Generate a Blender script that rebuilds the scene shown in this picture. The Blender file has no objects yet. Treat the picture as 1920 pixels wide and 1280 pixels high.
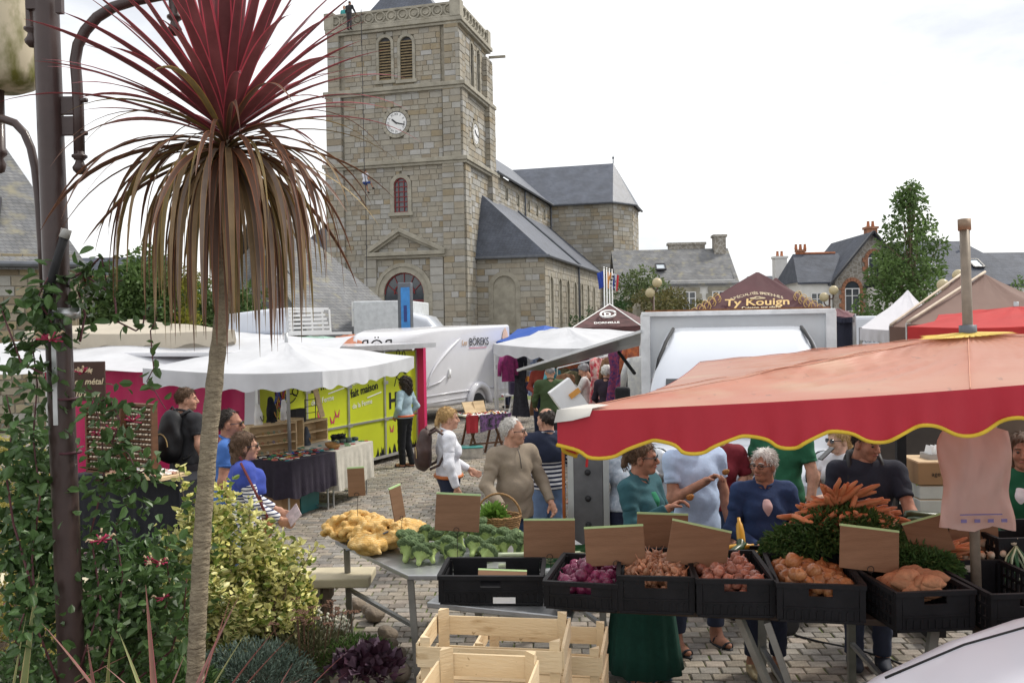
import bpy,math,random
import numpy as np
from mathutils import Vector,Matrix,Euler

S = bpy.context.scene
COL = S.collection
R = math.radians
random.seed(7)
RNG = np.random.default_rng(7)

# ------------------------------------------------------------------ camera
FPX,EYE,PITCH,ROLL = 1650.0,2.5,math.atan(28 / 1650),R(1.0)
cam_d = bpy.data.cameras.new("camera")
cam_d.sensor_width = 36.0
cam_d.lens = FPX / 1920 * 36
cam_d.clip_start = 0.05
cam_d.clip_end = 1500
cam = bpy.data.objects.new("camera",cam_d)
COL.objects.link(cam)
S.camera = cam
_f = Vector((0,math.cos(PITCH),-math.sin(PITCH)))
_u0 = Vector((0,math.sin(PITCH),math.cos(PITCH)))
_r0 = Vector((1,0,0))
_r = _r0 * math.cos(ROLL) - _u0 * math.sin(ROLL)
_u = _u0 * math.cos(ROLL) + _r0 * math.sin(ROLL)
CAMP = Vector((0,0,EYE))
cam.matrix_world = Matrix(((_r.x,_u.x,-_f.x,0),(_r.y,_u.y,-_f.y,0),(_r.z,_u.z,-_f.z,EYE),(0,0,0,1)))

# ------------------------------------------------------------------ world, sun, exposure
SUN_EL,SUN_AZ = R(50),R(62)  # azimuth measured from +Y (ahead) towards +X (right)
w = bpy.data.worlds.new("World")
S.world = w
w.use_nodes = True
nt = w.node_tree
nt.nodes.clear()
out = nt.nodes.new("ShaderNodeOutputWorld")
bg1 = nt.nodes.new("ShaderNodeBackground")
bg2 = nt.nodes.new("ShaderNodeBackground")
sky = nt.nodes.new("ShaderNodeTexSky")
sky.sky_type = 'NISHITA'
sky.sun_disc = False
sky.sun_elevation = SUN_EL
sky.sun_rotation = SUN_AZ
sky.air_density = 1.2
sky.dust_density = 2.0
nt.links.new(sky.outputs[0],bg1.inputs[0])
bg1.inputs[1].default_value = 0.11
tc = nt.nodes.new("ShaderNodeTexCoord")
mp = nt.nodes.new("ShaderNodeMapping")
mp.inputs['Scale'].default_value = (1.0,1.0,2.6)
nz = nt.nodes.new("ShaderNodeTexNoise")
nz.inputs['Scale'].default_value = 2.1
nz.inputs['Detail'].default_value = 7
nz.inputs['Roughness'].default_value = 0.55
rp = nt.nodes.new("ShaderNodeValToRGB")
rp.color_ramp.elements[0].position = 0.36
rp.color_ramp.elements[0].color = (0.70,0.72,0.76,1)
rp.color_ramp.elements[1].position = 0.50
rp.color_ramp.elements[1].color = (1.0,1.0,1.0,1)
nt.links.new(tc.outputs['Generated'],mp.inputs[0])
nt.links.new(mp.outputs[0],nz.inputs[0])
nt.links.new(nz.outputs[0],rp.inputs[0])
nt.links.new(rp.outputs[0],bg2.inputs[0])
bg2.inputs[1].default_value = 0.95
mx = nt.nodes.new("ShaderNodeMixShader")
mx.inputs[0].default_value = 0.90  # cloud cover
nt.links.new(bg1.outputs[0],mx.inputs[1])
nt.links.new(bg2.outputs[0],mx.inputs[2])
nt.links.new(mx.outputs[0],out.inputs[0])

sun_d = bpy.data.lights.new("sun",'SUN')
sun_d.energy = 2.3
sun_d.angle = R(10)
sun_d.color = (1.0,0.95,0.86)
sun = bpy.data.objects.new("sun",sun_d)
COL.objects.link(sun)
sdir = Vector((math.sin(SUN_AZ) * math.cos(SUN_EL),math.cos(SUN_AZ) * math.cos(SUN_EL),math.sin(SUN_EL)))
sun.rotation_euler = sdir.to_track_quat('Z','Y').to_euler()
vs = S.view_settings
vs.view_transform = 'Standard'
vs.look = 'None'
vs.exposure = 0.44
vs.gamma = 1.0
vs.use_curve_mapping = False
S.cycles.max_bounces = 6
S.cycles.transparent_max_bounces = 12
S.cycles.use_denoising = True

# ------------------------------------------------------------------ surveying helpers
def ray(px,py):
  return _f + _r * ((px - 960) / FPX) + _u * ((640 - py) / FPX)
def P(px,py,Y):
  d = ray(px,py)
  return CAMP + d * (Y / d.y)
def G(px,py,z=0.0):
  d = ray(px,py)
  return CAMP + d * ((z - EYE) / d.z)
def proj(p):
  v = Vector(p) - CAMP
  k = FPX / v.dot(_f)
  return 960 + v.dot(_r) * k,640 - v.dot(_u) * k

# ------------------------------------------------------------------ object helpers
def tag(o,label=None,cat=None,group=None,kind=None):
  if label: o["label"] = label
  if cat: o["category"] = cat
  if group: o["group"] = group
  if kind: o["kind"] = kind
  return o
def empty(name,loc=(0,0,0),rz=0.0,label=None,cat=None,group=None):
  o = bpy.data.objects.new(name,None)
  o.empty_display_size = 0.1
  COL.objects.link(o)
  o.location = loc
  o.rotation_euler = (0,0,rz)
  return tag(o,label,cat,group)
def link(name,mesh,parent=None,loc=None,rot=None,scale=None):
  o = bpy.data.objects.new(name,mesh)
  COL.objects.link(o)
  if parent: o.parent = parent
  if loc is not None: o.location = loc
  if rot is not None: o.rotation_euler = rot
  if scale is not None: o.scale = scale if hasattr(scale,'__len__') else (scale,) * 3
  return o
def copy_tree(o,parent=None,name=None):
  c = o.copy()
  COL.objects.link(c)
  c.parent = parent
  for ch in list(o.children):
    copy_tree(ch,c)
  return c

# ------------------------------------------------------------------ materials
MATS = {}
def mat(name,col,rough=0.7,var=0.12,scale=6.0,bump=0.0,bscale=None,metal=0.0,trans=0.0,rnd=0.0,spec=0.4,
    attr=False,col2=None,detail=4,stretch=None,coat=0.0,sss=0.0,alpha=1.0,sheen=0.0):
  """Principled with noise-broken colour, optional relief, optional translucency (cloth, leaves),
    rnd = value change from object to object, attr = per-face colour from a mesh attribute."""
  if name in MATS: return MATS[name]
  m = bpy.data.materials.new(name)
  m.use_nodes = True
  n,l = m.node_tree.nodes,m.node_tree.links
  b = n["Principled BSDF"]
  b.inputs['Roughness'].default_value = rough
  b.inputs['Metallic'].default_value = metal
  b.inputs['Specular IOR Level'].default_value = spec
  b.inputs['Coat Weight'].default_value = coat
  if sheen:
    b.inputs['Sheen Weight'].default_value = sheen
    b.inputs['Sheen Roughness'].default_value = .35
    b.inputs['Sheen Tint'].default_value = (1,.93,.82,1)
  if sss:
    b.inputs['Subsurface Weight'].default_value = sss
    b.inputs['Subsurface Radius'].default_value = (0.01,0.005,0.003)
  tcn = n.new("ShaderNodeTexCoord")
  co = tcn.outputs['Object']
  if stretch:
    mpn = n.new("ShaderNodeMapping")
    mpn.inputs['Scale'].default_value = stretch
    l.new(co,mpn.inputs[0]); co = mpn.outputs[0]
  no = n.new("ShaderNodeTexNoise")
  no.inputs['Scale'].default_value = scale
  no.inputs['Detail'].default_value = detail
  no.inputs['Roughness'].default_value = 0.6
  l.new(co,no.inputs['Vector'])
  rmp = n.new("ShaderNodeValToRGB")
  c2 = col2 if col2 else tuple(min(1,c * (1 + var)) for c in col)
  c1 = col if col2 else tuple(c * (1 - var) for c in col)
  rmp.color_ramp.elements[0].position = 0.32
  rmp.color_ramp.elements[1].position = 0.68
  rmp.color_ramp.elements[0].color = (*c1,1)
  rmp.color_ramp.elements[1].color = (*c2,1)
  l.new(no.outputs[0],rmp.inputs[0])
  c = rmp.outputs[0]
  if attr:
    at = n.new("ShaderNodeAttribute"); at.attribute_name = "tint"
    mm = n.new("ShaderNodeMixRGB"); mm.blend_type = 'MULTIPLY'; mm.inputs[0].default_value = 1
    l.new(c,mm.inputs[1]); l.new(at.outputs['Color'],mm.inputs[2]); c = mm.outputs[0]
  if rnd:
    oi = n.new("ShaderNodeObjectInfo")
    mr = n.new("ShaderNodeMapRange")
    mr.inputs['To Min'].default_value = 1 - rnd
    mr.inputs['To Max'].default_value = 1 + rnd
    l.new(oi.outputs['Random'],mr.inputs['Value'])
    hs = n.new("ShaderNodeHueSaturation")
    l.new(mr.outputs[0],hs.inputs['Value']); l.new(c,hs.inputs['Color']); c = hs.outputs[0]
  l.new(c,b.inputs['Base Color'])
  if bump:
    n2 = n.new("ShaderNodeTexNoise")
    n2.inputs['Scale'].default_value = bscale or scale * 4
    n2.inputs['Detail'].default_value = 5
    l.new(co,n2.inputs['Vector'])
    bp = n.new("ShaderNodeBump")
    bp.inputs['Strength'].default_value = bump
    bp.inputs['Distance'].default_value = 0.02
    l.new(n2.outputs[0],bp.inputs['Height'])
    l.new(bp.outputs[0],b.inputs['Normal'])
  if alpha < 1:
    b.inputs['Alpha'].default_value = alpha
  if trans:
    tr = n.new("ShaderNodeBsdfTranslucent")
    l.new(c,tr.inputs[0])
    ms = n.new("ShaderNodeMixShader"); ms.inputs[0].default_value = trans
    l.new(b.outputs[0],ms.inputs[1]); l.new(tr.outputs[0],ms.inputs[2])
    l.new(ms.outputs[0],n["Material Output"].inputs['Surface'])
  m["base"] = c.node.name
  MATS[name] = m
  return m
def base_socket(m):
  """the colour socket feeding the Principled of a material made by mat()"""
  b = m.node_tree.nodes["Principled BSDF"]
  return b.inputs['Base Color'].links[0].from_socket
def overlay(m,node_out,col,blend='MIX'):
  """lay a second colour over a material where node_out (0..1) is high (stripes, moss, lettering wear)"""
  n,l = m.node_tree.nodes,m.node_tree.links
  src = base_socket(m)
  mm = n.new("ShaderNodeMixRGB"); mm.blend_type = blend
  l.new(node_out,mm.inputs[0]); l.new(src,mm.inputs[1]); mm.inputs[2].default_value = (*col,1)
  for lk in list(src.links):
    if lk.to_node != mm: 
      to = lk.to_socket; l.remove(lk); l.new(mm.outputs[0],to)
  return m
def noise_mask(m,scale,lo,hi,stretch=(1,1,1),detail=6):
  n,l = m.node_tree.nodes,m.node_tree.links
  t = n.new("ShaderNodeTexCoord"); mp_ = n.new("ShaderNodeMapping"); mp_.inputs['Scale'].default_value = stretch
  no = n.new("ShaderNodeTexNoise"); no.inputs['Scale'].default_value = scale; no.inputs['Detail'].default_value = detail
  mr = n.new("ShaderNodeMapRange"); mr.inputs['From Min'].default_value = lo; mr.inputs['From Max'].default_value = hi
  l.new(t.outputs['Object'],mp_.inputs[0]); l.new(mp_.outputs[0],no.inputs[0]); l.new(no.outputs[0],mr.inputs[0])
  return mr.outputs[0]
def world_mask(m,scale,lo,hi,stretch=(1,1,1),detail=6):
  n,l = m.node_tree.nodes,m.node_tree.links
  t = n.new("ShaderNodeNewGeometry"); mp_ = n.new("ShaderNodeMapping"); mp_.inputs['Scale'].default_value = stretch
  no = n.new("ShaderNodeTexNoise"); no.inputs['Scale'].default_value = scale; no.inputs['Detail'].default_value = detail
  mr = n.new("ShaderNodeMapRange"); mr.inputs['From Min'].default_value = lo; mr.inputs['From Max'].default_value = hi; mr.inputs['To Max'].default_value = .75
  l.new(t.outputs['Position'],mp_.inputs[0]); l.new(mp_.outputs[0],no.inputs[0]); l.new(no.outputs[0],mr.inputs[0])
  return mr.outputs[0]
def stripes_mask(m,axis,per_m,duty,wob=0.0):
  """hard stripes along an object axis: 1 inside the stripe"""
  n,l = m.node_tree.nodes,m.node_tree.links
  t = n.new("ShaderNodeTexCoord"); sx = n.new("ShaderNodeSeparateXYZ")
  l.new(t.outputs['Object'],sx.inputs[0])
  v = sx.outputs[axis]
  a = n.new("ShaderNodeMath"); a.operation = 'MULTIPLY'; a.inputs[1].default_value = per_m; l.new(v,a.inputs[0])
  f = n.new("ShaderNodeMath"); f.operation = 'FRACT'; l.new(a.outputs[0],f.inputs[0])
  c = n.new("ShaderNodeMath"); c.operation = 'LESS_THAN'; c.inputs[1].default_value = duty; l.new(f.outputs[0],c.inputs[0])
  return c.outputs[0]

# ------------------------------------------------------------------ mesh builder
class MB:
  def __init__(s):
    s.v,s.f,s.m,s.t = [],[],[],[]
  def add(s,verts,faces,mi=0,tint=None):
    o = len(s.v)
    s.v.extend([tuple(p) for p in verts])
    for f in faces:
      s.f.append(tuple(i + o for i in f)); s.m.append(mi); s.t.append(tint)
    return s
  def box(s,c,d,mi=0,rot=None,tint=None,taper=1.0):
    x,y,z = d[0] / 2,d[1] / 2,d[2] / 2
    vs_ = [Vector((a * x * (taper if cz > 0 else 1),b_ * y * (taper if cz > 0 else 1),cz * z)) for cz in (-1,1) for b_ in (-1,1) for a in (-1,1)]
    if rot is not None:
      M_ = rot if isinstance(rot,Matrix) else Euler(rot).to_matrix()
      vs_ = [M_ @ q for q in vs_]
    vs_ = [q + Vector(c) for q in vs_]
    return s.add(vs_,[(0,2,3,1),(4,5,7,6),(0,1,5,4),(1,3,7,5),(3,2,6,7),(2,0,4,6)],mi,tint)
  def bar(s,a,b,wd,th,mi=0,up=(0,0,1)):
    a,b = Vector(a),Vector(b)
    d = b - a; L = d.length
    if L < 1e-6: return s
    z = d / L; u_ = Vector(up)
    if abs(z.dot(u_)) > .98: u_ = Vector((0,1,0))
    x = u_.cross(z).normalized(); y = z.cross(x)
    M_ = Matrix((x,y,z)).transposed()
    return s.box((a + b) / 2,(wd,th,L),mi,M_)
  def tube(s,pts,rad,n=8,mi=0,cap=True,tint=None):
    pts = [Vector(p) for p in pts]
    if not hasattr(rad,'__len__'): rad = [rad] * len(pts)
    prev = None; rings = []
    for i,p in enumerate(pts):
      d = (pts[min(i + 1,len(pts) - 1)] - pts[max(i - 1,0)])
      d = d.normalized() if d.length > 1e-9 else Vector((0,0,1))
      if prev is None:
        a = Vector((0,0,1)) if abs(d.z) < .9 else Vector((1,0,0))
        x = a.cross(d).normalized()
      else:
        x = (prev - d * prev.dot(d))
        x = x.normalized() if x.length > 1e-6 else Vector((1,0,0))
      prev = x; y = d.cross(x)
      rings.append([p + (x * math.cos(2 * math.pi * k / n) + y * math.sin(2 * math.pi * k / n)) * rad[i] for k in range(n)])
    vs_ = [q for r_ in rings for q in r_]
    fs = [(i * n + k,i * n + (k + 1) % n,(i + 1) * n + (k + 1) % n,(i + 1) * n + k) for i in range(len(rings) - 1) for k in range(n)]
    if cap:
      fs.append(tuple(range(n - 1,-1,-1))); e = (len(rings) - 1) * n
      fs.append(tuple(e + k for k in range(n)))
    return s.add(vs_,fs,mi,tint)
  def lathe(s,prof,n=16,mi=0,c=(0,0,0),tint=None,fn=None):
    vs_ = []
    for (r_,z) in prof:
      for k in range(n):
        a = 2 * math.pi * k / n
        q = r_ * (fn(a,z) if fn else 1)
        vs_.append((c[0] + q * math.cos(a),c[1] + q * math.sin(a),c[2] + z))
    fs = [(i * n + k,i * n + (k + 1) % n,(i + 1) * n + (k + 1) % n,(i + 1) * n + k) for i in range(len(prof) - 1) for k in range(n)]
    if prof[0][0] > 1e-5: fs.append(tuple(range(n - 1,-1,-1)))
    if prof[-1][0] > 1e-5: fs.append(tuple((len(prof) - 1) * n + k for k in range(n)))
    return s.add(vs_,fs,mi,tint)
  def quad(s,a,b,c,d,mi=0,tint=None):
    return s.add([a,b,c,d],[(0,1,2,3)],mi,tint)
  def prism(s,poly,ax,th,mi=0):
    """closed polygon (list of 3-D points) extruded by vector ax*th"""
    n = len(poly); e = Vector(ax) * th
    p0 = [Vector(p) for p in poly]; p1 = [p + e for p in p0]
    fs = [tuple(range(n - 1,-1,-1)),tuple(n + i for i in range(n))] + [(i,(i + 1) % n,n + (i + 1) % n,n + i) for i in range(n)]
    return s.add(p0 + p1,fs,mi)
  def grid(s,rows,mi=0,closed=False):
    nr,nc = len(rows),len(rows[0])
    vs_ = [p for r_ in rows for p in r_]
    fs = [(i * nc + k,i * nc + (k + 1) % nc,(i + 1) * nc + (k + 1) % nc,(i + 1) * nc + k) for i in range(nr - 1) for k in range(nc if closed else nc - 1)]
    return s.add(vs_,fs,mi)
  def mesh(s,name,mats,smooth=False):
    me = bpy.data.meshes.new(name)
    me.from_pydata(s.v,[],s.f)
    if not isinstance(mats,(list,tuple)): mats = [mats]
    for m_ in mats: me.materials.append(m_)
    if len(mats) > 1: me.polygons.foreach_set("material_index",s.m)
    if smooth: me.polygons.foreach_set("use_smooth",[True] * len(me.polygons))
    if any(t is not None for t in s.t):
      at = me.attributes.new("tint",'FLOAT_COLOR','FACE')
      at.data.foreach_set("color",[c for t in s.t for c in ((*t,1) if t is not None else (1,1,1,1))])
    me.update()
    return me
  def build(s,name,mats,parent=None,smooth=False,bevel=0.0,loc=None,rz=None,subd=0,solid=0.0):
    o = link(name,s.mesh(name,mats,smooth),parent,loc,(0,0,rz) if rz is not None else None)
    if solid:
      md = o.modifiers.new("solid",'SOLIDIFY'); md.thickness = solid
    if subd:
      md = o.modifiers.new("sub",'SUBSURF'); md.levels = subd; md.render_levels = subd
    if bevel:
      md = o.modifiers.new("bevel",'BEVEL'); md.width = bevel; md.segments = 2; md.limit_method = 'ANGLE'; md.angle_limit = R(40)
    return o

def np_mesh(name,verts,faces,mats,mi=None,smooth=True,tint=None):
  """fast mesh from arrays; faces (N,3) or (N,4)"""
  me = bpy.data.meshes.new(name)
  verts = np.asarray(verts,dtype=np.float32); faces = np.asarray(faces,dtype=np.int32)
  nv,(nf,k) = len(verts),faces.shape
  me.vertices.add(nv); me.vertices.foreach_set("co",verts.ravel())
  me.loops.add(nf * k); me.loops.foreach_set("vertex_index",faces.ravel())
  me.polygons.add(nf); me.polygons.foreach_set("loop_start",np.arange(0,nf * k,k,dtype=np.int32))
  if not isinstance(mats,(list,tuple)): mats = [mats]
  for m_ in mats: me.materials.append(m_)
  if mi is not None: me.polygons.foreach_set("material_index",np.asarray(mi,dtype=np.int32))
  me.polygons.foreach_set("use_smooth",np.full(nf,smooth))
  if tint is not None:
    at = me.attributes.new("tint",'FLOAT_COLOR','FACE')
    at.data.foreach_set("color",np.concatenate([tint,np.ones((nf,1))],1).astype(np.float32).ravel())
  me.update(); me.validate()
  return me

def text(name,s,size,org,right,up,m,parent=None,extrude=0.002,align='LEFT',shear=0.0,sx=1.0,bold=0.0):
  cu = bpy.data.curves.new(name,'FONT')
  cu.body = s; cu.size = size; cu.align_x = align; cu.extrude = extrude; cu.shear = shear; cu.offset = bold
  cu.resolution_u = 3
  tmp = bpy.data.objects.new(name,cu)
  COL.objects.link(tmp)
  dg = bpy.context.evaluated_depsgraph_get()
  me = bpy.data.meshes.new_from_object(tmp.evaluated_get(dg))
  bpy.data.objects.remove(tmp)
  me.materials.clear(); me.materials.append(m)
  x = Vector(right).normalized(); y = Vector(up); y = (y - x * y.dot(x)).normalized(); z = x.cross(y)
  M4 = Matrix(((x.x * sx,y.x,z.x,org[0]),(x.y * sx,y.y,z.y,org[1]),(x.z * sx,y.z,z.z,org[2]),(0,0,0,1)))
  me.transform(M4)
  return link(name,me,parent)

# ------------------------------------------------------------------ smooth solids (distance fields meshed by surface nets)
def snet(F,lo,h):
  inside = F < 0
  nx,ny,nz_ = F.shape
  c = [(i,j,k) for i in (0,1) for j in (0,1) for k in (0,1)]
  sl = lambda a,o: a[o[0]:nx - 1 + o[0],o[1]:ny - 1 + o[1],o[2]:nz_ - 1 + o[2]]
  cnt = sum(sl(inside,o).astype(np.int8) for o in c)
  mixed = (cnt > 0) & (cnt < 8)
  idx = np.full(mixed.shape,-1,dtype=np.int32)
  I = np.argwhere(mixed)
  if len(I) == 0: return np.zeros((0,3)),np.zeros((0,4),int)
  idx[mixed] = np.arange(len(I))
  acc = np.zeros((len(I),3)); num = np.zeros(len(I))
  for a in c:
    for ax in range(3):
      if a[ax]: continue
      b = list(a); b[ax] = 1
      va = F[I[:,0] + a[0],I[:,1] + a[1],I[:,2] + a[2]]; vb = F[I[:,0] + b[0],I[:,1] + b[1],I[:,2] + b[2]]
      cr = (va < 0) != (vb < 0)
      t = np.where(cr,va / np.where(cr,va - vb,1),0)
      p = np.array(a,float)[None].repeat(len(I),0); p[:,ax] += t
      acc += p * cr[:,None]; num += cr
  V = (I + acc / num[:,None]) * h + np.asarray(lo)
  Q = []
  for ax in range(3):
    sa = [slice(None)] * 3; sb = [slice(None)] * 3
    sa[ax] = slice(0,-1); sb[ax] = slice(1,None)
    A,B = inside[tuple(sa)],inside[tuple(sb)]
    e = np.argwhere(A != B)
    o1,o2 = [q for q in range(3) if q != ax]
    e = e[(e[:,o1] > 0) & (e[:,o2] > 0) & (e[:,o1] < F.shape[o1] - 1) & (e[:,o2] < F.shape[o2] - 1)]
    if len(e) == 0: continue
    fl = A[e[:,0],e[:,1],e[:,2]]
    def cell(d1,d2):
      q = e.copy(); q[:,o1] -= d1; q[:,o2] -= d2
      return idx[q[:,0],q[:,1],q[:,2]]
    q = np.stack([cell(1,1),cell(0,1),cell(0,0),cell(1,0)],1)
    if ax == 1: fl = ~fl
    q[~fl] = q[~fl][:,::-1]
    Q.append(q)
  Q = np.concatenate(Q); Q = Q[(Q >= 0).all(1)]
  return V,Q

class SDF:
  """list of round cones and ellipsoids blended together, then cut by half-spaces"""
  def __init__(s,k=0.03):
    s.p = []; s.k = k; s.cuts = []
  def cone(s,a,b,ra,rb=None,k=None,sub=False):
    s.p.append(('c',np.array(a,float),np.array(b,float),ra,ra if rb is None else rb,k,sub)); return s
  def ell(s,c,r,rot=None,k=None,sub=False):
    s.p.append(('e',np.array(c,float),np.array(r,float),None if rot is None else np.array(Euler(rot).to_matrix()),0,k,sub)); return s
  def chain(s,pts,rad,k=None):
    for i in range(len(pts) - 1): s.cone(pts[i],pts[i + 1],rad[i],rad[i + 1],k)
    return s
  def cut(s,pt,nrm):
    n = np.array(nrm,float); s.cuts.append((np.array(pt,float),n / np.linalg.norm(n))); return s
  def mesh(s,h,noise=None,cutnoise=None):
    lo = np.full(3,1e9); hi = -lo
    for q in s.p:
      if q[6]: continue
      if q[0] == 'c':
        r_ = max(q[3],q[4]); lo = np.minimum(lo,np.minimum(q[1],q[2]) - r_); hi = np.maximum(hi,np.maximum(q[1],q[2]) + r_)
      else:
        r_ = max(q[2]) if q[3] is not None else q[2]; lo = np.minimum(lo,q[1] - r_); hi = np.maximum(hi,q[1] + r_)
    lo -= 3 * h + .015; hi += 3 * h + .015
    n = np.ceil((hi - lo) / h).astype(int) + 1
    ax = [lo[i] + h * np.arange(n[i]) for i in range(3)]
    F = np.full(n,0.2)
    for (t,a,b,ra,rb,k,sub) in s.p:
      kk = s.k if k is None else k
      if t == 'c':
        m_ = max(ra,rb) + kk + 3 * h; l0 = np.minimum(a,b) - m_; h0 = np.maximum(a,b) + m_
      else:
        m_ = (max(b) if ra is not None else b) + kk + 3 * h; l0 = a - m_; h0 = a + m_
      i0 = np.maximum(0,np.floor((l0 - lo) / h).astype(int)); i1 = np.minimum(n,np.ceil((h0 - lo) / h).astype(int) + 1)
      sl = tuple(slice(i0[i],i1[i]) for i in range(3))
      X = np.stack(np.meshgrid(ax[0][sl[0]],ax[1][sl[1]],ax[2][sl[2]],indexing='ij'),-1)
      if X.size == 0: continue
      if t == 'c':
        ab = b - a; L2 = max(ab @ ab,1e-12)
        tt = np.clip(((X - a) @ ab) / L2,0,1)
        d = np.linalg.norm(X - a - tt[...,None] * ab,axis=-1) - (ra + (rb - ra) * tt)
      else:
        Y = X - a
        if ra is not None: Y = Y @ ra
        k0 = np.linalg.norm(Y / b,axis=-1); k1 = np.linalg.norm(Y / (b * b),axis=-1)
        d = k0 * (k0 - 1) / np.maximum(k1,1e-6)
      f = F[sl]
      if sub:
        d = -d; g = np.maximum(kk - np.abs(f - d),0) / kk
        F[sl] = np.maximum(f,d) + g * g * kk / 4
      else:
        g = np.maximum(kk - np.abs(f - d),0) / max(kk,1e-6)
        F[sl] = np.minimum(f,d) - g * g * kk / 4
    if noise or s.cuts:
      X = np.stack(np.meshgrid(*ax,indexing='ij'),-1)
      if noise: F = F + noise(X)
      cn = cutnoise(X) if cutnoise else 0
      for (pt,nr) in s.cuts: F = np.maximum(F,(X - pt) @ nr + cn)
    return snet(F,lo,h)

def leaf_arrays(pts,dirs,size,width=0.55,fold=0.15,rng=RNG,szvar=0.35,droop=0.0,rounded=False):
  """N small leaves folded on the midrib, rooted at pts, pointing along dirs"""
  n = len(pts)
  d = dirs / np.maximum(np.linalg.norm(dirs,axis=1,keepdims=True),1e-6)
  r_ = rng.normal(size=(n,3)); s_ = np.cross(d,r_); s_ /= np.maximum(np.linalg.norm(s_,axis=1,keepdims=True),1e-6)
  nn = np.cross(d,s_)
  L = size * (1 + szvar * (rng.random(n) * 2 - 1))[:,None]; W = L * width * .5
  a = pts; e = pts + d * L - nn * L * droop
  b = np.arange(n)[:,None]
  if not rounded:
    m_ = pts + d * L * .5
    V = np.stack([a,m_ + s_ * W + nn * L * fold,e,m_ - s_ * W + nn * L * fold],1).reshape(-1,3)
    Fc = np.concatenate([b * 4 + np.array([[0,2,1]]),b * 4 + np.array([[0,3,2]])],0)
    return V,Fc
  m1,m2 = pts + d * L * .3,pts + d * L * .72
  V = np.stack([a,m1 + s_ * W * .92 + nn * L * fold * .8,m2 + s_ * W * .8 + nn * L * fold * .6,e - nn * L * .12,m2 - s_ * W * .8 + nn * L * fold * .6,m1 - s_ * W * .92 + nn * L * fold * .8],1).reshape(-1,3)
  Fc = np.concatenate([b * 6 + np.array([t]) for t in ((0,2,1),(0,3,2),(0,4,3),(0,5,4))],0)
  return V,Fc
# =================================================================== shared materials
m_soil = mat("asphalt_ground",(.16,.15,.14),.9,.2,2,.3)
m_mortar = mat("paving_joint",(.13,.12,.08),.95,.3,5,.4,col2=(.20,.18,.14))
overlay(m_mortar,noise_mask(m_mortar,3.0,.42,.55),(.11,.15,.03))
m_paver = mat("granite_paver",(.27,.245,.21),.85,.2,14,.35,attr=True)
overlay(m_paver,world_mask(m_paver,.7,.5,.75),(.15,.14,.12))
overlay(m_paver,world_mask(m_paver,9.0,.62,.72),(.12,.11,.09))
m_stone = mat("granite_ashlar",(1.0,1.0,1.0),.9,.16,3.0,.5,12,attr=True)
overlay(m_stone,world_mask(m_stone,.55,.54,.8,(1,1,.3)),(.23,.21,.165))
overlay(m_stone,world_mask(m_stone,1.6,.62,.8),(.42,.40,.34))
m_core = mat("lime_mortar",(.33,.30,.24),.95,.2,3,.3)
m_trim = mat("dressed_granite",(.345,.32,.26),.85,.2,2.0,.4,9)
overlay(m_trim,noise_mask(m_trim,1.2,.55,.75),(.25,.225,.17))
m_slate = mat("slate",(.095,.108,.14),.5,.25,1.2,.0,attr=False,spec=.6)
def slate_rows(m,rows=3.3):
  n,l = m.node_tree.nodes,m.node_tree.links
  t = n.new("ShaderNodeTexCoord"); br = n.new("ShaderNodeTexBrick")
  br.inputs['Scale'].default_value = rows; br.inputs['Mortar Size'].default_value = .025
  br.inputs['Color1'].default_value = (1,1,1,1); br.inputs['Color2'].default_value = (.72,.74,.78,1); br.inputs['Mortar'].default_value = (.45,.45,.47,1)
  br.inputs['Brick Width'].default_value = .5; br.inputs['Row Height'].default_value = .35
  sx = n.new("ShaderNodeSeparateXYZ"); cb = n.new("ShaderNodeCombineXYZ"); ad = n.new("ShaderNodeMath")
  l.new(t.outputs['Object'],sx.inputs[0]); l.new(sx.outputs[0],ad.inputs[0]); l.new(sx.outputs[1],ad.inputs[1])
  l.new(ad.outputs[0],cb.inputs[0]); l.new(sx.outputs[2],cb.inputs[1]); l.new(cb.outputs[0],br.inputs[0])
  src = base_socket(m); mm = n.new("ShaderNodeMixRGB"); mm.blend_type = 'MULTIPLY'; mm.inputs[0].default_value = 1
  to = src.links[0].to_socket; l.new(src,mm.inputs[1]); l.new(br.outputs[0],mm.inputs[2]); l.new(mm.outputs[0],to)
  bp = n.new("ShaderNodeBump"); bp.inputs['Strength'].default_value = .5; bp.inputs['Distance'].default_value = .03
  l.new(br.outputs[0],bp.inputs['Height']); l.new(bp.outputs[0],n["Principled BSDF"].inputs['Normal'])
slate_rows(m_slate)
m_slate_h = mat("house_slate",(.085,.095,.12),.75,.25,1.2)
m_slate_old = mat("weathered_slate",(.20,.20,.20),.8,.25,1.5)
slate_rows(m_slate_old); slate_rows(m_slate_h)
overlay(m_slate_old,noise_mask(m_slate_old,2.2,.55,.75),(.26,.24,.17))
m_ridge_clay = mat("clay_ridge",(.42,.16,.08),.8,.2,4)
m_white_render = mat("white_render",(.74,.73,.70),.85,.08,1.5,.15)
m_rubble = mat("rubble_stone",(.30,.27,.23),.9,.3,2.5,.6,6)
def rubble(m,sc=3.2):
  n,l = m.node_tree.nodes,m.node_tree.links
  t = n.new("ShaderNodeTexCoord"); vo = n.new("ShaderNodeTexVoronoi"); vo.feature = 'DISTANCE_TO_EDGE'; vo.inputs['Scale'].default_value = sc
  l.new(t.outputs['Object'],vo.inputs[0])
  mr = n.new("ShaderNodeMapRange"); mr.inputs['From Min'].default_value = .0; mr.inputs['From Max'].default_value = .09; mr.inputs['To Min'].default_value = 1; mr.inputs['To Max'].default_value = 0
  l.new(vo.outputs[0],mr.inputs[0]); overlay(m,mr.outputs[0],(.48,.46,.42))
rubble(m_rubble)
m_brick = mat("brick_surround",(.36,.17,.10),.85,.25,6,.3)
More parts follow.
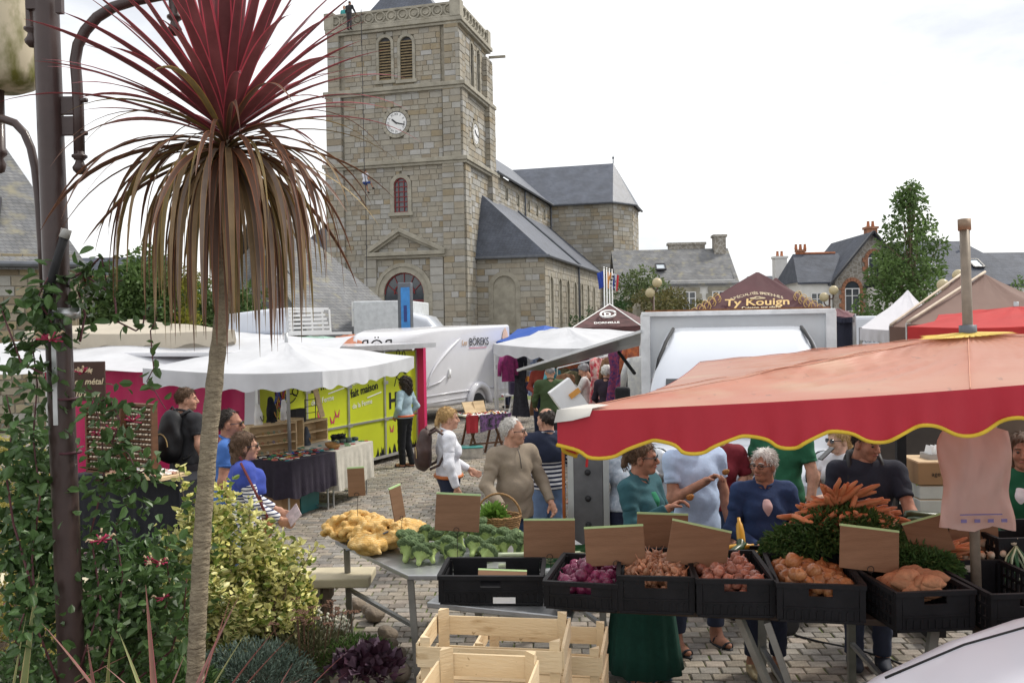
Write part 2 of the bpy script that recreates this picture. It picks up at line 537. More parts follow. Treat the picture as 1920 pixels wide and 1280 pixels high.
m_glass = mat("window_glass",(.05,.06,.07),.12,.3,1,spec=.8)
m_white = mat("white_paint",(.80,.80,.79),.5,.04,3)
m_red_paint = mat("red_paint",(.21,.025,.028),.5,.12,3)
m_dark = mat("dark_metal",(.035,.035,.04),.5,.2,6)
m_zinc = mat("zinc",(.13,.14,.16),.5,.15,4,metal=.3)
m_steel = mat("galvanised_steel",(.45,.46,.47),.42,.12,7,metal=.75,bump=.05)
m_black_plastic = mat("black_plastic",(.012,.012,.014),.62,.25,9,.1,spec=.22)
m_wood = mat("pale_wood",(.62,.46,.27),.7,.18,3,.2,20,stretch=(1,1,6))
m_bark = mat("bark",(.16,.12,.08),.95,.35,8,.8,14)

# =================================================================== ground and paving
g = MB().quad((-400,-60,-.05),(400,-60,-.05),(400,700,-.05),(-400,700,-.05))
tag(g.build("ground",m_soil),kind="structure")
pv_w,pv_d = .150,.122
pave = MB().quad((-14,3,-.012),(14,3,-.012),(14,34,-.012),(-14,34,-.012)).build("pavement",m_mortar)
tag(pave,kind="structure")
ang = R(-3.0)
ca,sa = math.cos(ang),math.sin(ang)
rows_ = []
for j in range(-10,240):
  off = (j % 2) * pv_w * .5 + random.uniform(-.02,.02)
  for i in range(-90,90):
    x = i * pv_w + off + random.uniform(-.006,.006); y = 3.2 + j * pv_d
    X,Y = x * ca - (y - 6) * sa,x * sa + (y - 6) * ca + 6
    if Y < 5.2 or Y > 30 or abs(X) > .62 * Y + .3: continue
    if X < -1.35 and Y < 7.3: continue
    rows_.append((X,Y))
rows_.sort(key=lambda q: (q[1] if q[0] > -1.25 and q[1] > 6.15 and q[0] < 3.6 else 99))
PT = [tuple(c * k for c in b_) for b_ in ((1,1,1),(1.05,1.0,.93),(.93,.95,1.0),(1.04,.98,.96)) for k in (.72,.9,1.02,1.16)]
def paver_geo(mb,x,y,tint,hz):
  wx,wy,c = pv_w / 2 - .0055,pv_d / 2 - .0055,.007
  b0 = [(-wx,-wy,-.02),(wx,-wy,-.02),(wx,wy,-.02),(-wx,wy,-.02)]
  b1 = [(-wx,-wy,hz - c),(wx,-wy,hz - c),(wx,wy,hz - c),(-wx,wy,hz - c)]
  b2 = [(-wx + c,-wy + c,hz),(wx - c,-wy + c,hz),(wx - c,wy - c,hz),(-wx + c,wy - c,hz)]
  vs_ = [(x + a * ca - b * sa,y + a * sa + b * ca,z) for (a,b,z) in b0 + b1 + b2]
  fs = [(8,9,10,11)] + [(k,(k + 1) % 4,4 + (k + 1) % 4,4 + k) for k in range(4)] + [(4 + k,4 + (k + 1) % 4,8 + (k + 1) % 4,8 + k) for k in range(4)]
  mb.add(vs_,fs,0,tint)
pmeshes = []
for t in PT:
  b = MB(); paver_geo(b,0,0,t,.004); pmeshes.append(b.mesh("paver",m_paver))
for (X,Y) in rows_[:298]:
  link("paver",random.choice(pmeshes),pave,(X,Y,random.uniform(-.003,.003)),(random.uniform(-.012,.012),random.uniform(-.012,.012),random.uniform(-.02,.02)))
b = MB()
for (X,Y) in rows_[298:]:
  paver_geo(b,X,Y,random.choice(PT),random.uniform(.001,.007))
tag(b.build("paver_field",m_paver,pave),kind="stuff")

# =================================================================== church
CU,CV = Vector((.258,.966,0)),Vector((.966,-.258,0))  # along the nave, and to the right along the front
CC = Vector((-2.77,52.0,0))
def ch(t,s,z): return CC + CU * t + CV * s + Vector((0,0,z))
def on_front(px,py,t=0.0):
  """front-plane coordinates (s,z) of the masonry seen at a photo point"""
  d = ray(px,py); o = CC + CU * t
  k = (o - CAMP).dot(CU) / d.dot(CU)
  q = CAMP + d * k
  return (q - o).dot(CV),q.z
church = empty("church",ch(0,-4,0),0,"granite church with square clock tower and slate roofs","church")
CHI = church.matrix_world.inverted()
church.rotation_euler = (0,0,0)
def cpart(mb,name,m,smooth=False,parent=None,**k):
  """parts are laid out in world metres; shift them under the church's own origin"""
  off = Vector(church.location)
  mb.v = [(p[0] - off.x,p[1] - off.y,p[2] - off.z) for p in mb.v]
  return mb.build(name,m,parent or church,smooth,**k)
ST = [(0.365,0.328,0.262),(0.376,0.34,0.275),(0.358,0.313,0.241),(0.392,0.367,0.317),(0.408,0.395,0.364),(0.441,0.43,0.407),(0.353,0.325,0.271),(0.38,0.356,0.301),(0.365,0.321,0.25),(0.341,0.317,0.271),(0.388,0.356,0.292),(0.403,0.392,0.359),(0.337,0.276,0.185),(0.316,0.268,0.201)]
unit_st = []
def stone_unit():
  if unit_st: return unit_st
  for t in ST:
    q = MB(); c = .03
    q.add([(0,0,0),(1,0,0),(1,0,1),(0,0,1),(.02,1,.03),(.98,1,.03),(.98,1,.97),(.02,1,.97)],
       [(4,5,6,7),(0,1,5,4),(1,2,6,5),(2,3,7,6),(3,0,4,7)],0,t)
    unit_st.append(q.mesh("stone",m_stone))
  return unit_st
def ashlar(org,xd,nd,x0,x1,z0,z1,course,wmin,wmax,holes=(),thick=.12,single=0,parent=None,off=None,pal=ST):
  """courses of separate stones on a wall plane; holes = functions z -> (xa, xb) or None. Returns a joined MB of the rest."""
  mb = MB(); allst = []
  z = z0
  fx0 = x0 if callable(x0) else (lambda z: x0); fx1 = x1 if callable(x1) else (lambda z: x1)
  while z < z1 - .05:
    h = min(course * random.uniform(.82,1.18),z1 - z); zm = z + h / 2
    iv = [(fx0(zm),fx1(zm))]
    for ho in holes:
      r_ = ho(zm)
      if not r_: continue
      nv = []
      for (a,b) in iv:
        if r_[1] <= a or r_[0] >= b: nv.append((a,b)); continue
        if r_[0] > a: nv.append((a,r_[0]))
        if r_[1] < b: nv.append((r_[1],b))
      iv = nv
    for (a,b) in iv:
      x = a
      while x < b - .02:
        wd = random.uniform(wmin,wmax)
        if b - x - wd < wmin * .7: wd = b - x
        allst.append((x,z,wd,h)); x += wd
    z += h
  org,xd,nd = Vector(org),Vector(xd),Vector(nd)
  Z = Vector((0,0,1)); g_ = .006
  pick = set(random.sample(range(len(allst)),min(single,len(allst)))) if single else set()
  def mortar(x,z,wd,h):
    m0 = org + nd * (thick - .034)
    mb.add([m0 + xd * x + Z * z,m0 + xd * (x + wd) + Z * z,m0 + xd * (x + wd) + Z * (z + h),m0 + xd * x + Z * (z + h)],[(0,1,2,3)],0,(.35,.32,.265))
  for i,(x,z,wd,h) in enumerate(allst):
    th = thick + random.uniform(-.012,.014)
    o = org + xd * (x + g_) + Z * (z + g_)
    if i in pick:
      q = link("stone",random.choice(stone_unit()),parent)
      W_,H_ = wd - 2 * g_,h - 2 * g_
      o2 = o - off
      mortar(x,z,wd,h)
      q.matrix_local = Matrix(((xd.x * W_,nd.x * th,0,o2.x),(xd.y * W_,nd.y * th,0,o2.y),(0,0,H_,o2.z),(0,0,0,1)))
      continue
    e = .014
    A,B = xd * (wd - 2 * g_),Z * (h - 2 * g_); N = nd * th
    v0 = [o,o + A,o + A + B,o + B]
    i0 = xd * e; j0 = Z * e
    v1 = [o + N + i0 + j0,o + A + N - i0 + j0,o + A + B + N - i0 - j0,o + B + N + i0 - j0]
    t = random.choice(pal); kf = random.uniform(.93,1.07)
    mb.add(v0 + v1,[(4,5,6,7),(0,1,5,4),(1,2,6,5),(2,3,7,6),(3,0,4,7)],0,tuple(c * kf for c in t))
    mortar(x,z,wd,h)
  return mb
def arch_hole(c,w,zb,zt):
  """half-round headed opening: centre c, width w, sill zb, crown zt"""
  r_ = w / 2; zs = zt - r_
  def f(z):
    if z < zb or z > zt: return None
    if z <= zs: return (c - r_,c + r_)
    q = math.sqrt(max(0,r_ * r_ - (z - zs) ** 2)); return (c - q,c + q)
  return f
def arch_ring(mb,org,xd,nd,c,w,zb,zt,wid,proud,mi=0,sill=True,legs=True):
  """moulded surround of a half-round opening built of voussoirs"""
  org,xd,nd = Vector(org),Vector(xd),Vector(nd); Z = Vector((0,0,1))
  r0,r1 = w / 2,w / 2 + wid; zs = zt - r0; n = 13
  pts0 = [(c + r0 * math.cos(math.pi * k / n),zs + r0 * math.sin(math.pi * k / n)) for k in range(n + 1)]
  pts1 = [(c + r1 * math.cos(math.pi * k / n),zs + r1 * math.sin(math.pi * k / n)) for k in range(n + 1)]
  def quad(a,b,cc,d,pr):
    vs_ = [org + xd * q[0] + Z * q[1] for q in (a,b,cc,d)]
    mb.add(vs_ + [p + nd * pr for p in vs_],[(4,5,6,7),(0,1,5,4),(1,2,6,5),(2,3,7,6),(3,0,4,7)],mi)
  for k in range(n): quad(pts0[k],pts1[k],pts1[k + 1],pts0[k + 1],proud + random.uniform(-.01,.01))
  if legs:
    zz = zb
    while zz < zs - .05:
      h = min(.45,zs - zz)
      for sgn in (-1,1):
        a,b = c + sgn * r0,c + sgn * r1
        if a > b: a,b = b,a
        quad((a,zz + .008),(b,zz + .008),(b,zz + h),(a,zz + h),proud + random.uniform(-.01,.01))
      zz += h
  if sill: quad((c - r1 - .1,zb - .2),(c + r1 + .1,zb - .2),(c + r1 + .1,zb),(c - r1 - .1,zb),proud + .1)
def arch_panel(mb,org,xd,nd,c,w,zb,zt,d,mi=0,n=12):
  org,xd,nd = Vector(org),Vector(xd),Vector(nd); Z = Vector((0,0,1)); r_ = w / 2; zs = zt - r_
  p = [(c - r_,zb),(c + r_,zb)] + [(c + r_ * math.cos(math.pi * k / n),zs + r_ * math.sin(math.pi * k / n)) for k in range(n + 1)]
  mb.add([org + xd * a + Z * z + nd * d for a,z in p],[tuple(range(len(p)))],mi)

OFF = Vector(church.location)
Zv = Vector((0,0,1))
ZA,ZB,ZP,ZT = 12.43,16.85,20.65,21.65  # string courses, parapet foot, parapet top
SL,TD = -8.65,6.1  # left edge of the tower, tower depth
core = MB()
def slab(s0,s1,t0,t1,z0,z1,mb=None,mi=0):
  (mb or core).prism([ch(t0,s0,z0),ch(t0,s1,z0),ch(t1,s1,z0),ch(t1,s0,z0)],(0,0,1),z1 - z0,mi)
slab(SL,.0,0,TD,0,ZA); slab(SL + .1,-.12,.1,TD - .1,ZA,ZB); slab(SL + .2,-.25,.22,TD - .2,ZB,ZT - .3)
tower_core = cpart(core,"tower_core",m_core)
# openings on the front
louv = []
for (pa,pb,top,bot) in ((711,734,72,153),(751,774,70,151)):
  a,zt = on_front((pa + pb) / 2,top,.22); _,zb_ = on_front((pa + pb) / 2,bot,.22)
  wdt = on_front(pb,bot,.22)[0] - on_front(pa,bot,.22)[0]
  louv.append((a,wdt,zb_,zt))
cs,cz = on_front(744.5,231.5,.1)
win = (on_front(753,365)[0],on_front(766,365)[0] - on_front(740,365)[0],on_front(753,399)[1],on_front(753,334)[1])
door_c = on_front(759,550)[0]
door = (door_c,on_front(797,560)[0] - on_front(722,560)[0],0.0,on_front(759,511)[1])
FW = lambda t: (CC + CU * t)
nfront = -CU
tw = cpart(MB().box(ch(.3,-4.3,10),(.1,.1,.1)),"tower_wall",m_core)
tower_wall = tw
clockhole = lambda z: ((cs - math.sqrt(max(0,.9 ** 2 - (z - cz) ** 2)),cs + math.sqrt(max(0,.9 ** 2 - (z - cz) ** 2))) if abs(z - cz) < .9 else None)
rest = MB()
def more(mb): rest.add(mb.v,[f for f in mb.f],0); rest.t[-len(mb.f):] = mb.t
more(ashlar(FW(0),CV,nfront,SL + 1.15,-1.15,0,ZA - .12,.32,.3,.8,[arch_hole(win[0],win[1] + .5,win[2] - .15,win[3] + .25),arch_hole(door[0],door[1] + .7,0,door[3] + .35)],.12,130,tower_wall,OFF))
more(ashlar(FW(.1),CV,nfront,SL + 1.15,-1.15,ZA + .12,ZB - .1,.32,.3,.8,[clockhole],.12,100,tower_wall,OFF))
more(ashlar(FW(.22),CV,nfront,SL + 1.2,-1.25,ZB + .1,ZP - .05,.32,.3,.8,[arch_hole(a,w_ + .36,zb_ - .1,zt + .18) for (a,w_,zb_,zt) in louv],.12,68,tower_wall,OFF))
# corner buttress strips, proud of the field
for (s0,s1,dz) in ((SL - .05,SL + 1.15,0),(-1.15,.15,0)):
  more(ashlar(FW(-.02),CV,nfront,s0,s1,0,ZA - .12,.36,.42,.8,(),.26))
  more(ashlar(FW(.08),CV,nfront,s0 + .07,s1 - .12,ZA + .12,ZB - .1,.36,.42,.8,(),.26))
  more(ashlar(FW(.2),CV,nfront,s0 + .17,s1 - .25,ZB + .1,ZP - .05,.36,.42,.8,(),.24))
# right flank of the tower
def FR(s): return CC + CV * s
side_l = [(2.75,.62,17.2,20.0),(4.1,.62,17.2,20.0)]
more(ashlar(FR(0),CU,CV,.0,TD,0,ZA - .12,.35,.4,.95,(),.12))
more(ashlar(FR(-.12),CU,CV,.1,TD - .1,ZA + .12,ZB - .1,.34,.4,.95,[lambda z: ((2.9 - math.sqrt(max(0,.81 - (z - 14.45) ** 2)),2.9 + math.sqrt(max(0,.81 - (z - 14.45) ** 2))) if abs(z - 14.45) < .9 else None)],.12))
more(ashlar(FR(-.25),CU,CV,.2,TD - .2,ZB + .1,ZP - .05,.34,.4,.95,[arch_hole(a,w_ + .3,b_,c_) for a,w_,b_,c_ in side_l],.12))
for (z0,z1,o_) in ((0,ZA - .12,0),(ZA + .12,ZB - .1,-.12),(ZB + .1,ZP - .8,-.25)):
  more(ashlar(FR(o_),CU,CV,TD - 1.1,TD + .3,z0,z1,.36,.42,.8,(),.42))
  more(ashlar(FR(o_),CU,CV,-.1 ,.95,z0,z1,.36,.42,.8,(),.26))
tag(cpart(rest,"ashlar_courses",m_stone,parent=tower_wall),kind="stuff")
# string courses and parapet
tr = MB()
for (z,o_,p) in ((ZA,0,.42),(ZB,.1,.40),(ZP,.22,.36)):
  tr.prism([ch(o_ - p,SL + o_ - p * .5,z - .12),ch(o_ - p,-o_ + p + .05,z - .12),ch(TD - o_ + .55,-o_ + p + .05,z - .12),ch(TD - o_ + .55,SL + o_ - p * .5,z - .12)],(0,0,1),.24)
  tr.prism([ch(o_ - p + .1,SL + o_ - p * .5 + .1,z - .28),ch(o_ - p + .1,-o_ + p - .05,z - .28),ch(TD - o_ + .4,-o_ + p - .05,z - .28),ch(TD - o_ + .4,SL + o_ - p * .5 + .1,z - .28)],(0,0,1),.16)
cpart(tr,"string_course",m_trim,bevel=.03)
par = MB()
pz0,pz1 = ZP + .12,ZT
for (a,b,c_,d) in ((-.12,.12,SL + .05,.05),(TD - .3,TD - .08,SL + .05,.05)):
  slab(c_,d,a,b,pz0,pz0 + .12,par); slab(c_,d,a,b,pz1 - .14,pz1,par)
for (c_,d) in ((SL + .05,SL + .25),(-.15,.05)):
  slab(c_,d,.12,TD - .3,pz0,pz0 + .12,par); slab(c_,d,.12,TD - .3,pz1 - .14,pz1,par)
for (t_,s_) in ((0,SL + .35),(0,-.2),(TD - .3,-.2),(TD - .3,SL + .35)):
  slab(s_ - .35,s_ + .3,t_ - .16,t_ + .5,pz0,pz1 + .12,par)
par_o = cpart(par,"parapet",m_trim,bevel=.02)
ring = MB(); zc = (pz0 + pz1) / 2; rr = (pz1 - pz0 - .26) / 2
slab(SL + .3,-.2,-.02,.05,pz0 + .1,pz1 - .1,ring)
slab(-.08,-.02,.2,TD - .4,pz0 + .1,pz1 - .1,ring)
nr = 11
for k in range(nr):
  s_ = SL + .75 + (8.65 - 1.35) * k / (nr - 1)
  c_ = ch(-.06,s_,zc)
  ring.tube([c_ + CV * (rr * math.cos(q)) + Zv * (rr * math.sin(q)) for q in [2 * math.pi * i / 16 for i in range(17)]],.06,6,cap=False)
  ring.tube([c_ + CV * (rr * .45 * math.cos(q)) + Zv * (rr * .45 * math.sin(q) - .0) for q in [math.pi * (1 + i / 6) for i in range(7)]],.05,5)
for k in range(8):
  t_ = .8 + (TD - 1.7) * k / 7
  c_ = ch(t_,0.02,zc)
  ring.tube([c_ + CU * (rr * math.cos(q)) + Zv * (rr * math.sin(q)) for q in [2 * math.pi * i / 16 for i in range(17)]],.06,6,cap=False)
cpart(ring,"pierced_tracery",m_trim,parent=par_o)
# pyramid roof of the tower, water spout
py_ = MB()
c0,c1,c2,c3 = ch(1.0,SL + 1.0,ZP),ch(1.0,-1.0,ZP),ch(TD - 1,-1.0,ZP),ch(TD - 1,SL + 1,ZP); ap = ch(TD / 2,SL / 2,ZP + 4.6)
py_.add([c0,c1,c2,c3,ap],[(0,1,4),(1,2,4),(2,3,4),(3,0,4)])
cpart(py_,"tower_roof",m_slate)
cpart(MB().bar(ch(TD,0,ZP - .55),ch(TD + .1,1.1,ZP - .55),.16,.14),"water_spout",m_trim)
# belfry louvres
for (a,w_,zb_,zt) in louv:
  o_ = FW(.22)
  f = MB(); arch_ring(f,o_,CV,nfront,a,w_,zb_,zt,.17,.17)
  op = cpart(f,"belfry_opening",m_trim)
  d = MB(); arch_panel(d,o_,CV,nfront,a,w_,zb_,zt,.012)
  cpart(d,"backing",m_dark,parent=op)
  n_ = int((zt - zb_ - .15) / .17)
  for i in range(n_):
    z = zb_ + .1 + i * .17; r_ = w_ / 2; zs = zt - r_
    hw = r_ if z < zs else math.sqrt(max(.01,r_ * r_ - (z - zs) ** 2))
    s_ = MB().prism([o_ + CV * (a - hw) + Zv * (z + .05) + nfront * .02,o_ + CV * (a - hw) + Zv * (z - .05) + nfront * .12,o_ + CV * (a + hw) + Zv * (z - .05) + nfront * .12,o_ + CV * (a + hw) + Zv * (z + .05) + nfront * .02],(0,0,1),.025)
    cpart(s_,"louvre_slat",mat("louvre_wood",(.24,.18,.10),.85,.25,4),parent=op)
for a,w_,b_,c_ in side_l:
  f = MB(); arch_ring(f,FR(-.25),CU,CV,a,w_,b_,c_,.15,.15); op = cpart(f,"belfry_opening",m_trim)
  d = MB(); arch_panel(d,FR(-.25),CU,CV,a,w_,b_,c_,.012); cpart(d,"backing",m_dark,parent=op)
# clocks
def clock(org,xd,nd,c,z,r_,sc=1.0):
  org,xd,nd = Vector(org),Vector(xd),Vector(nd)
  cen = org + xd * c + Zv * z
  def disc(mb,r0,d,th=.02,n=40,mi=0):
    mb.prism([cen + xd * (r0 * math.cos(2 * math.pi * k / n)) + Zv * (r0 * math.sin(2 * math.pi * k / n)) + nd * d for k in range(n)],nd,th,mi)
  f = MB()
  for k in range(20):
    q0,q1 = 2 * math.pi * k / 20 + .01,2 * math.pi * (k + 1) / 20 - .01
    ps = [cen + (xd * math.cos(q) + Zv * math.sin(q)) * R_ for q,R_ in ((q0,r_ * 1.02),(q0,r_ * 1.32),(q1,r_ * 1.32),(q1,r_ * 1.02))]
    f.prism(ps,nd,.15 + random.uniform(0,.02))
  surround = cpart(f,"clock",m_trim)
  d = MB(); disc(d,r_ * 1.05,.08,.04); cpart(d,"dial_rim",m_dark,parent=surround)
  d = MB(); disc(d,r_ * .95,.125,.012); cpart(d,"dial",m_white,parent=surround)
  up = Zv
  for k,s_ in enumerate(("XII","I","II","III","IV","V","VI","VII","VIII","IX","X","XI")):
    q = math.pi / 2 - 2 * math.pi * k / 12
    rad = xd * math.cos(q) + Zv * math.sin(q); tan = xd * math.sin(q) - Zv * math.cos(q)
    p = cen + rad * (r_ * .66) + nd * .14 - OFF
    text("numeral",s_,r_ * .30,p,tan,rad,m_dark,surround,.003,'CENTER')
  hd = MB()
  for (hh,L,wd) in (((10 + 17 / 60) / 12,.52,.07),(17.5 / 60,.82,.05)):
    q = math.pi / 2 - 2 * math.pi * hh
    rad = xd * math.cos(q) + Zv * math.sin(q)
    hd.bar(cen + nd * .16 - rad * r_ * .12,cen + nd * .16 + rad * r_ * L,r_ * wd * 2,.02,up=nd)
  cpart(hd,"clock_hands",m_dark,parent=surround)
clock(FW(.1),CV,nfront,cs,cz,.68)
clock(FR(-.12),CU,CV,2.9,14.45,.63)
# red arched window and portal
f = MB(); arch_ring(f,FW(0),CV,nfront,win[0],win[1],win[2],win[3],.24,.17)
wn = cpart(f,"arched_window",m_trim)
d = MB(); arch_panel(d,FW(0),CV,nfront,win[0],win[1],win[2],win[3],.015); cpart(d,"pane",m_glass,parent=wn)
d = MB(); o_ = FW(0); r_ = win[1] / 2
for x in (-r_ + .04,-r_ / 2.6,r_ / 2.6,r_ - .04):
  d.bar(o_ + CV * (win[0] + x) + Zv * win[2] + nfront * .05,o_ + CV * (win[0] + x) + Zv * (win[3] - (r_ * .35 if abs(x) < r_ * .6 else r_)) + nfront * .05,.05,.05)
for i in range(7):
  z = win[2] + .04 + i * .3
  if z < win[3] - .1: d.bar(o_ + CV * (win[0] - r_) + Zv * z + nfront * .05,o_ + CV * (win[0] + r_) + Zv * z + nfront * .05,.05,.05)
zs = win[3] - r_
d.tube([o_ + CV * (win[0] + (r_ - .03) * math.cos(q)) + Zv * (zs + (r_ - .03) * math.sin(q)) + nfront * .06 for q in [math.pi * i / 12 for i in range(13)]],.04,6)
cpart(d,"window_frame",m_red_paint,parent=wn)
f = MB(); arch_ring(f,FW(0),CV,nfront,door[0],door[1],0,door[3],.35,.2,sill=False); arch_ring(f,FW(0),CV,nfront,door[0],door[1] + .7,0,door[3] + .35,.22,.27,sill=False)
dr = cpart(f,"portal",m_trim)
d = MB(); arch_panel(d,FW(0),CV,nfront,door[0],door[1],door[3] - door[1] / 2 - .45,door[3],.015); cpart(d,"fanlight_pane",m_glass,parent=dr)
d = MB(); zs = door[3] - door[1] / 2; r_ = door[1] / 2
d.box(FW(0) + CV * door[0] + Zv * (zs - .55) / 2 + nfront * .05,(.01,.01,.01))
d.prism([FW(0) + CV * (door[0] + a) + nfront * .03 for a in (-r_,r_)] + [FW(0) + CV * (door[0] + a) + nfront * .08 for a in (r_,-r_)],Zv,zs - .45)
for x in (-.62,0,.62):
  d.prism([FW(0) + CV * (door[0] + x * r_ + a) + nfront * c_ for a,c_ in ((-.42,.08),(.42,.08),(.42,.11),(-.42,.11))],Zv,zs - .75)
cpart(d,"door_leaf",m_red_paint,parent=dr)
d = MB()
for q in [math.pi * i / 6 for i in range(1,6)]:
  d.bar(FW(0) + CV * door[0] + Zv * (zs - .4) + nfront * .05,FW(0) + CV * (door[0] + r_ * math.cos(q)) + Zv * (zs + r_ * math.sin(q)) + nfront * .05,.045,.04)
for R_ in (r_ * .5,r_ * .97):
  d.tube([FW(0) + CV * (door[0] + R_ * math.cos(q)) + Zv * (zs + R_ * math.sin(q)) + nfront * .06 for q in [math.pi * i / 14 for i in range(15)]],.04,5)
d.bar(FW(0) + CV * (door[0] - r_) + Zv * (zs - .4) + nfront * .06,FW(0) + CV * (door[0] + r_) + Zv * (zs - .4) + nfront * .06,.12,.06)
cpart(d,"fanlight_bars",m_red_paint,parent=dr)
# pediment over the portal
pa,pz = on_front(752,432); pl,plz = on_front(690,476); pr_,prz = on_front(838,470)
plz = prz = (plz + prz) / 2
d = MB(); o_ = FW(0)
for (a,za,b,zb_) in ((pl,plz,pa,pz),(pa,pz,pr_,prz),(pl,plz - .1,pr_,prz - .1)):
  d.bar(o_ + CV * a + Zv * za + nfront * .3,o_ + CV * b + Zv * zb_ + nfront * .3,.24,.44,up=nfront)
  d.bar(o_ + CV * a + Zv * (za - .2) + nfront * .22,o_ + CV * b + Zv * (zb_ - .2) + nfront * .22,.16,.26,up=nfront)
ped = cpart(d,"pediment",m_trim,bevel=.03)
for s_ in (on_front(822,560)[0],2 * door[0] - on_front(822,560)[0]):
  q = ashlar(FW(0),CV,nfront,s_ - .42,s_ + .42,0,plz - .35,.5,.8,.9,(),.24,pal=[ST[3],ST[4],ST[7]])
  cpart(q,"pilaster",m_stone,parent=dr)
# nave, aisles, transept
NT = 23.7; EZ,RZ = 12.7,16.7
core = MB()
slab(-8.65,0,TD,NT + 8,0,EZ); cpart(core,"nave_core",m_core)
ocu = [(9.6,.55),(12.8,.55),(16.0,.55),(18.8,.55),(21.4,.55)]
nv_wall = ashlar(FR(0),CU,CV,TD,NT,10.6,EZ,.33,.4,.9,[arch_hole(a,.75,11.25,12.2) for a,_ in ocu],.1)
nav = cpart(nv_wall,"nave_wall",m_stone)
for a,_ in ocu:
  d = MB(); arch_ring(d,FR(0),CU,CV,a,.5,11.35,12.1,.14,.14,sill=False,legs=True); o2 = cpart(d,"clerestory_window",m_trim,parent=None)
  d = MB(); arch_panel(d,FR(0),CU,CV,a,.5,11.35,12.1,.02); cpart(d,"pane",m_glass,parent=o2)
d = MB()
e0,e1 = ch(TD - .2,.45,EZ - .1),ch(NT + 4,.45,EZ - .1); r0,r1 = ch(TD - .2,-4.3,RZ),ch(NT + 4,-4.3,RZ); l0,l1 = ch(TD - .2,-9.1,EZ - .1),ch(NT + 4,-9.1,EZ - .1)
d.quad(e0,e1,r1,r0); d.quad(r0,r1,l1,l0)
cpart(d,"nave_roof",m_slate)
d = MB().tube([ch(TD,.5,EZ - .08),ch(NT,.5,EZ - .08)],.09,6); d.tube([ch(14.6,.2,EZ - .1),ch(14.6,.2,10.4)],.07,6)
d.tube([ch(NT - .15,.2,EZ),ch(NT - .15,.2,8.3)],.07,6)
cpart(d,"nave_gutter",m_zinc)
# south aisle
AT,AS,AE = 2.3,4.3,6.75
core = MB(); slab(0,AS,AT,NT,0,AE); cpart(core,"aisle_core",m_core)
nic = [(3.9 + i * 2.62,1.15) for i in range(7)]
aw = MB()
def more2(mb): aw.add(mb.v,mb.f,0); aw.t[-len(mb.f):] = mb.t
na = on_front(947,560,AT)[0]
more2(ashlar(FW(AT),CV,nfront,.12,AS + .1,0,AE,.36,.4,.95,[arch_hole(na,1.75,2.3,5.75)],.12))
more2(ashlar(FR(AS),CU,CV,AT - .1,NT,0,AE,.36,.4,.95,[arch_hole(a,w_,2.2,5.7) for a,w_ in nic],.12,pal=[ST[0],ST[1],ST[3],ST[7],ST[10]]))
al = cpart(aw,"aisle_wall",m_stone)
d = MB(); arch_ring(d,FW(AT),CV,nfront,na,1.45,2.3,5.6,.28,.15); arch_panel(d,FW(AT),CV,nfront,na,1.45,2.3,5.6,.03); cpart(d,"blind_arch",m_trim)
for a,w_ in nic:
  d = MB(); arch_ring(d,FR(AS),CU,CV,a,w_ - .3,2.2,5.55,.2,.15); arch_panel(d,FR(AS),CU,CV,a,w_ - .3,2.2,5.55,.03); cpart(d,"blind_arch",m_trim)
for sg in (1,-1):
  def cs_(t,s_,z): return ch(t,s_ if sg > 0 else -8.65 - s_,z)
  d = MB(); ov = .35
  a0,a1 = cs_(AT - ov,AS + ov,AE),cs_(NT,AS + ov,AE); b0,b1 = cs_(AT + 1.3,.0,10.9),cs_(NT,.0,10.9); c0 = cs_(AT - ov,0,AE)
  d.quad(a0,a1,b1,b0); d.add([c0,a0,b0],[(0,1,2)])
  cpart(d,"aisle_roof",m_slate)
  if sg < 0:
    core = MB(); slab(-8.65 - AS,-8.65,AT,NT,0,AE); cpart(core,"aisle_core",m_core)
d = MB()
d.tube([ch(AT - .35,0,AE - .05),ch(AT - .35,AS + .4,AE - .05),ch(NT,AS + .4,AE - .05)],.1,6)
d.tube([ch(12.6,AS + .25,AE),ch(12.6,AS + .25,0)],.08,6); d.tube([ch(12.6,AS + .4,AE + .05),ch(12.6,.1,10.9)],.07,5); d.tube([ch(NT - .1,AS + .3,AE),ch(NT - .1,AS + .3,0)],.08,6)
cpart(d,"aisle_gutter",m_zinc)
# transept with canted end
poly = [(NT,0),(NT,5.4),(NT + 2.2,6.7),(NT + 6.4,6.7),(NT + 8.6,5.4),(NT + 8.6,0)]
d = MB(); d.prism([ch(t,s_,0) for t,s_ in poly],Zv,EZ); cpart(d,"transept_core",m_core)
tw_ = MB()
for (p,q) in zip(poly[:3],poly[1:4]):
  A,B = ch(p[0],p[1],0),ch(q[0],q[1],0); x_ = (B - A).normalized(); n_ = x_.cross(Zv)
  r_ = ashlar(A,x_,n_,0,(B - A).length,0 if p[1] > 0 else 0,EZ,.36,.4,.95,(),.1); tw_.add(r_.v,r_.f,0); tw_.t[-len(r_.f):] = r_.t
cpart(tw_,"transept_wall",m_stone)
d = MB(); ov = .4
pe = [(NT - ov,-4.3),(NT - ov,5.5),(NT + 2.05,7.1),(NT + 6.55,7.1),(NT + 9,5.5),(NT + 9,-4.3)]
E = [ch(t,s_,EZ - .05) for t,s_ in pe]; k0,k1 = ch(NT + 4.3,-4.3,RZ),ch(NT + 4.3,4.9,RZ)
d.add(E + [k0,k1],[(0,1,7,6),(1,2,7),(2,3,7),(3,4,7),(4,5,6,7)])
cpart(d,"transept_roof",m_slate)
d = MB().tube([E[0],E[1],E[2],E[3]],.11,6); cpart(d,"transept_gutter",m_zinc)
cpart(MB().tube([k1,k1 + Zv * .5,k1 + Zv * .8],[.05,.04,.01],6).tube([k1 + Zv * .4,k1 + Zv * .55],.1,6),"finial",m_zinc)
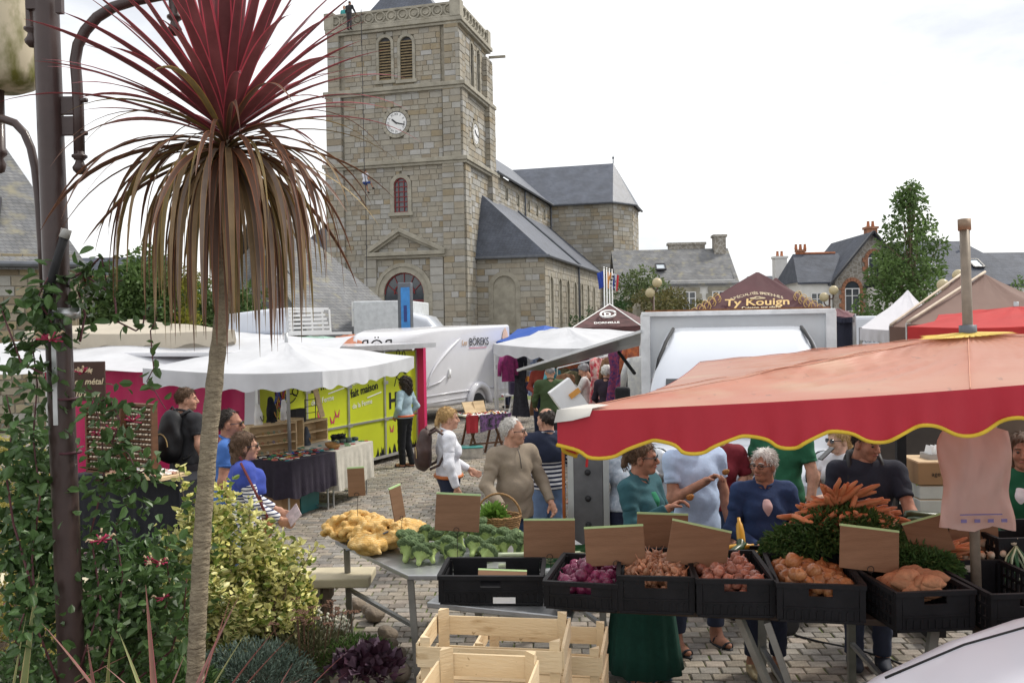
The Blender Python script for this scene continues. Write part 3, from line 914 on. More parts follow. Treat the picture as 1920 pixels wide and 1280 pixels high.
# =================================================================== houses round the square
def wall_pt(o,x,y,z): return Vector((x,y,z))
def window_part(parent,x,y,z,w_,h,m_fr,arched=False,surround=None,panes=2,rot=0.0,name="window",lintel=None):
  """window in a facade whose outside faces -y: frame bars, panes, sill, optional surround"""
  q = MB()
  fw = .07
  q.box((x,y - .02,z + h / 2),(w_,.02,h),0)
  o = q.build(name,m_glass,parent)
  f = MB()
  for dx in (-w_ / 2 + fw / 2,w_ / 2 - fw / 2): f.box((x + dx,y - .05,z + h / 2),(fw,.06,h))
  if panes > 1: f.box((x,y - .048,z + h / 2),(fw,.06,h - 2 * fw))
  for dz in (fw / 2,h - fw / 2): f.box((x,y - .051,z + dz),(w_ - 2 * fw,.06,fw))
  if panes > 1: f.box((x,y - .046,z + h * .68),(w_ - 2 * fw,.04,.05))
  f.build("window_frame",m_fr,o)
  if surround:
    s_ = MB(); sw = .22
    if arched:
      n = 9; rr_ = w_ / 2
      for k in range(n):
        q0,q1 = math.pi * k / n,math.pi * (k + 1) / n
        s_.prism([Vector((x + R_ * math.cos(a),y - .02,z + h - .1 + R_ * 1.15 * math.sin(a))) for a,R_ in ((q0 + .02,rr_),(q0 + .02,rr_ + sw),(q1 - .02,rr_ + sw),(q1 - .02,rr_))],(0,-1,0),.09)
      g_ = MB(); g_.prism([Vector((x + rr_ * math.cos(math.pi * k / 10),y - .015,z + h - .1 + rr_ * 1.15 * math.sin(math.pi * k / 10))) for k in range(11)],(0,-1,0),.02)
      g_.build("fan_pane",m_glass,o)
    else:
      s_.box((x,y - .05,z + h + .13),(w_ + .5,.1,.26))
    zz,alt = z,0
    while zz < z + h - .05:
      hh = min(.3,z + h - zz); ex = sw + (.14 if alt % 2 else 0)
      for sg in (-1,1): s_.box((x + sg * (w_ / 2 + ex / 2),y - .05,zz + hh / 2),(ex,.1,hh - .015))
      zz += hh; alt += 1
    s_.box((x,y - .08,z - .08),(w_ + .5,.2,.15))
    s_.build("window_surround",surround,o)
  return o
def gable_roof(mb,x0,x1,y0,y1,ez,rz,ov=.3,axis='x',hipr=0,hipl=0,th=.12):
  if axis == 'x':
    ym = (y0 + y1) / 2; sl = (rz - ez) / (ym - y0); e = ez - ov * sl
    A = [(x0 - ov,y0 - ov,e),(x1 + ov,y0 - ov,e),(x1 + ov - hipr,ym,rz),(x0 - ov + hipl,ym,rz),(x1 + ov,y1 + ov,e),(x0 - ov,y1 + ov,e)]
  else:
    xm = (x0 + x1) / 2; sl = (rz - ez) / (xm - x0); e = ez - ov * sl
    A = [(x0 - ov,y1 + ov,e),(x0 - ov,y0 - ov,e),(xm,y0 - ov + hipr,rz),(xm,y1 + ov - hipl,rz),(x1 + ov,y0 - ov,e),(x1 + ov,y1 + ov,e)]
  B = [(a,b,c - th) for a,b,c in A]
  mb.add(A + B,[(0,1,2,3),(3,2,4,5)] + ([(1,4,2)] if hipr else []) + ([(0,3,5)] if hipl else []) + [(6,9,8,7),(9,11,10,8),(0,6,7,1),(4,10,11,5),(1,7,8,2),(2,8,10,4),(5,11,9,3),(3,9,6,0)])
  return mb
def chimney(parent,x,y,z0,z1,w_=.7,d_=.6,m_=None,pots=2):
  q = MB().box((x,y,(z0 + z1) / 2),(w_,d_,z1 - z0)); q.box((x,y,z1 + .08),(w_ + .16,d_ + .16,.16))
  o = q.build("chimney",m_ or m_rubble,parent)
  if pots:
    p = MB()
    for k in range(pots): p.lathe([(.1,0),(.12,.05),(.09,.35),(.11,.4)],10,0,(x + (k - (pots - 1) / 2) * .32,y,z1 + .16))
    p.build("chimney_pot",m_ridge_clay,o)
  return o
def skylight(parent,c,xd,upd,w_,h):
  c,xd,upd = Vector(c),Vector(xd).normalized(),Vector(upd).normalized(); n = xd.cross(upd)
  f = MB()
  for a,b in ((-1,0),(1,0)): f.bar(c + xd * a * w_ / 2 - upd * h / 2 + n * .05,c + xd * a * w_ / 2 + upd * h / 2 + n * .05,.09,.12,up=n)
  for a in (-1,1): f.bar(c - xd * w_ / 2 + upd * a * h / 2 + n * .052,c + xd * w_ / 2 + upd * a * h / 2 + n * .052,.09,.12,up=n)
  o = f.build("skylight",m_dark,parent)
  g_ = MB().quad(*[c + xd * a * w_ / 2 + upd * b * h / 2 + n * .06 for a,b in ((-1,-1),(1,-1),(1,1),(-1,1))])
  g_.build("skylight_pane",mat("skylight_glass",(.5,.55,.6),.08,.1,1,spec=1.0),o)

# -- long white house right of the church
p0 = P(1182,610,55); 
hA = empty("white_house",(p0.x - .6,55.5,0),R(-3),"long white house with slate roof and stone-framed windows beside the church","house")
L_ = 7.2
MB().box((L_ / 2,3.5,2.6),(L_,7,5.2)).build("wall",m_white_render,hA)
q = MB(); q.add([(L_,0,5.2),(L_,7,5.2),(L_,3.5,7.4)],[(0,1,2)]); q.build("gable",m_rubble,hA)
gable_roof(MB(),0,L_,0,7,5.15,7.45,.25).build("roof",m_slate_old,hA)
chimney(hA,L_ - .35,3.3,6.6,8.15,.75,.9,m_rubble,0); chimney(hA,L_ - 2.4,4.0,6.9,7.75,2.4,.6,m_rubble,0)
skylight(hA,(2.75,1.3,6.12),(1,0,0),(0,3.5,2.25),.6,.7)
for x in (1.0,4.35,6.2): window_part(hA,x,0,3.15,.85,1.35,m_white,surround=m_trim)
for x in (.9,3,5): window_part(hA,x,0,.6,.9,1.5,m_white)
MB().box((4.6,-.08,2.75),(2.8,.1,.3)).build("shop_fascia",mat("blue_fascia",(.05,.12,.32),.5),hA)
# -- gabled rubble house with brick arched windows and its white wing
p1 = P(1566,610,60)
hB = empty("gabled_house",(p1.x,60,0),R(-2),"grey rubble house with pointed gable and brick-arched windows","house")
wB = 5.0
MB().box((wB / 2,4,2.72),(wB,8,5.44)).build("wall",m_rubble,hB)
q = MB(); q.prism([(0,0,5.44),(wB,0,5.44),(wB / 2,0,8.45)],(0,1,0),.25); q.build("gable",m_rubble,hB)
gable_roof(MB(),0,wB,0,8,5.44,8.5,.35,'y').build("roof",m_slate_h,hB)
q = MB(); q.bar((-.4,-.38,4.98),(wB / 2,-.38,8.5),.12,.3,up=(0,1,0)); q.bar((wB / 2,-.38,8.5),(wB + .4,-.38,4.98),.12,.3,up=(0,1,0)); q.build("bargeboard",m_dark,hB)
chimney(hB,wB / 2 + .75,2.2,7.2,8.9,.7,.7,m_brick,2)
window_part(hB,2.6,0,5.55,.75,1.2,m_white,True,m_brick,1)
window_part(hB,1.15,0,3.1,1.0,1.6,m_white,True,m_brick)
window_part(hB,2.95,0,2.6,.8,2.1,m_white,True,m_brick,1)
window_part(hB,4.2,0,3.1,.8,1.6,m_white,True,m_brick)
q = MB()
for k in range(22): q.bar((1.9 + k * .13,-.55,2.55),(1.9 + k * .13,-.55,3.3),.025,.025)
q.bar((1.85,-.55,3.3),(4.75,-.55,3.3),.04,.05); q.bar((1.85,-.55,2.6),(4.75,-.55,2.6),.04,.04)
q.build("balcony_railing",m_dark,hB)
MB().box((wB / 2,-.7,2.45),(wB + .3,1.4,.12)).box((wB / 2,-1.2,2.05),(wB - .2,.1,.6),1).build("shop_canopy",[m_zinc,mat("bronze_fascia",(.22,.14,.07),.4)],hB)
hC = empty("white_wing_house",(p1.x - 2.25,60.4,0),R(-2),"low white house with slate roof adjoining the gabled rubble house","house")
MB().box((1.1,3,2.65),(2.2,6,5.3)).build("wall",m_white_render,hC)
gable_roof(MB(),0,3.4,0,6,5.3,7.35,.2,'x',hipl=.6).build("roof",m_slate_h,hC)
q = MB().tube([(.6,3,7.37),(3.4,3,7.37)],.1,6); q.build("ridge_tiles",m_ridge_clay,hC)
chimney(hC,1.0,3.2,6.6,7.5,.5,.5,m_brick,3)
window_part(hC,1.15,0,3.1,.85,1.35,m_white)
q = MB(); q.tube([(-.3,.1,4.4),(-.1,-.3,4.5),(-.05,-.5,4.25)],.03,6); q.build("wall_lamp",m_dark,hC)
hD = empty("small_slate_house",(p1.x - 3.9,66,0),0,"small house with slate roof and chimney behind the white wing","house")
MB().box((1,3,2.3),(2.6,6,4.6)).build("wall",m_white_render,hD); gable_roof(MB(),-.3,2.3,0,6,4.6,6.1,.3,'x',hipl=1).build("roof",m_slate_h,hD)
chimney(hD,2.3,1.0,5.0,7.3,.9,.8,m_white_render,2)
# -- slate-roofed house at the far right
p2 = P(1745,610,52)
hE = empty("right_house",(p2.x,52,0),R(4),"white house with broad hipped slate roof behind the tents at right","house")
MB().box((5,4,2.35),(10,8,4.7)).build("wall",m_white_render,hE)
gable_roof(MB(),0,6.4,0,8,4.7,7.45,.3,'x',hipr=2.4).build("roof",m_slate_h,hE)
gable_roof(MB(),5.5,12,.3,8,4.6,6.7,.3,'x').build("roof",m_slate_h,hE)
skylight(hE,(3.75,1.55,5.82),(1,0,0),(0,4,2.75),.65,.9); skylight(hE,(.75,1.4,5.72),(1,0,0),(0,4,2.75),.6,.8)
MB().tube([(3.7,3,6.9),(3.7,3,7.1)],.09,8).build("vent_pipe",m_zinc,hE)
window_part(hE,4.7,0,2.5,1.2,1.6,m_brick); window_part(hE,1.7,0,2.5,1.0,1.5,m_white)
# -- stone house at the left edge
def house_left():
  c = P(161,470,23.5)
  h = empty("stone_house",(c.x - .35,c.y,0),R(24),"golden stone house with slate hip roof behind the lamp post","house")
  ez = 4.62
  MB().box((-4,4,ez / 2),(8,8,ez)).build("wall_core",m_core,h)
  M4 = Matrix.Rotation(R(6),4,'Z')
  wl = MB().box((-4,.5,1),(.1,.1,.1)).build("facade",m_core,h)
  pal = [(.33,.27,.17),(.40,.34,.23),(.29,.22,.13),(.36,.31,.23),(.25,.20,.14),(.42,.37,.28)]
  holes = [lambda z: (-3.42,-2.15) if 1.9 < z < 4.1 else None]
  q = ashlar((0,0,0),(1,0,0),(0,-1,0),-8,.06,0,ez,.23,.2,.5,holes,.08,110,wl,Vector((0,0,0)),pal=pal)
  tag(q.build("ashlar_courses",m_stone,wl),kind="stuff")
  q = ashlar((0,0,0),(0,1,0),(1,0,0),0,8,0,ez,.23,.2,.5,(),.08,pal=pal); q.build("side_wall",m_stone,h)
  gable_roof(MB(),-8,0,0,8,ez,8.2,.35,'x',hipr=2.3).build("roof",m_slate_old,h)
  window_part(h,-2.8,0,2.1,.75,1.5,m_white,surround=m_trim)
  chimney(h,-3.2,3.2,6.6,8.5,.95,.8,m_rubble,0)
  skylight(h,(-2.1,1.25,5.85),(1,0,0),(0,4,3.58),.55,1.1); skylight(h,(-3.6,1.1,5.72),(1,0,0),(0,4,3.58),.55,1.1)
  q = MB().tube([(-8,-.45,ez - .3),(.4,-.45,ez - .3)],.08,8); q.tube([(-.35,-.16,ez - .3),(-.35,-.16,0)],.05,8); q.build("gutter",m_zinc,h)
  s_ = MB(); s_.box((-2.95,-.16,1.35),(.55,.05,1.1)); sg = s_.build("shop_sign",mat("blue_sign",(.06,.13,.42),.5),h)
  d = MB()
  for k,(x,z,r_) in enumerate(((-3.05,1.2,.1),(-2.88,1.0,.12),(-3.0,1.5,.08))): d.prism([Vector((x + r_ * math.cos(a),-.187,z + r_ * math.sin(a))) for a in [2 * math.pi * i / 10 for i in range(10)]],(0,-1,0),.01)
  d.build("painted_spots",mat("sign_orange",(.75,.32,.1),.6),sg)
house_left()
# -- slate roofs behind the hedge, tourist office
hF = empty("slate_cottage",(-19.9,34,0),R(3),"low cottage with slate roof behind the hedge","house")
MB().box((2.5,3,1.7),(6,6,3.4)).build("wall",m_rubble,hF); gable_roof(MB(),-.5,5.5,0,6,3.4,5.7,.3).build("roof",m_slate_h,hF)
hG = empty("outbuilding",(-13.9,26,0),R(5),"small outbuilding with worn slate roof and clay ridge beside the stone house","house")
MB().box((1,2,1),(3.0,4,2)).build("wall",m_rubble,hG); gable_roof(MB(),-.5,2.3,0,4,2.0,4.2,.2,'x',hipr=.9).build("roof",m_slate_old,hG)
MB().tube([(-.6,2,4.25),(1.5,2,4.25)],.1,6).build("ridge_tiles",m_ridge_clay,hG)
def tourist_office():
  a = P(607,585,31); b = P(742,577,33.5)
  th = math.atan2(b.y - a.y,b.x - a.x); wd = (b - a).length
  h = empty("tourist_office",(a.x,a.y,0),th,"low stone tourist office with sweeping slate roof in front of the church","building")
  ez = 3.05
  MB().box((wd / 2,4,ez / 2),(wd - .3,8,ez)).build("wall",m_core,h)
  q = ashlar((0,0.0,0),(1,0,0),(0,-1,0),.15,wd - .15,0,ez - .1,.3,.3,.7,(),.08,pal=[(.34,.26,.14),(.40,.33,.2),(.28,.21,.12)]); q.build("facade",m_stone,h)
  gable_roof(MB(),0,wd,0,8,ez,6.9,.3,'x',hipr=2.3,hipl=0).build("roof",m_slate_old,h)
  MB().box((-.4,4,1.3),(1.8,7.4,2.6)).build("wing_wall",m_rubble,h)
  gable_roof(MB(),-1.2,1.4,-.9,7.6,2.6,5.9,.3,'x',hipr=1.6,hipl=1.0).build("wing_roof",m_slate_old,h)
  gt = MB().tube([(-.2,-.36,ez - .3),(wd + .2,-.36,ez - .3)],.07,8); gt.build("gutter",m_zinc,h)
  window_part(h,wd * .92,-.08,.6,.5,1.2,m_white)
  for x,w_,hh,z,nm,c in ((wd * .42,.35,1.1,1.2,"notice_panel",(.75,.78,.75)),(wd * .66,1.35,.8,1.45,"office_name_board",(.80,.80,.76))):
    o = MB().box((x,-.16,z + hh / 2),(w_,.06,hh)).build(nm,mat(nm,c,.5,.04),h)
    if w_ > 1:
      text("lettering","OFFICE DE TOURISME",.105,(x - .6,-.195,z + .48),(1,0,0),(0,0,1),mat("sign_grey",(.25,.3,.34),.6),o,.001)
    else:
      MB().box((x + .05,-.195,z + .3),(.25,.01,.5)).build("leaf_print",mat("sign_ochre",(.6,.42,.2),.6),o)
tourist_office()
o = empty("information_sign",P(672,625,30.3),0,"white tourist information sign with blue and red i on a post","sign")
o.location.z = 0
MB().box((0,0,3.02),(.42,.06,.84)).build("panel",m_white,o)
MB().tube([(0,.06,0),(0,.06,2.9)],.035,8).build("post",m_zinc,o)
q = MB()
def rhomb(mb,x,z,a,b,sh,y=-.036): mb.prism([(x - a,y,z - sh),(x,y,z - b - sh),(x + a,y,z + sh),(x,y,z + b + sh)],(0,-1,0),.004)
rhomb(q,-.045,3.19,.12,.1,.02); q.build("blue_emblem",mat("sign_blue",(.04,.09,.5),.5),o)
q = MB(); q.box((.05,-.044,3.15),(.065,.008,.17),rot=(0,.15,0)); q.lathe([(.0,-.036),(.036,-.02),(.04,0),(.036,.02),(0,.036)],10,0,(.065,-.04,3.3)); q.build("red_i",mat("sign_red",(.6,.03,.05),.5),o)
for k,s_ in enumerate(("Office de","Tourisme")): text("lettering",s_,.075,(0,-.034,2.85 - k * .1),(1,0,0),(0,0,1),mat("sign_blue",(.04,.09,.5)),o,.001,'CENTER')
# digital totem
o = empty("display_totem",P(761,612,27),R(-12),"tall dark totem with a blue lit poster face","totem"); o.location.z = 0
MB().box((0,0,1.95),(.42,.26,3.9)).build("housing",m_zinc,o,bevel=.03)
MB().box((.045,-.14,2.75),(.28,.02,2.0)).build("poster_face",mat("poster_blue",(.05,.25,.62),.35,.25,3),o)
q = MB().box((.045,-.155,2.95),(.1,.006,.5)); q.box((.045,-.155,2.35),(.2,.006,.06)); q.build("poster_figure",mat("poster_dark",(.03,.05,.2),.5),o)

# =================================================================== trees and shrubs
def leafmat(name,a,b=None,tr=.3,rough=.55):
  return mat(name,a,rough,0,1.2,trans=tr,col2=b,attr=True)
def crown(name,centers,radii,nleaf,size,m_,parent,width=.6,seed=1,shell=.45):
  """leaves spread in clumps through a crown; each clump gets its own lightness"""
  rng = np.random.default_rng(seed); pts,dirs,tint = [],[],[]
  tot = sum(r_ ** 2 for r_ in radii)
  for c,r_ in zip(centers,radii):
    n = max(8,int(nleaf * r_ ** 2 / tot))
    d = rng.normal(size=(n,3)); d /= np.linalg.norm(d,axis=1,keepdims=True)
    rr_ = r_ * (shell + (1 - shell) * rng.random(n) ** .6)[:,None]
    pts.append(np.array(c) + d * rr_ * np.array([1,1,.85])); dirs.append(d * .8 + rng.normal(size=(n,3)) * .6 + np.array([0,0,-.15]))
    k = rng.uniform(.75,1.2); tint.append(np.clip(k + rng.normal(size=(n,1)) * .13,.4,1.6) * np.array([[1,1,1]]))
  pts,dirs,tint = np.concatenate(pts),np.concatenate(dirs),np.concatenate(tint)
  V,Fc = leaf_arrays(pts,dirs,size,width,rng=rng)
  return link(name,np_mesh(name,V,Fc,m_,smooth=False,tint=np.concatenate([tint,tint])),parent)
def limbs(parent,base,top,r0,ends,m_=None,name="trunk"):
  q = MB(); base,top = Vector(base),Vector(top); n = 6
  q.tube([base.lerp(top,i / n) + Vector((random.uniform(-.04,.04),random.uniform(-.04,.04),0)) * (i > 0) for i in range(n + 1)],[r0 * (1 - .8 * i / n) for i in range(n + 1)],8)
  for e in ends:
    e = Vector(e); f_ = random.uniform(.25,.8); s_ = base.lerp(top,f_)
    if s_.z > e.z: s_.z = base.z + (e.z - base.z) * .8
    q.tube([s_,s_.lerp(e,.5) + Vector((0,0,-.05)),e],[r0 * .4,r0 * .22,r0 * .06],5)
  return q.build(name,m_ or m_bark,parent,True)
# conical tree in front of the gabled house
ct = P(1708,612,38); ct.z = 0
t_ = empty("conical_tree",ct,0,"tall narrow conical tree with mid-green leaves before the gabled house","tree")
cc,rd = [],[]
rng = np.random.default_rng(3)
for k in range(130):
  z = 1.6 + 6.7 * (rng.random() ** .9); f_ = (z - 1.6) / 6.9
  R_ = 2.45 * (1 - f_) ** .8 * (1 if f_ > .08 else .8); a = rng.random() * 6.283; q = R_ * (.35 + .65 * rng.random() ** .5)
  cc.append((q * math.cos(a),q * math.sin(a),z)); rd.append(.26 + .42 * (1 - f_) * rng.uniform(.6,1.1))
crown("crown",cc,rd,9000,.18,leafmat("conical_leaf",(.09,.155,.045),(.15,.23,.07),.35),t_,seed=4)
limbs(t_,(0,0,0),(0,0,8.3),.14,[cc[i] for i in range(0,130,3)])
# big clipped bush and shrubs by the church
def bush(name,px,py_top,Y,wid,label,lm,n,size,seed,zb=0.0,cat="shrub",px_w=None,sq=.8):
  p = P(px,612,Y); top = P(px,py_top,Y).z
  o = empty(name,(p.x,Y,zb),0,label,cat); H_ = top - zb
  rng = np.random.default_rng(seed); cc,rd = [],[]
  for k in range(64):
    d = rng.normal(size=3); d /= np.linalg.norm(d); d[2] = abs(d[2])
    q = .92 * rng.random() ** .3
    cc.append((d[0] * wid / 2 * q,d[1] * wid / 2 * q,H_ * .08 + d[2] ** .7 * H_ * .88 * q)); rd.append(wid * rng.uniform(.1,.16))
  crown("foliage",cc,rd,n,size,lm,o,seed=seed)
  limbs(o,(0,0,0),(0,0,H_ * .6),.1,[cc[i] for i in range(0,40,6)],name="stem")
  return o
bush("round_bush",1242,512,40,4.3,"big rounded bush with olive and reddish leaves behind the double globe lamp",leafmat("olive_leaf",(.10,.11,.035),(.16,.13,.05)),9500,.16,11)
bush("round_bush",1205,488,46,4.4,"tall pale green bush behind the reddish rounded bush",leafmat("pale_leaf",(.10,.15,.05),(.17,.21,.09)),8000,.18,12)
bush("clipped_shrub",1081,572,42,1.15,"small dark green shrub against the aisle wall",leafmat("dark_leaf",(.03,.075,.025),(.06,.12,.03)),2200,.11,13)
bush("clipped_shrub",1103,563,43,1.1,"taller green shrub next to the small dark shrub by the aisle",leafmat("dark_leaf",(.03,.075,.025)),2200,.11,14)
bush("purple_shrub",1137,552,43,1.5,"dark purple-leaved shrub behind the flag poles",leafmat("purple_leaf",(.05,.025,.03),(.10,.045,.05)),2200,.12,15)
bush("leafy_shrub",1165,530,44,1.6,"dark green shrub between the purple shrub and the round bush",leafmat("dark_leaf",(.03,.075,.025)),2200,.13,16)
bush("street_tree",1925,500,30,1.6,"leafy branch tips at the right edge of the square",leafmat("conical_leaf",(.07,.14,.03)),1400,.13,17,1.6,"tree")
bush("hedge_tree",1500,508,90,9,"dark treetops behind the square left of the small slate house",leafmat("dark_leaf",(.03,.075,.025)),2500,.4,18,0,"tree")
# hedge and golden conifers behind the left stalls
bush("laurel_bush",275,452,26,3.8,"large loose green shrub behind the beige parasol",leafmat("mid_leaf",(.07,.13,.035),(.13,.20,.06)),14000,.17,21)
bush("laurel_bush",225,480,25.2,2.6,"rounded green shrub left of the large loose shrub",leafmat("mid_leaf",(.06,.12,.03)),7000,.15,25)
bush("laurel_bush",215,500,25.5,2.2,"pale green shrub beside the small outbuilding",leafmat("pale_leaf",(.10,.15,.05)),3200,.13,22)
bush("laurel_bush",410,470,29,3.6,"green shrub seen behind the palm trunk",leafmat("mid_leaf",(.06,.12,.03)),9000,.17,23)
bush("laurel_bush",300,440,32,3.0,"dark ivy-covered tree behind the hedge",leafmat("dark_leaf",(.03,.075,.025)),8000,.17,24)
for i,(px,top) in enumerate(((338,482),(362,492),(322,510))):
  p = P(px,612,25 + i * .3)
  o = empty("golden_conifer",(p.x,p.y,0),0,("slim golden-green columnar conifer, tallest of the three","slim golden-green conifer just left of the palm trunk","slim golden-green conifer, lowest of the three")[i],"conifer","golden conifers behind the parasol")
  H_ = P(px,top,25).z; rng = np.random.default_rng(31 + i)
  cc = [(.3 * math.cos(a) * (1 - z * .65),.3 * math.sin(a) * (1 - z * .65),z * H_ * .95) for z,a in zip(rng.random(60),rng.random(60) * 6.28)]
  crown("crown",cc,[.16] * 60,3500,.07,leafmat("golden_leaf",(.16,.18,.02),(.30,.28,.035)),o,.5,41 + i)
  limbs(o,(0,0,0),(0,0,H_ * .8),.06,[])
# =================================================================== market: canopies, vans, stalls
m_white_cloth = mat("white_canvas",(.62,.63,.66),.8,.08,2,.3,3,trans=.2)
m_pvc = mat("white_gelcoat",(.66,.66,.69),.25,.03,2,coat=.3)
m_van = mat("white_car_paint",(.58,.61,.67),.25,.03,1,coat=.6)
m_alu = mat("aluminium",(.62,.63,.64),.35,.08,6,metal=.8)
m_rubber = mat("rubber",(.02,.02,.022),.7,.2,5)
m_headlamp = mat("headlamp_glass",(.55,.58,.62),.08,.2,14,bump=.5,bscale=18,spec=1.0)
CANOPY_ROWS = []
def canopy(name,label,cat,corners,hub,val,mats,nsc=8,sag=.04,curve=1.0,mast=None,mast_r=.025,top=0.0,piping=None,legs=False,group=None,ribs=True,amp=.05,cap=None,nmid=16,wr=0.012,nrad=9,creases=0.0,mast_m=None):
  """cloth roof: four corner points (in turn) and a peak; scalloped valance; ribs; mast or legs"""
  hub = Vector(hub); C_ = [Vector(c) for c in corners]
  base = Vector((hub.x,hub.y,0)) if mast is None else Vector(mast)
  o = empty(name,base,0,label,cat,group)
  L = lambda p: Vector(p) - base
  per,val_ph = [],[]
  for i in range(4):
    a,b = C_[i],C_[(i + 1) % 4]
    for k in range(nmid):
      f_ = k / nmid; q = a.lerp(b,f_); mid = (a + b) / 2
      bow = math.sin(math.pi * f_)
      inward = (hub - mid); inward.z = 0; inward.normalize()
      q = q + inward * bow * sag * 1.5 - Vector((0,0,bow * sag))
      per.append(q); val_ph.append((i,f_))
  N = len(per); rows = []
  for j in range(nrad + 1):
    r_ = j / nrad; row = []
    for k,q in enumerate(per):
      p = hub.lerp(q,r_)
      zz = hub.z + (q.z - hub.z) * (r_ ** curve)
      ph = val_ph[k][1]
      cr = abs(math.sin(2 * math.pi * ph)) * sag * .5 * math.sin(math.pi * min(1,r_ * 1.05))
      p.z = zz - cr + wr * math.sin(k * 2.4 + j * 1.3) * r_ * (1 - r_) * 4
      if creases: p.z += creases * math.sin(ph * 2 * math.pi * 15 + r_ * 16 + 3 * math.sin(ph * 9)) * math.exp(-((r_ - .62) / .2) ** 2) * (.4 + .6 * math.sin(ph * 2 * math.pi * 3 + 1) ** 2)
      row.append(L(p))
    rows.append(row)
  rows[0] = [L(hub + Vector((0,0,0))) + (L(per[k]) - L(hub)) * .015 for k in range(N)]
  q = MB().grid(rows,0,True)
  cn = q.build("canopy",mats[0],o,True)
  CANOPY_ROWS.clear(); CANOPY_ROWS.extend(rows)
  # valance with scalloped hem
  vr = [[],[],[],[]]; pip = []
  sub = 4
  for k in range(N * sub):
    kk = k // sub; f_ = (k % sub) / sub
    a = per[kk].lerp(per[(kk + 1) % N],f_)
    i,ph = val_ph[kk]; ph = ph + f_ / nmid
    out_ = a - hub; out_.z = 0; out_.normalize()
    sc = amp * .5 * (1 + math.cos(2 * math.pi * nsc * ph)) if nsc else 0
    wv = .012 * math.sin(k * .9) + .018 * math.sin(k * .23)
    for j in range(4):
      d = val * (1 - 0) * j / 3 - (sc * j / 3)
      vr[j].append(L(a + out_ * (.004 + wv * j / 3) - Vector((0,0,d))))
    pip.append(L(a + out_ * (.006 + wv) - Vector((0,0,val - sc))))
  q = MB().grid([r_ + [r_[0]] for r_ in vr]); q.build("valance",mats[1] if len(mats) > 1 else mats[0],cn,True)
  if piping:
    MB().tube(pip + [pip[0]],.009,5,cap=False).build("piping",piping,cn,True)
  if ribs:
    for i in range(4):
      for e in (C_[i],(C_[i] + C_[(i + 1) % 4]) / 2):
        ismid = e not in C_; e = e + (hub - e).normalized() * ((sag * 1.5 + .06) if ismid else .03) - Vector((0,0,.035 + (sag if ismid else 0)))
        MB().bar(L(hub - Vector((0,0,.06))),L(e),.018,.022).build("rib",m_alu,o)
        mb_ = base.lerp(hub,.78); MB().bar(L(mb_),L(hub.lerp(e,.5) - Vector((0,0,.02))),.014,.014).build("strut",m_alu,o)
  if legs:
    for i in range(4):
      c = C_[i] + (hub - C_[i]) * .015
      MB().box(L((c.x,c.y,c.z / 2)),(.045,.045,c.z)).build("leg",m_alu,o)
  else:
    MB().tube([L(base),L(hub.lerp(base,.3)),L(hub),L(hub + (hub - base).normalized() * top)],mast_r,12).build("mast",mast_m or m_steel,o,True)
  if cap:
    rr_ = []
    for j in range(5):
      r_ = .015 + .11 * j / 4
      rr_.append([L(hub.lerp(per[k],r_ * (1 + .25 * math.sin(k * 1.7) * (j == 4)))) + Vector((0,0,.016)) for k in range(N)])
      for k in range(N): rr_[-1][k].z = L((0,0,hub.z + (per[k].z - hub.z) * ((r_) ** curve) + .016)).z
    MB().grid(rr_,0,True).build("cap_cloth",cap,cn,True)
  return o
def loft(secs,mats,name,parent,n=6,mif=None,smooth=True,sub=0):
  """rounded-box body: sections (x, yc, half-width, z0, z1, corner radius)"""
  rows = []
  for (x,yc,hw,z0,z1,r_) in secs:
    ring = []
    for (cy,cz,a0) in ((hw - r_,z1 - r_,0),(-hw + r_,z1 - r_,90),(-hw + r_,z0 + r_,180),(hw - r_,z0 + r_,270)):
      for k in range(n + 1):
        a = R(a0 + 90 * k / n); ring.append((x,yc + cy + r_ * math.cos(a),cz + r_ * math.sin(a)))
    rows.append(ring)
  q = MB().grid(rows,0,True); m_ = len(rows[0])
  q.add(rows[0],[tuple(range(m_))],0); q.add(rows[-1],[tuple(range(m_ - 1,-1,-1))],0)
  if mif:
    k = 0
    for i in range(len(rows) - 1):
      for j in range(m_): q.m[k] = mif(i,j,m_); k += 1
  return q.build(name,mats,parent,smooth)
def wheel(parent,c,r_,w_=.2,ax=(0,1,0)):
  c,ax = Vector(c),Vector(ax); M_ = ax.to_track_quat('Z','Y').to_matrix()
  q = MB().lathe([(r_ * .62,-w_ / 2),(r_ * .92,-w_ / 2),(r_,-w_ * .35),(r_,w_ * .35),(r_ * .92,w_ / 2),(r_ * .62,w_ / 2)],24)
  q.v = [tuple(M_ @ Vector(p) + c) for p in q.v]; o = q.build("wheel",m_rubber,parent,True)
  q = MB().lathe([(0,w_ * .3),(r_ * .2,w_ * .34),(r_ * .5,w_ * .25),(r_ * .62,w_ * .45)],16)
  q.v = [tuple(M_ @ Vector(p) + c) for p in q.v]; q.build("rim",m_alu,o,True)

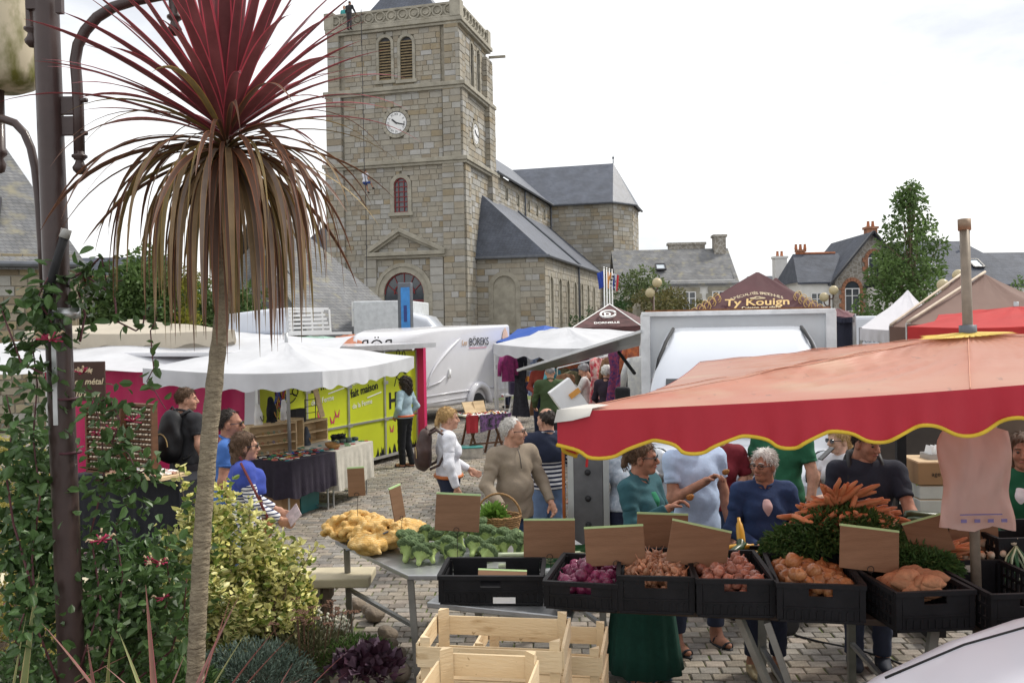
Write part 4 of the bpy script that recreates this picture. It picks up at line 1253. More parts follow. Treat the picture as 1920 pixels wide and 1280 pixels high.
# ---------------------------------------------------------------- lime green charcuterie trailer
TA,TB = Vector((-3.86,13.25,0)),Vector((-1.93,17.45,0))
tv = (TB - TA).normalized(); tl = (TB - TA).length; tn = Vector((tv.y,-tv.x,0))
tr_ = empty("food_trailer",TA,math.atan2(tv.y,tv.x),"lime green and pink food trailer with closed lettered shutters","trailer")
m_lime = mat("lime_print",(.52,.58,.025),.45,.05,2)
m_pink = mat("pink_panel",(.60,.03,.13),.5,.06,2)
m_butter = mat("butterfly_pink",(.5,.03,.12),.6,.1,5)
m_ink = mat("black_print",(.01,.01,.012),.6,.1,5)
m_wh_print = mat("white_print",(.82,.82,.80),.6,.03,5)
MB().box((tl / 2,1.05,1.12),(tl - .04,2.0,1.94)).build("body",m_pvc,tr_)
MB().box((tl / 2 - .25,.9,2.17),(tl + .6,2.6,.07)).build("roof",m_pvc,tr_,bevel=.02)
MB().box((tl / 2 - .25,-.42,2.165),(tl + .66,.04,.09)).build("roof_edge",m_alu,tr_)
cw = tl / 4
for i in range(4):
  x = (i + .5) * cw
  MB().box((x,-.0,1.45),(cw - .05,.03,1.22)).build("upper_shutter",m_lime,tr_)
  MB().box((x,-.0,.48),(cw - .05,.03,.66)).build("lower_shutter",m_lime,tr_)
q = MB()
for i in range(5): q.box((i * cw,-.012,1.1),(.045,.05,1.95))
q.box((tl / 2,-.014,.825),(tl,.045,.035)); q.box((tl / 2,-.014,.13),(tl,.05,.05)); q.build("frame",m_alu,tr_)
for i in (1,2,3):
  for z in (1.5,.82): MB().box((i * cw,-.05,z),(.13,.03,.06)).build("latch",m_alu,tr_)
MB().box((tl + .07,-.08,1.12),(.1,.2,2.0)).build("end_panel",m_pink,tr_)
for (x,z,sz,col) in ((cw * 1.42,1.52,.17,0),(cw * 2.42,1.36,.17,0)):
  text("lettering","Charcuterie",.15,(x - .36,-.02,z + .15),(1,0,.12),(0,0,1),m_wh_print,tr_,.002)
  text("lettering","fait maison",.2,(x - .4,-.02,z - .06),(1,0,.12),(0,0,1),m_ink,tr_,.002,bold=.004)
  text("lettering","de la Ferme",.13,(x - .36,-.02,z - .26),(1,0,.08),(0,0,1),m_wh_print,tr_,.002)
  MB().bar((x + .1,-.021,z - .1),(x + .56,-.021,z - .03),.02,.004,up=(0,1,0)).build("underline",m_wh_print,tr_)
text("lettering","H",.42,(cw * 3.12,-.02,1.0),(1,0,0),(0,0,1),m_ink,tr_,.002,bold=.012)
for (x,z) in ((cw * 1.3,1.08),(cw * 1.72,1.05),(cw * 1.6,.96),(cw * 2.36,1.78),(cw * 2.66,1.86),(cw * 3.2,.6)):
  q = MB()
  for sg in (-1,1): q.prism([(x,-.018,z - .04),(x + sg * .07,-.018,z + .08),(x + sg * .055,-.018,z - .01),(x + sg * .04,-.018,z - .06)],(0,-1,0),.004)
  q.build("butterfly",m_butter,tr_)
q = MB()  # line-drawn pig faces
for (cx,cz_) in ((cw * .62,1.55),(cw * 3.5,1.72)):
  for (rx,rz_,dx,dz,a0,a1) in ((.22,.2,0,0,20,330),(.07,.06,.16,-.03,0,360),(.02,.02,.02,.06,0,360),(.02,.02,.14,.07,0,360),(.06,.14,-.08,.24,200,520),(.06,.12,.12,.22,200,520),(.3,.4,.05,-.45,60,170)):
    q.tube([(cx + dx + rx * math.cos(R(a)),-.022,cz_ + dz + rz_ * math.sin(R(a))) for a in range(a0,a1 + 1,20)],.009,4)
q.build("pig_drawing",m_ink,tr_)
q = MB(); rs = random.Random(5)
for k in range(70):
  x = rs.uniform(0.05,tl - .1); q.prism([(x,-.018,.15),(x + .1,-.018,.15),(x + .05 + rs.uniform(-.04,.04),-.018,.15 + rs.uniform(.05,.2))],(0,-1,0),.003)
tag(q.build("grass_print",m_ink,tr_),kind="stuff")
# draw bar and jockey wheel end
MB().bar((tl + .2,.6,.45),(tl + 1.2,.9,.45),.1,.1).build("drawbar",m_steel,tr_)
for y in (.25,1.8): wheel(tr_,(tl * .5,y + .2,.3),.3)
# pink tarpaulin side and white tarpaulin roof flap
tp = empty("pink_tarpaulin",(-5.5,13.35,0),0,"bright pink tarpaulin hung as the back of the jewellery stalls","tarpaulin")
rows = []
for j in range(10):
  z = 1.93 - 1.9 * j / 9
  rows.append([(-1.6 + 3.25 * i / 40,.05 * math.sin(i * .55 + j * .2) + .03 * math.sin(i * 1.3 + j * .5),z) for i in range(41)])
MB().grid(rows).build("cloth",mat("pink_pvc",(.62,.035,.15),.45,.08,2,trans=.25),tp,True)
q = MB().tube([(-1.65,0,1.95),(1.7,0,1.95)],.02,8); q.tube([(-1.6,0.05,0),(-1.6,.05,1.95)],.02,8); q.tube([(1.65,.05,0),(1.65,.05,1.95)],.02,8); q.build("frame",m_alu,tp)
rows = [[(-3.2 + 6.0 * i / 24,-.6 + 2.6 * j / 6,1.96 + .42 * math.sin(math.pi * j / 12) + .03 * math.sin(i * .8)) for i in range(25)] for j in range(7)]
MB().grid(rows).build("roof_cloth",m_white_cloth,tp,True)
# ---------------------------------------------------------------- parasols of the left-hand stalls
canopy("jewellery_parasol","white square parasol with scalloped hem over the jewellery tables","parasol",
   [P(268,690,10.6),P(603,696,10.0),P(776,668,13.8),(-3.98,14.2,2.06)],P(537,641,12.1),.22,[m_white_cloth],6,.05,mast=(-3.08,12.1,0),top=.12,amp=.04)
canopy("beige_parasol","large cream parasol seen from below behind the pink tarpaulin","parasol",
   [P(40,622,14.2),P(440,618,14.0),P(462,640,16.5),P(110,690,16.8)],P(250,598,15.2),.26,[mat("cream_canvas",(.62,.56,.46),.85,.06,2,trans=.3)],5,.05,amp=.08)
canopy("white_parasol","white parasol roof behind the green trailer","parasol",
   [P(280,668,17),P(440,660,16.5),P(600,634,19),(-7.3,20,2.35)],P(440,622,18),.18,[m_white_cloth],6,.04,amp=.05)
canopy("orange_parasol","faded orange parasol top between the white van and the white trailer","parasol",
   [P(602,652,22),P(700,660,21),P(760,640,23),(-5,25,2.3)],P(660,626,23),.15,[mat("faded_orange",(.55,.22,.13),.8,.1,2,trans=.25)],6,.04,amp=.05)
canopy("green_parasol","small pale green parasol behind the orange one","parasol",
   [P(560,650,24),P(620,652,23.5),P(668,636,25),(-6.6,27,2.3)],P(605,630,25),.15,[mat("pale_green_canvas",(.38,.58,.48),.8,.1,2,trans=.25)],6,.04,amp=.05)
# white van with louvred wind deflector
vn = empty("white_van",(P(520,640,20).x,20,0),R(8),"white van roof with slatted wind deflector behind the stalls","van")
loft([(-1.9,0,.95,.4,2.25,.2),(-1.7,0,.98,.35,2.4,.2),(.2,0,1.0,.35,2.42,.2)],m_van,"cab",vn).rotation_euler = (0,0,0)
loft([(-1.2,.1,.5,2.40,2.45,.02),(-1.0,.1,.75,2.40,2.88,.12),(-.1,.1,.8,2.40,2.98,.12),(.28,.1,.82,2.40,3.0,.1)],m_van,"deflector",vn)
for i in range(6):
  z = 2.46 + i * .09
  MB().bar((.35,-.75,z),(1.25 - i * .03,-.75,z + .01),.05,.03,up=(0,1,0)).build("slat",m_white,vn)
q = MB()
for x in (.4,.62,.85,1.08,1.24): q.bar((x,-.72,2.42),(x - .02,-.72,2.98 - .03 * (x > 1.1)),.035,.03)
q.bar((.2,-.74,2.42),(1.7,-.74,2.42),.06,.06); q.bar((.3,-.74,2.98),(1.2,-.74,2.96),.05,.05); q.build("slat_frame",m_white,vn)
for y in (-.8,.8): wheel(vn,(-1.2,y,.34),.34)
# ---------------------------------------------------------------- white aerodynamic trailer
b0 = Vector((-2.2,22.3,0)); b1 = Vector((-.06,26.0,0)); bd = (b1 - b0).normalized(); bl = (b1 - b0).length
bt = empty("white_trailer",b0,math.atan2(bd.y,bd.x),"white streamlined catering trailer with sculpted side","trailer")
yc = 1.05
loft([(-1.15,yc,.35,.75,1.75,.15),(-.95,yc,.62,.6,2.15,.2),(-.55,yc,.88,.5,2.38,.2),(0,yc,1.02,.45,2.46,.14),(.8,yc,1.05,.42,2.5,.1),(bl - .05,yc,1.05,.42,2.56,.08),(bl,yc,1.03,.44,2.54,.08)],m_pvc,"body",bt,5)
q = MB(); q.tube([(.05 + 1.55 * f_,-.012,1.0 + 1.2 * f_ ** .6) for f_ in [i / 14 for i in range(15)]],[.012 + .035 * math.sin(math.pi * i / 14) for i in range(15)],6)
q.tube([(.05,-.01,1.0),(.6,-.015,1.1),(.85,-.012,1.22)],.02,6); q.tube([(-.2,.02,.75),(1.2,-.015,.78),(bl - .1,-.012,.78)],.02,6); q.tube([(-.2,.0,.58),(1.2,-.015,.6),(2.4,-.012,.6)],.012,6)
q.build("side_moulding",m_pvc,bt,True)
MB().tube([(1.0,-.03,1.18),(1.05,-.03,1.4)],[.045,.035],8).build("side_lamp",m_white,bt,True)
MB().box((bl - .55,-.015,1.35),(.8,.03,1.35)).build("side_door",mat("door_grey",(.66,.66,.68),.4),bt,bevel=.01)
MB().box((bl - .9,-.04,1.35),(.03,.03,.12)).build("door_handle",m_dark,bt)
q = MB(); q.tube([(2.45 + .52 * math.cos(R(a)),-.06,.38 + .52 * math.sin(R(a))) for a in range(0,181,15)],.1,8); q.build("mudguard",m_pvc,bt,True)
wheel(bt,(2.45,.06,.34),.34,.2,(0,-1,0))
MB().box((bl - .5,-.02,.5),(.12,.02,.06)).build("side_reflector",mat("reflector_red",(.5,.05,.03),.3),bt)
text("lettering","BÖREKS",.30,(bl - 2.25,-.02,2.0),(1,0,0),(0,0,1),m_ink,bt,.002,sx=.95)
text("lettering","Les",.2,(bl - 2.62,-.02,2.02),(1,0,0),(0,0,1),mat("brown_print",(.5,.3,.15),.6),bt,.002,shear=.2)
MB().box((bl - 1.8,-.018,1.93),(.9,.003,.015)).build("red_rule",m_butter,bt)
MB().lathe([(0,-.28),(.13,-.15),(.18,0),(.12,.16),(0,.3)],12,0,(0,0,0)).build("logo_figure",mat("peach_print",(.75,.5,.35)),bt,loc=(bl - .3,-.02,2.18)).scale = (1,.05,1)
text("lettering","BÖR",.42,(-.82,.38,1.95),(-.55,1,0),(0,0,1),m_ink,bt,.002)
MB().bar((-1.1,yc,.55),(-2.2,yc,.5),.09,.09).build("drawbar",m_steel,bt)
# lorry by the church
lo = empty("white_lorry",(P(765,600,30).x,30,0),R(-6),"white box lorry with wind deflector parked before the church door","lorry")
MB().box((-.9,1.6,2.0),(1.9,3.6,2.9)).build("box",mat("lorry_box",(.62,.64,.66),.4),lo,bevel=.04)
loft([(-.2,1.2,1.0,.5,3.1,.2),(.6,1.2,.95,.5,2.9,.25),(1.1,1.2,.9,.5,2.3,.25),(1.45,1.2,.85,.5,1.5,.25)],m_van,"cab",lo)
for x in (-1.2,.7): wheel(lo,(x,.05,.4),.4)
# ---------------------------------------------------------------- jewellery tables
TBL = [G(466,866,.8),G(544,866,.8),G(627,847,.8),G(698,827,.8)]
def cloth_table(name,label,p0,p1,depth,drop,mc,zt=.8,fold=.02,legs=True):
  """trestle table between two front corners, cloth hanging over the front and both ends"""
  p0,p1 = Vector((p0[0],p0[1],0)),Vector((p1[0],p1[1],0)); d = p1 - p0; L_ = d.length
  o = empty(name,p0,math.atan2(d.y,d.x),label,"table")
  MB().box((L_ / 2,depth / 2,zt - .02),(L_ - .02,depth - .02,.03)).build("table_top",m_wood,o)
  n = 36; top = []; prof = []
  ring = []
  def edge(f_):
    # front, right, back, left around the top
    Lt = 2 * L_ + 2 * depth; s_ = f_ * Lt
    if s_ < L_: return (s_,0,0,-1)
    s_ -= L_
    if s_ < depth: return (L_,s_,1,0)
    s_ -= depth
    if s_ < L_: return (L_ - s_,depth,0,1)
    s_ -= L_; return (0,depth - s_,-1,0)
  N = 160; rows = []
  for j in range(7):
    row = []
    for k in range(N):
      x,y,nx,ny = edge(k / N); dz = drop * j / 6
      a = fold * (j / 6) * (math.sin(k * .55) + .6 * math.sin(k * 1.21 + 1))
      row.append((x + nx * (.012 + a + .02 * j / 6),y + ny * (.012 + a + .02 * j / 6),zt + .004 - dz - (.02 * math.sin(k * .3) * j / 6)))
    rows.append(row)
  q = MB().grid(rows,0,True); q.add(rows[0],[tuple(range(N))])
  q.build("cloth",mc,o,False)
  if legs:
    for x in (.06,L_ - .06):
      for y in (.08,depth - .08): MB().tube([(x,y,0),(x,y,zt - .03)],.014,6).build("leg",m_alu,o)
    for x in (.06,L_ - .06): MB().bar((x,.08,.05),(x,depth - .08,.05),.025,.025).build("foot_rail",m_alu,o)
  return o
m_purple = mat("aubergine_cloth",(.028,.022,.036),.9,.2,8,.3,60)
m_ecru = mat("ecru_linen",(.56,.53,.46),.95,.1,10,.3,70)
m_black_cloth = mat("black_cloth",(.012,.013,.018),.9,.2,8,.2,60)
tdir = Vector((TBL[3].x - TBL[1].x,TBL[3].y - TBL[1].y,0)).normalized()
jt1 = cloth_table("jewellery_table","table under a dark aubergine cloth covered with beaded jewellery",TBL[1],TBL[2],1.0,.48,m_purple)
jt2 = cloth_table("linen_table","table under an ecru linen cloth at the far end of the jewellery stall",TBL[2] + tdir * .03,TBL[3],1.0,.55,m_ecru)
JM = Matrix.Translation((TBL[1].x,TBL[1].y,0)) @ Matrix.Rotation(math.atan2(tdir.y,tdir.x),4,'Z')
def jp(x,y,z): return JM @ Vector((x,y,z))
jrz = math.atan2(tdir.y,tdir.x)
jt0 = cloth_table("jewellery_table","black-cloth side table behind the woman in the striped top",jp(-.05,.75,0),jp(-.05,0,0) ,.9,.5,m_black_cloth)
jt0.location = jp(0,1.05,0); jt0.rotation_euler = (0,0,jrz)
beadcol = [mat("bead_%s" % n_,c,.3,.2,20) for n_,c in (("teal",(.03,.3,.32)),("red",(.45,.05,.05)),("amber",(.55,.28,.06)),("ivory",(.7,.68,.6)),("black",(.02,.02,.02)),("green",(.08,.3,.1)),("coral",(.6,.2,.15)),("blue",(.06,.1,.4)))]
rj = random.Random(9)
brm = []
for m_ in beadcol:
  q = MB(); q.tube([(.035 * math.cos(a),.035 * math.sin(a),.006) for a in [2 * math.pi * i / 12 for i in range(13)]],.006,5,cap=False); brm.append(q.mesh("bracelet",m_))
for k in range(110):
  x,y = rj.uniform(.05,1.25),rj.uniform(.04,.62)
  o = link("bracelet",rj.choice(brm),None,jp(x,y,.806),(rj.uniform(-.15,.15),rj.uniform(-.15,.15),rj.random() * 6),rj.uniform(.7,1.25))
  tag(o,"beaded bracelet laid out on the aubergine jewellery cloth","bracelet","bracelets on the aubergine cloth")
for k in range(26):
  o = link("stone_bracelet_roll",rj.choice(brm),None,jp(rj.uniform(1.4,2.1),rj.uniform(.05,.5),.806),(0,0,rj.random() * 6),rj.uniform(.7,1.2))
  tag(o,"beaded bracelet laid out on the ecru linen cloth","bracelet","bracelets on the linen cloth")
for k,(x,y,r_) in enumerate(((1.18,.1,.1),(1.3,.22,.085))):
  q = MB().lathe([(r_ * .5,0),(r_ * .9,.03),(r_,.07),(r_ * .93,.07),(r_ * .8,.035),(0,.02)],20); o = q.build("wicker_bowl",mat("wicker",(.38,.2,.07),.8,.3,30,.5),None,True,loc=jp(x,y,.806))
  tag(o,("wicker bowl of trinkets nearest the corner of the dark cloth","smaller wicker bowl beside the trinket bowl")[k],"bowl")
for k in range(7):
  q = MB().lathe([(.05,0),(.06,.02),(.055,.05),(.03,.055),(0,.055)],14); o = q.build("round_tin",mat("tin_dark",(.06,.09,.08),.4,.4,20,rnd=.5),None,True,loc=jp(1.55 + .09 * k,.3 + .05 * (k % 2),.806))
  tag(o,"small round dark tin standing in a row on the linen cloth","tin","round tins on the linen cloth")
# wooden display shelves
def shelf(name,label,x,y,w_,h,d_,nsh,rot=0):
  o = empty(name,jp(x,y,.806),jrz + rot,label,"shelf")
  for sx in (-w_ / 2,w_ / 2): MB().box((sx,0,h / 2),(.02,d_,h)).build("side_panel",m_wood,o)
  MB().box((0,d_ / 2 - .012,h / 2),(w_ - .02,.012,h)).build("back_panel",m_wood,o)
  for i in range(nsh + 1): MB().box((0,-.012,.012 + (h - .03) * i / nsh),(w_ - .022,d_ - .03,.016)).build("board",m_wood,o)
  return o
shelf("display_shelf","wooden display case with tilted ring trays on the jewellery stall",.55,.72,.75,.42,.2,3,R(-20))
shelf("wooden_box_shelf","upright wooden box shelf in the middle of the jewellery stall",1.15,.8,.3,.42,.25,1)
shelf("wooden_box_shelf","wider wooden box shelf at the back of the linen table",1.72,.85,.62,.34,.22,2)
ring_trays = MB()
for k in range(18):
  o = link("ring_card",brm[k % 8],None,jp(.3 + .03 * k,.66 + .02 * (k % 3) - .008 * k,.845 + .13 * (k % 3)),(R(80),0,jrz),.5)
  tag(o,"small ring display standing in the wooden display case","ring","rings in the wooden case")
def bust(x,y,z,sc,m_,label,tilt=0):
  q = SDF(.03); q.ell((0,0,.07),(.085,.045,.09)).cone((0,.0,.12),(0,.01,.22),.045,.028).ell((0,.0,.0),(.075,.05,.03))
  V,Q = q.mesh(.012)
  o = empty("necklace_bust",jp(x,y,z),jrz + R(20),label,"display bust"); o.scale = (sc,) * 3
  link("bust",np_mesh("bust",V,Q,m_),o)
  t = MB(); t.tube([(.06 * math.cos(a),-.045 + .012 * math.sin(a),.10 + .06 * math.sin(a)) for a in [math.pi * (1 + i / 10) for i in range(11)]],.005,5); t.build("necklace",m_ink if m_ is m_white else beadcol[2],o)
bust(.45,.82,1.22,1.15,m_white,"white necklace bust, left one above the wooden case"); bust(.75,.82,1.22,1.45,m_black_cloth,"black velvet necklace bust above the wooden case")
bust(1.05,.82,1.23,1.15,m_white,"white necklace bust, right one above the wooden case"); bust(1.45,.72,.81,1.1,mat("slate_bust",(.06,.07,.09),.6),"slate grey necklace bust in front of the box shelf")
q = MB()
for k in range(26): q.tube([(rj.uniform(-.12,.12),rj.uniform(-.03,.03),.5),(rj.uniform(-.14,.14),rj.uniform(-.04,.04),.2),(rj.uniform(-.16,.16),rj.uniform(-.04,.04),-.08)],.009,4,mi=k % 4)
o = empty("hanging_necklaces",jp(1.15,.95,1.45),jrz,"bunch of colourful beaded necklaces hanging under the white parasol","necklaces"); q.build("strand",[beadcol[1],beadcol[7],beadcol[4],beadcol[2]],o)
MB().tube([(-.2,.05,.52),(.2,.05,.52)],.01,6).tube([(0,.05,.52),(0,.05,-.25)],.01,6).build("hanging_stand",m_dark,o)
o = empty("earring_rack",jp(1.62,.86,1.15),jrz,"black wire earring rack with a small framed card","rack")
q = MB()
for z in (0,.1,.2,.3): q.bar((0,0,z),(.28,0,z),.01,.01)
for x in (0,.28): q.bar((x,0,0),(x,0,.32),.01,.01)
q.build("wire_frame",m_dark,o)
MB().box((-.18,0,.09),(.26,.1,.2)).build("black_box",m_ink,o)
o = empty("wooden_earring_board",jp(1.98,.86,1.15),jrz,"narrow pale wooden board for earrings leaning at the back of the stall","board")
MB().box((0,0,.26),(.12,.015,.52),rot=(R(-12),R(-6),0)).build("board",m_wood,o)
q = MB(); 
for z in (.1,.2,.3,.4): q.box((.0 - z * .1,-.02 + z * .2,z),(.02,.01,.02))
q.build("earring",m_dark,o)
o = empty("jewellery_pile",jp(1.95,.5,.806),jrz,"heap of black beaded necklaces on the linen table","necklaces")
q = MB()
for k in range(30):
  a0 = rj.random() * 6; q.tube([(.17 * math.cos(a0 + i * .5) * rj.uniform(.5,1),.1 * math.sin(a0 + i * .5) * rj.uniform(.5,1),.015 + rj.random() * .09) for i in range(9)],.007,4)
q.build("strand",m_ink,o)
o = empty("cardboard_box",jp(.25,.35,0),jrz,"brown cardboard box stored under the jewellery table","box"); MB().box((0,0,.2),(.4,.35,.4)).build("carton",mat("cardboard",(.36,.22,.11),.85,.1,5),o,bevel=.005)
o = empty("plastic_crate",jp(.75,.4,0),jrz,"teal plastic crate stored under the jewellery table","crate"); MB().box((0,0,.17),(.42,.36,.34),taper=1.08).build("tub",mat("teal_plastic",(.05,.2,.2),.5),o)
# ---------------------------------------------------------------- spoon-ring / stone stall with slatted cabinets
st = cloth_table("stone_stall_table","black-draped table holding the slatted stone cabinets",P(120,900,9.6),P(332,900,9.0),.7,.78,m_black_cloth,.95)
m_dkwood = mat("dark_wood",(.13,.06,.03),.6,.25,4,.2,stretch=(1,1,5))
def cabinet(px0,px1,top,bot,Y,label):
  a,b = P(px0,bot,Y),P(px1,bot,Y - .25); zt = P(px0,top,Y).z; d = b - a; d.z = 0; w_ = d.length; h = zt - a.z
  o = empty("slatted_cabinet",(a.x,a.y,a.z),math.atan2(d.y,d.x),label,"cabinet")
  q = MB()
  for x in (0,w_): q.box((x,0,h / 2),(.025,.07,h))
  for z in (0,h): q.box((w_ / 2,0,z),(w_ + .025,.07,.025))
  q.build("frame",m_dkwood,o); MB().box((w_ / 2,.03,h / 2),(w_,.01,h)).build("back_panel",m_dkwood,o)
  n = 12; sm = MB().lathe([(0,-.012),(.02,-.006),(.022,.004),(.012,.012),(0,.014)],8).mesh("pebble",mat("pebble",(.5,.42,.33),.35,.3,20,rnd=.5),True)
  for i in range(n):
    z = .035 + (h - .05) * i / n
    MB().box((w_ / 2,-.005,z),(w_ - .02,.06,.008)).build("shelf_slat",m_dkwood,o)
    for k in range(9): link("pebble",sm,o,(.05 + (w_ - .1) * k / 8 + random.uniform(-.008,.008),-.01,z + .018))
cabinet(168,232,763,882,9.7,"dark slatted wooden cabinet of polished stones, half hidden by leaves"); cabinet(233,291,757,875,9.55,"dark slatted wooden cabinet of polished stones beside the backpack man")
o = empty("stone_tray",P(275,893,9.1),math.atan2(-.6,1.25),"shallow wooden tray of pale stones on the black table","tray")
MB().box((0,0,.02),(.8,.35,.03)).build("tray",m_wood,o)
q = MB()
for k in range(90): q.box((random.uniform(-.37,.37),random.uniform(-.15,.15),.05),(.03,.05,.02),rot=(0,random.uniform(-.3,.3),random.uniform(-.3,.3)),mi=k % 3)
tag(q.build("pale_stones",[m_white,mat("stone_buff",(.6,.5,.36),.5),mat("stone_rose",(.5,.3,.24),.4)],o),kind="stuff")
a = P(140,750,10.3)
o = empty("price_board",(a.x,a.y,a.z),R(-5),"brown painted board with cream handwriting above the stone cabinets","sign")
MB().box((.18,0,.22),(.4,.025,.46)).build("board",mat("brown_board",(.055,.025,.018),.6),o)
m_cream = mat("cream_print",(.62,.52,.35),.7)
for k,s_ in enumerate(("réalisés","en métal","10 euros")): text("lettering",s_,(.075,.1,.085)[k],(.01,-.015,.33 - .145 * k),(1,0,0),(0,0,1),m_cream,o,.001,shear=.25,bold=.002)
MB().tube([(.18,.03,-1.2),(.18,.03,.4)],.012,6).build("post",m_dark,o)
# =================================================================== clothes stalls in the middle of the square
canopy("clothes_stall_canopy","white scalloped canopy over the clothes stall beside the white trailer","canopy",
   [P(925,645,19),P(1130,652,17.6),P(1202,622,21),P(1010,620,22.5)],P(1062,613,20),.26,[m_white_cloth],7,.05,legs=True,amp=.06,ribs=False)
canopy("blue_canopy","royal blue canopy top behind the white clothes stall","canopy",
   [P(930,640,25),P(1010,634,23.5),P(1075,620,27),P(970,617,28)],P(1022,610,25.5),.2,[mat("royal_blue_canvas",(.03,.10,.42),.7,.08,2,trans=.15)],0,.03,legs=True,ribs=False)
canopy("pale_green_canopy","pale green canopy edge behind the blue one","canopy",
   [P(955,630,30),P(1010,628,29),P(1060,619,31),P(985,617,32)],P(1000,612,30),.2,[mat("pale_green_canvas",(.38,.58,.48),.8)],0,.03,legs=True,ribs=False)
def logo_tent(name,label,corners,peak,m_,val=.3):
  return canopy(name,label,"tent",corners,peak,val,[m_],0,.02,1.0,legs=True,ribs=False,wr=.006)
m_burg = mat("burgundy_canvas",(.085,.025,.032),.7,.12,3,.2,4,trans=.12)
dn = logo_tent("brown_tent","dark brown wood-print pop-up tent with white ring logo",[P(1074,614,26),P(1201,610,26),P(1222,604,29),P(1105,606,29)],P(1143,570,27.4),mat("wood_print_canvas",(.10,.045,.045),.7,.5,3,stretch=(1,1,8),trans=.1))
def on_slope(o,pk,ca,cb,f_,g_,lift=.05):
  """point on the front slope of a tent: f_ along the front edge, g_ from peak (0) to edge (1)"""
  e = Vector(ca).lerp(Vector(cb),f_); pk = Vector(pk)
  p = pk.lerp(e,g_); p.z = pk.z + (e.z - pk.z) * g_
  n = (Vector(cb) - Vector(ca)).cross(pk - Vector(ca)).normalized()
  if n.y > 0: n = -n
  return p + n * lift - Vector(o.location)
def slope_text(o,pk,ca,cb,s,size,f_,g_,m_,shear=0,bold=0,name="lettering",sx=1,align='CENTER',rise=0):
  ca,cb,pk = Vector(ca),Vector(cb),Vector(pk)
  a = on_slope(o,pk,ca,cb,f_,g_); rt = (cb - ca).normalized(); upv = on_slope(o,pk,ca,cb,.5,g_ - .2) - on_slope(o,pk,ca,cb,.5,g_)
  return text(name,s,size,a,rt + Vector((0,0,rise)),upv,m_,o,.002,align,shear,sx,bold)
pk,ca,cb = P(1143,570,27.4),P(1074,614,26),P(1201,610,26)
c_ = on_slope(dn,pk,ca,cb,.5,.56,.08); rt = (cb - ca).normalized(); upv = (on_slope(dn,pk,ca,cb,.5,.4,.08) - c_).normalized()
q = MB(); q.tube([c_ + rt * (.23 * math.cos(a)) + upv * (.23 * math.sin(a)) for a in [R(10 + 335 * i / 24) for i in range(25)]],.035,6); q.build("ring_logo",m_wh_print,dn)
text("lettering","D",.3,c_ - upv * .11 - rt * .0,rt,upv,m_wh_print,dn,.004,'CENTER',bold=.01)
slope_text(dn,pk,ca,cb,"DORNELLE",.155,.5,.93,m_wh_print,bold=.004)
q = MB(); q.tube([on_slope(dn,pk,ca,ca,0,g_ / 8,.03) for g_ in range(9)],.02,5); q.tube([on_slope(dn,pk,cb,cb,0,g_ / 8,.03) for g_ in range(9)],.02,5); q.build("edge_binding",m_wh_print,dn)
# burgundy pancake tent
tk_c = [P(1258,604,17.6),P(1580,595,17.6),P(1530,584,20.8),P(1310,590,20.8)]; tk_p = P(1420,509,18.9)
tk = logo_tent("burgundy_tent","burgundy pop-up tent lettered in cream and gold behind the white truck",tk_c,tk_p,m_burg,.5)
m_gold = mat("gold_print",(.62,.42,.16),.6,.08); ca,cb = tk_c[0],tk_c[1]
for k,s_ in enumerate("SPÉCIALITÉS BRETONNES"):
  f_ = .24 + .52 * k / 20; slope_text(tk,tk_p,ca,cb,s_,.12,f_ * .9 + .05 + .0,.53 + .34 * ((f_ - .5) / .26) ** 2 * .30,m_cream,rise=-(f_ - .5) * 1.1)
slope_text(tk,tk_p,ca,cb,"Ty Kouign",.32,.5,.75,m_gold,.25,.005)
slope_text(tk,tk_p,ca,cb,"Cuisson sur place",.11,.53,.82,m_cream,bold=.003)
q = MB(); q.tube([on_slope(tk,tk_p,ca,cb,.5 + .05 * math.cos(a) * (1 + .6 * math.sin(3 * a)),.62 + .02 * math.sin(a),.07) for a in [2 * math.pi * i / 30 for i in range(31)]],.012,5); q.build("ribbon_emblem",m_cream,tk)
q = MB(); q.tube([on_slope(tk,tk_p,ca,cb,.2 + .6 * i / 20,.845 - .012 * math.sin(math.pi * i / 20),.05) for i in range(21)],.012,5); q.build("gold_underline",m_gold,tk)
for sg,f0 in ((1,.06),(-1,.94)):
  q = MB()
  for k in range(9):
    g_ = .56 + .035 * k; e = f0 + sg * .04 * (k % 2)
    fr = .5 + (e - .5)
    pc = on_slope(tk,tk_p,ca,cb,fr,g_,.04)
    q.tube([pc + rt * (.07 * math.cos(a)) + Vector((0,0,.085 * math.sin(a))) for a in [2 * math.pi * i / 8 for i in range(9)]],.008,4)
  q.build("lace_ornament",m_gold,tk)
canopy("burgundy_tent","second burgundy tent peak just behind the lettered one","tent",[P(1330,590,21.5),P(1560,586,21.5),P(1545,582,24.5),P(1340,586,24.5)],P(1455,520,23),.4,[m_burg],0,.03,.82,legs=True,ribs=False)
o = canopy("navy_tent","dark navy sided tent right of the white truck","tent",[P(1545,592,16.5),P(1601,594,16.2),P(1603,588,18.5),P(1550,588,18.5)],P(1570,578,17.3),.1,[mat("maroon_top",(.11,.03,.04),.7),mat("navy_canvas",(.02,.022,.04),.8)],0,.02,legs=True,ribs=False)
MB().grid([[Vector(P(1545 + 56 * i / 10,592 + .2 * i,16.4)) - Vector(o.location) - Vector((0,.02 * math.sin(i * 1.3),1.2 * j / 5)) for i in range(11)] for j in range(6)]).build("side_wall",mat("navy_canvas",(.02,.022,.04),.8),o,True)
canopy("white_tent","white pop-up tent left of the brown tents","tent",[P(1612,615,16),P(1742,617,15.6),P(1765,600,18.6),P(1650,600,18.8)],P(1702,543,17.2),.22,[mat("pearl_canvas",(.70,.69,.73),.8,.04,2,trans=.2)],0,.03,.85,legs=True,ribs=False)
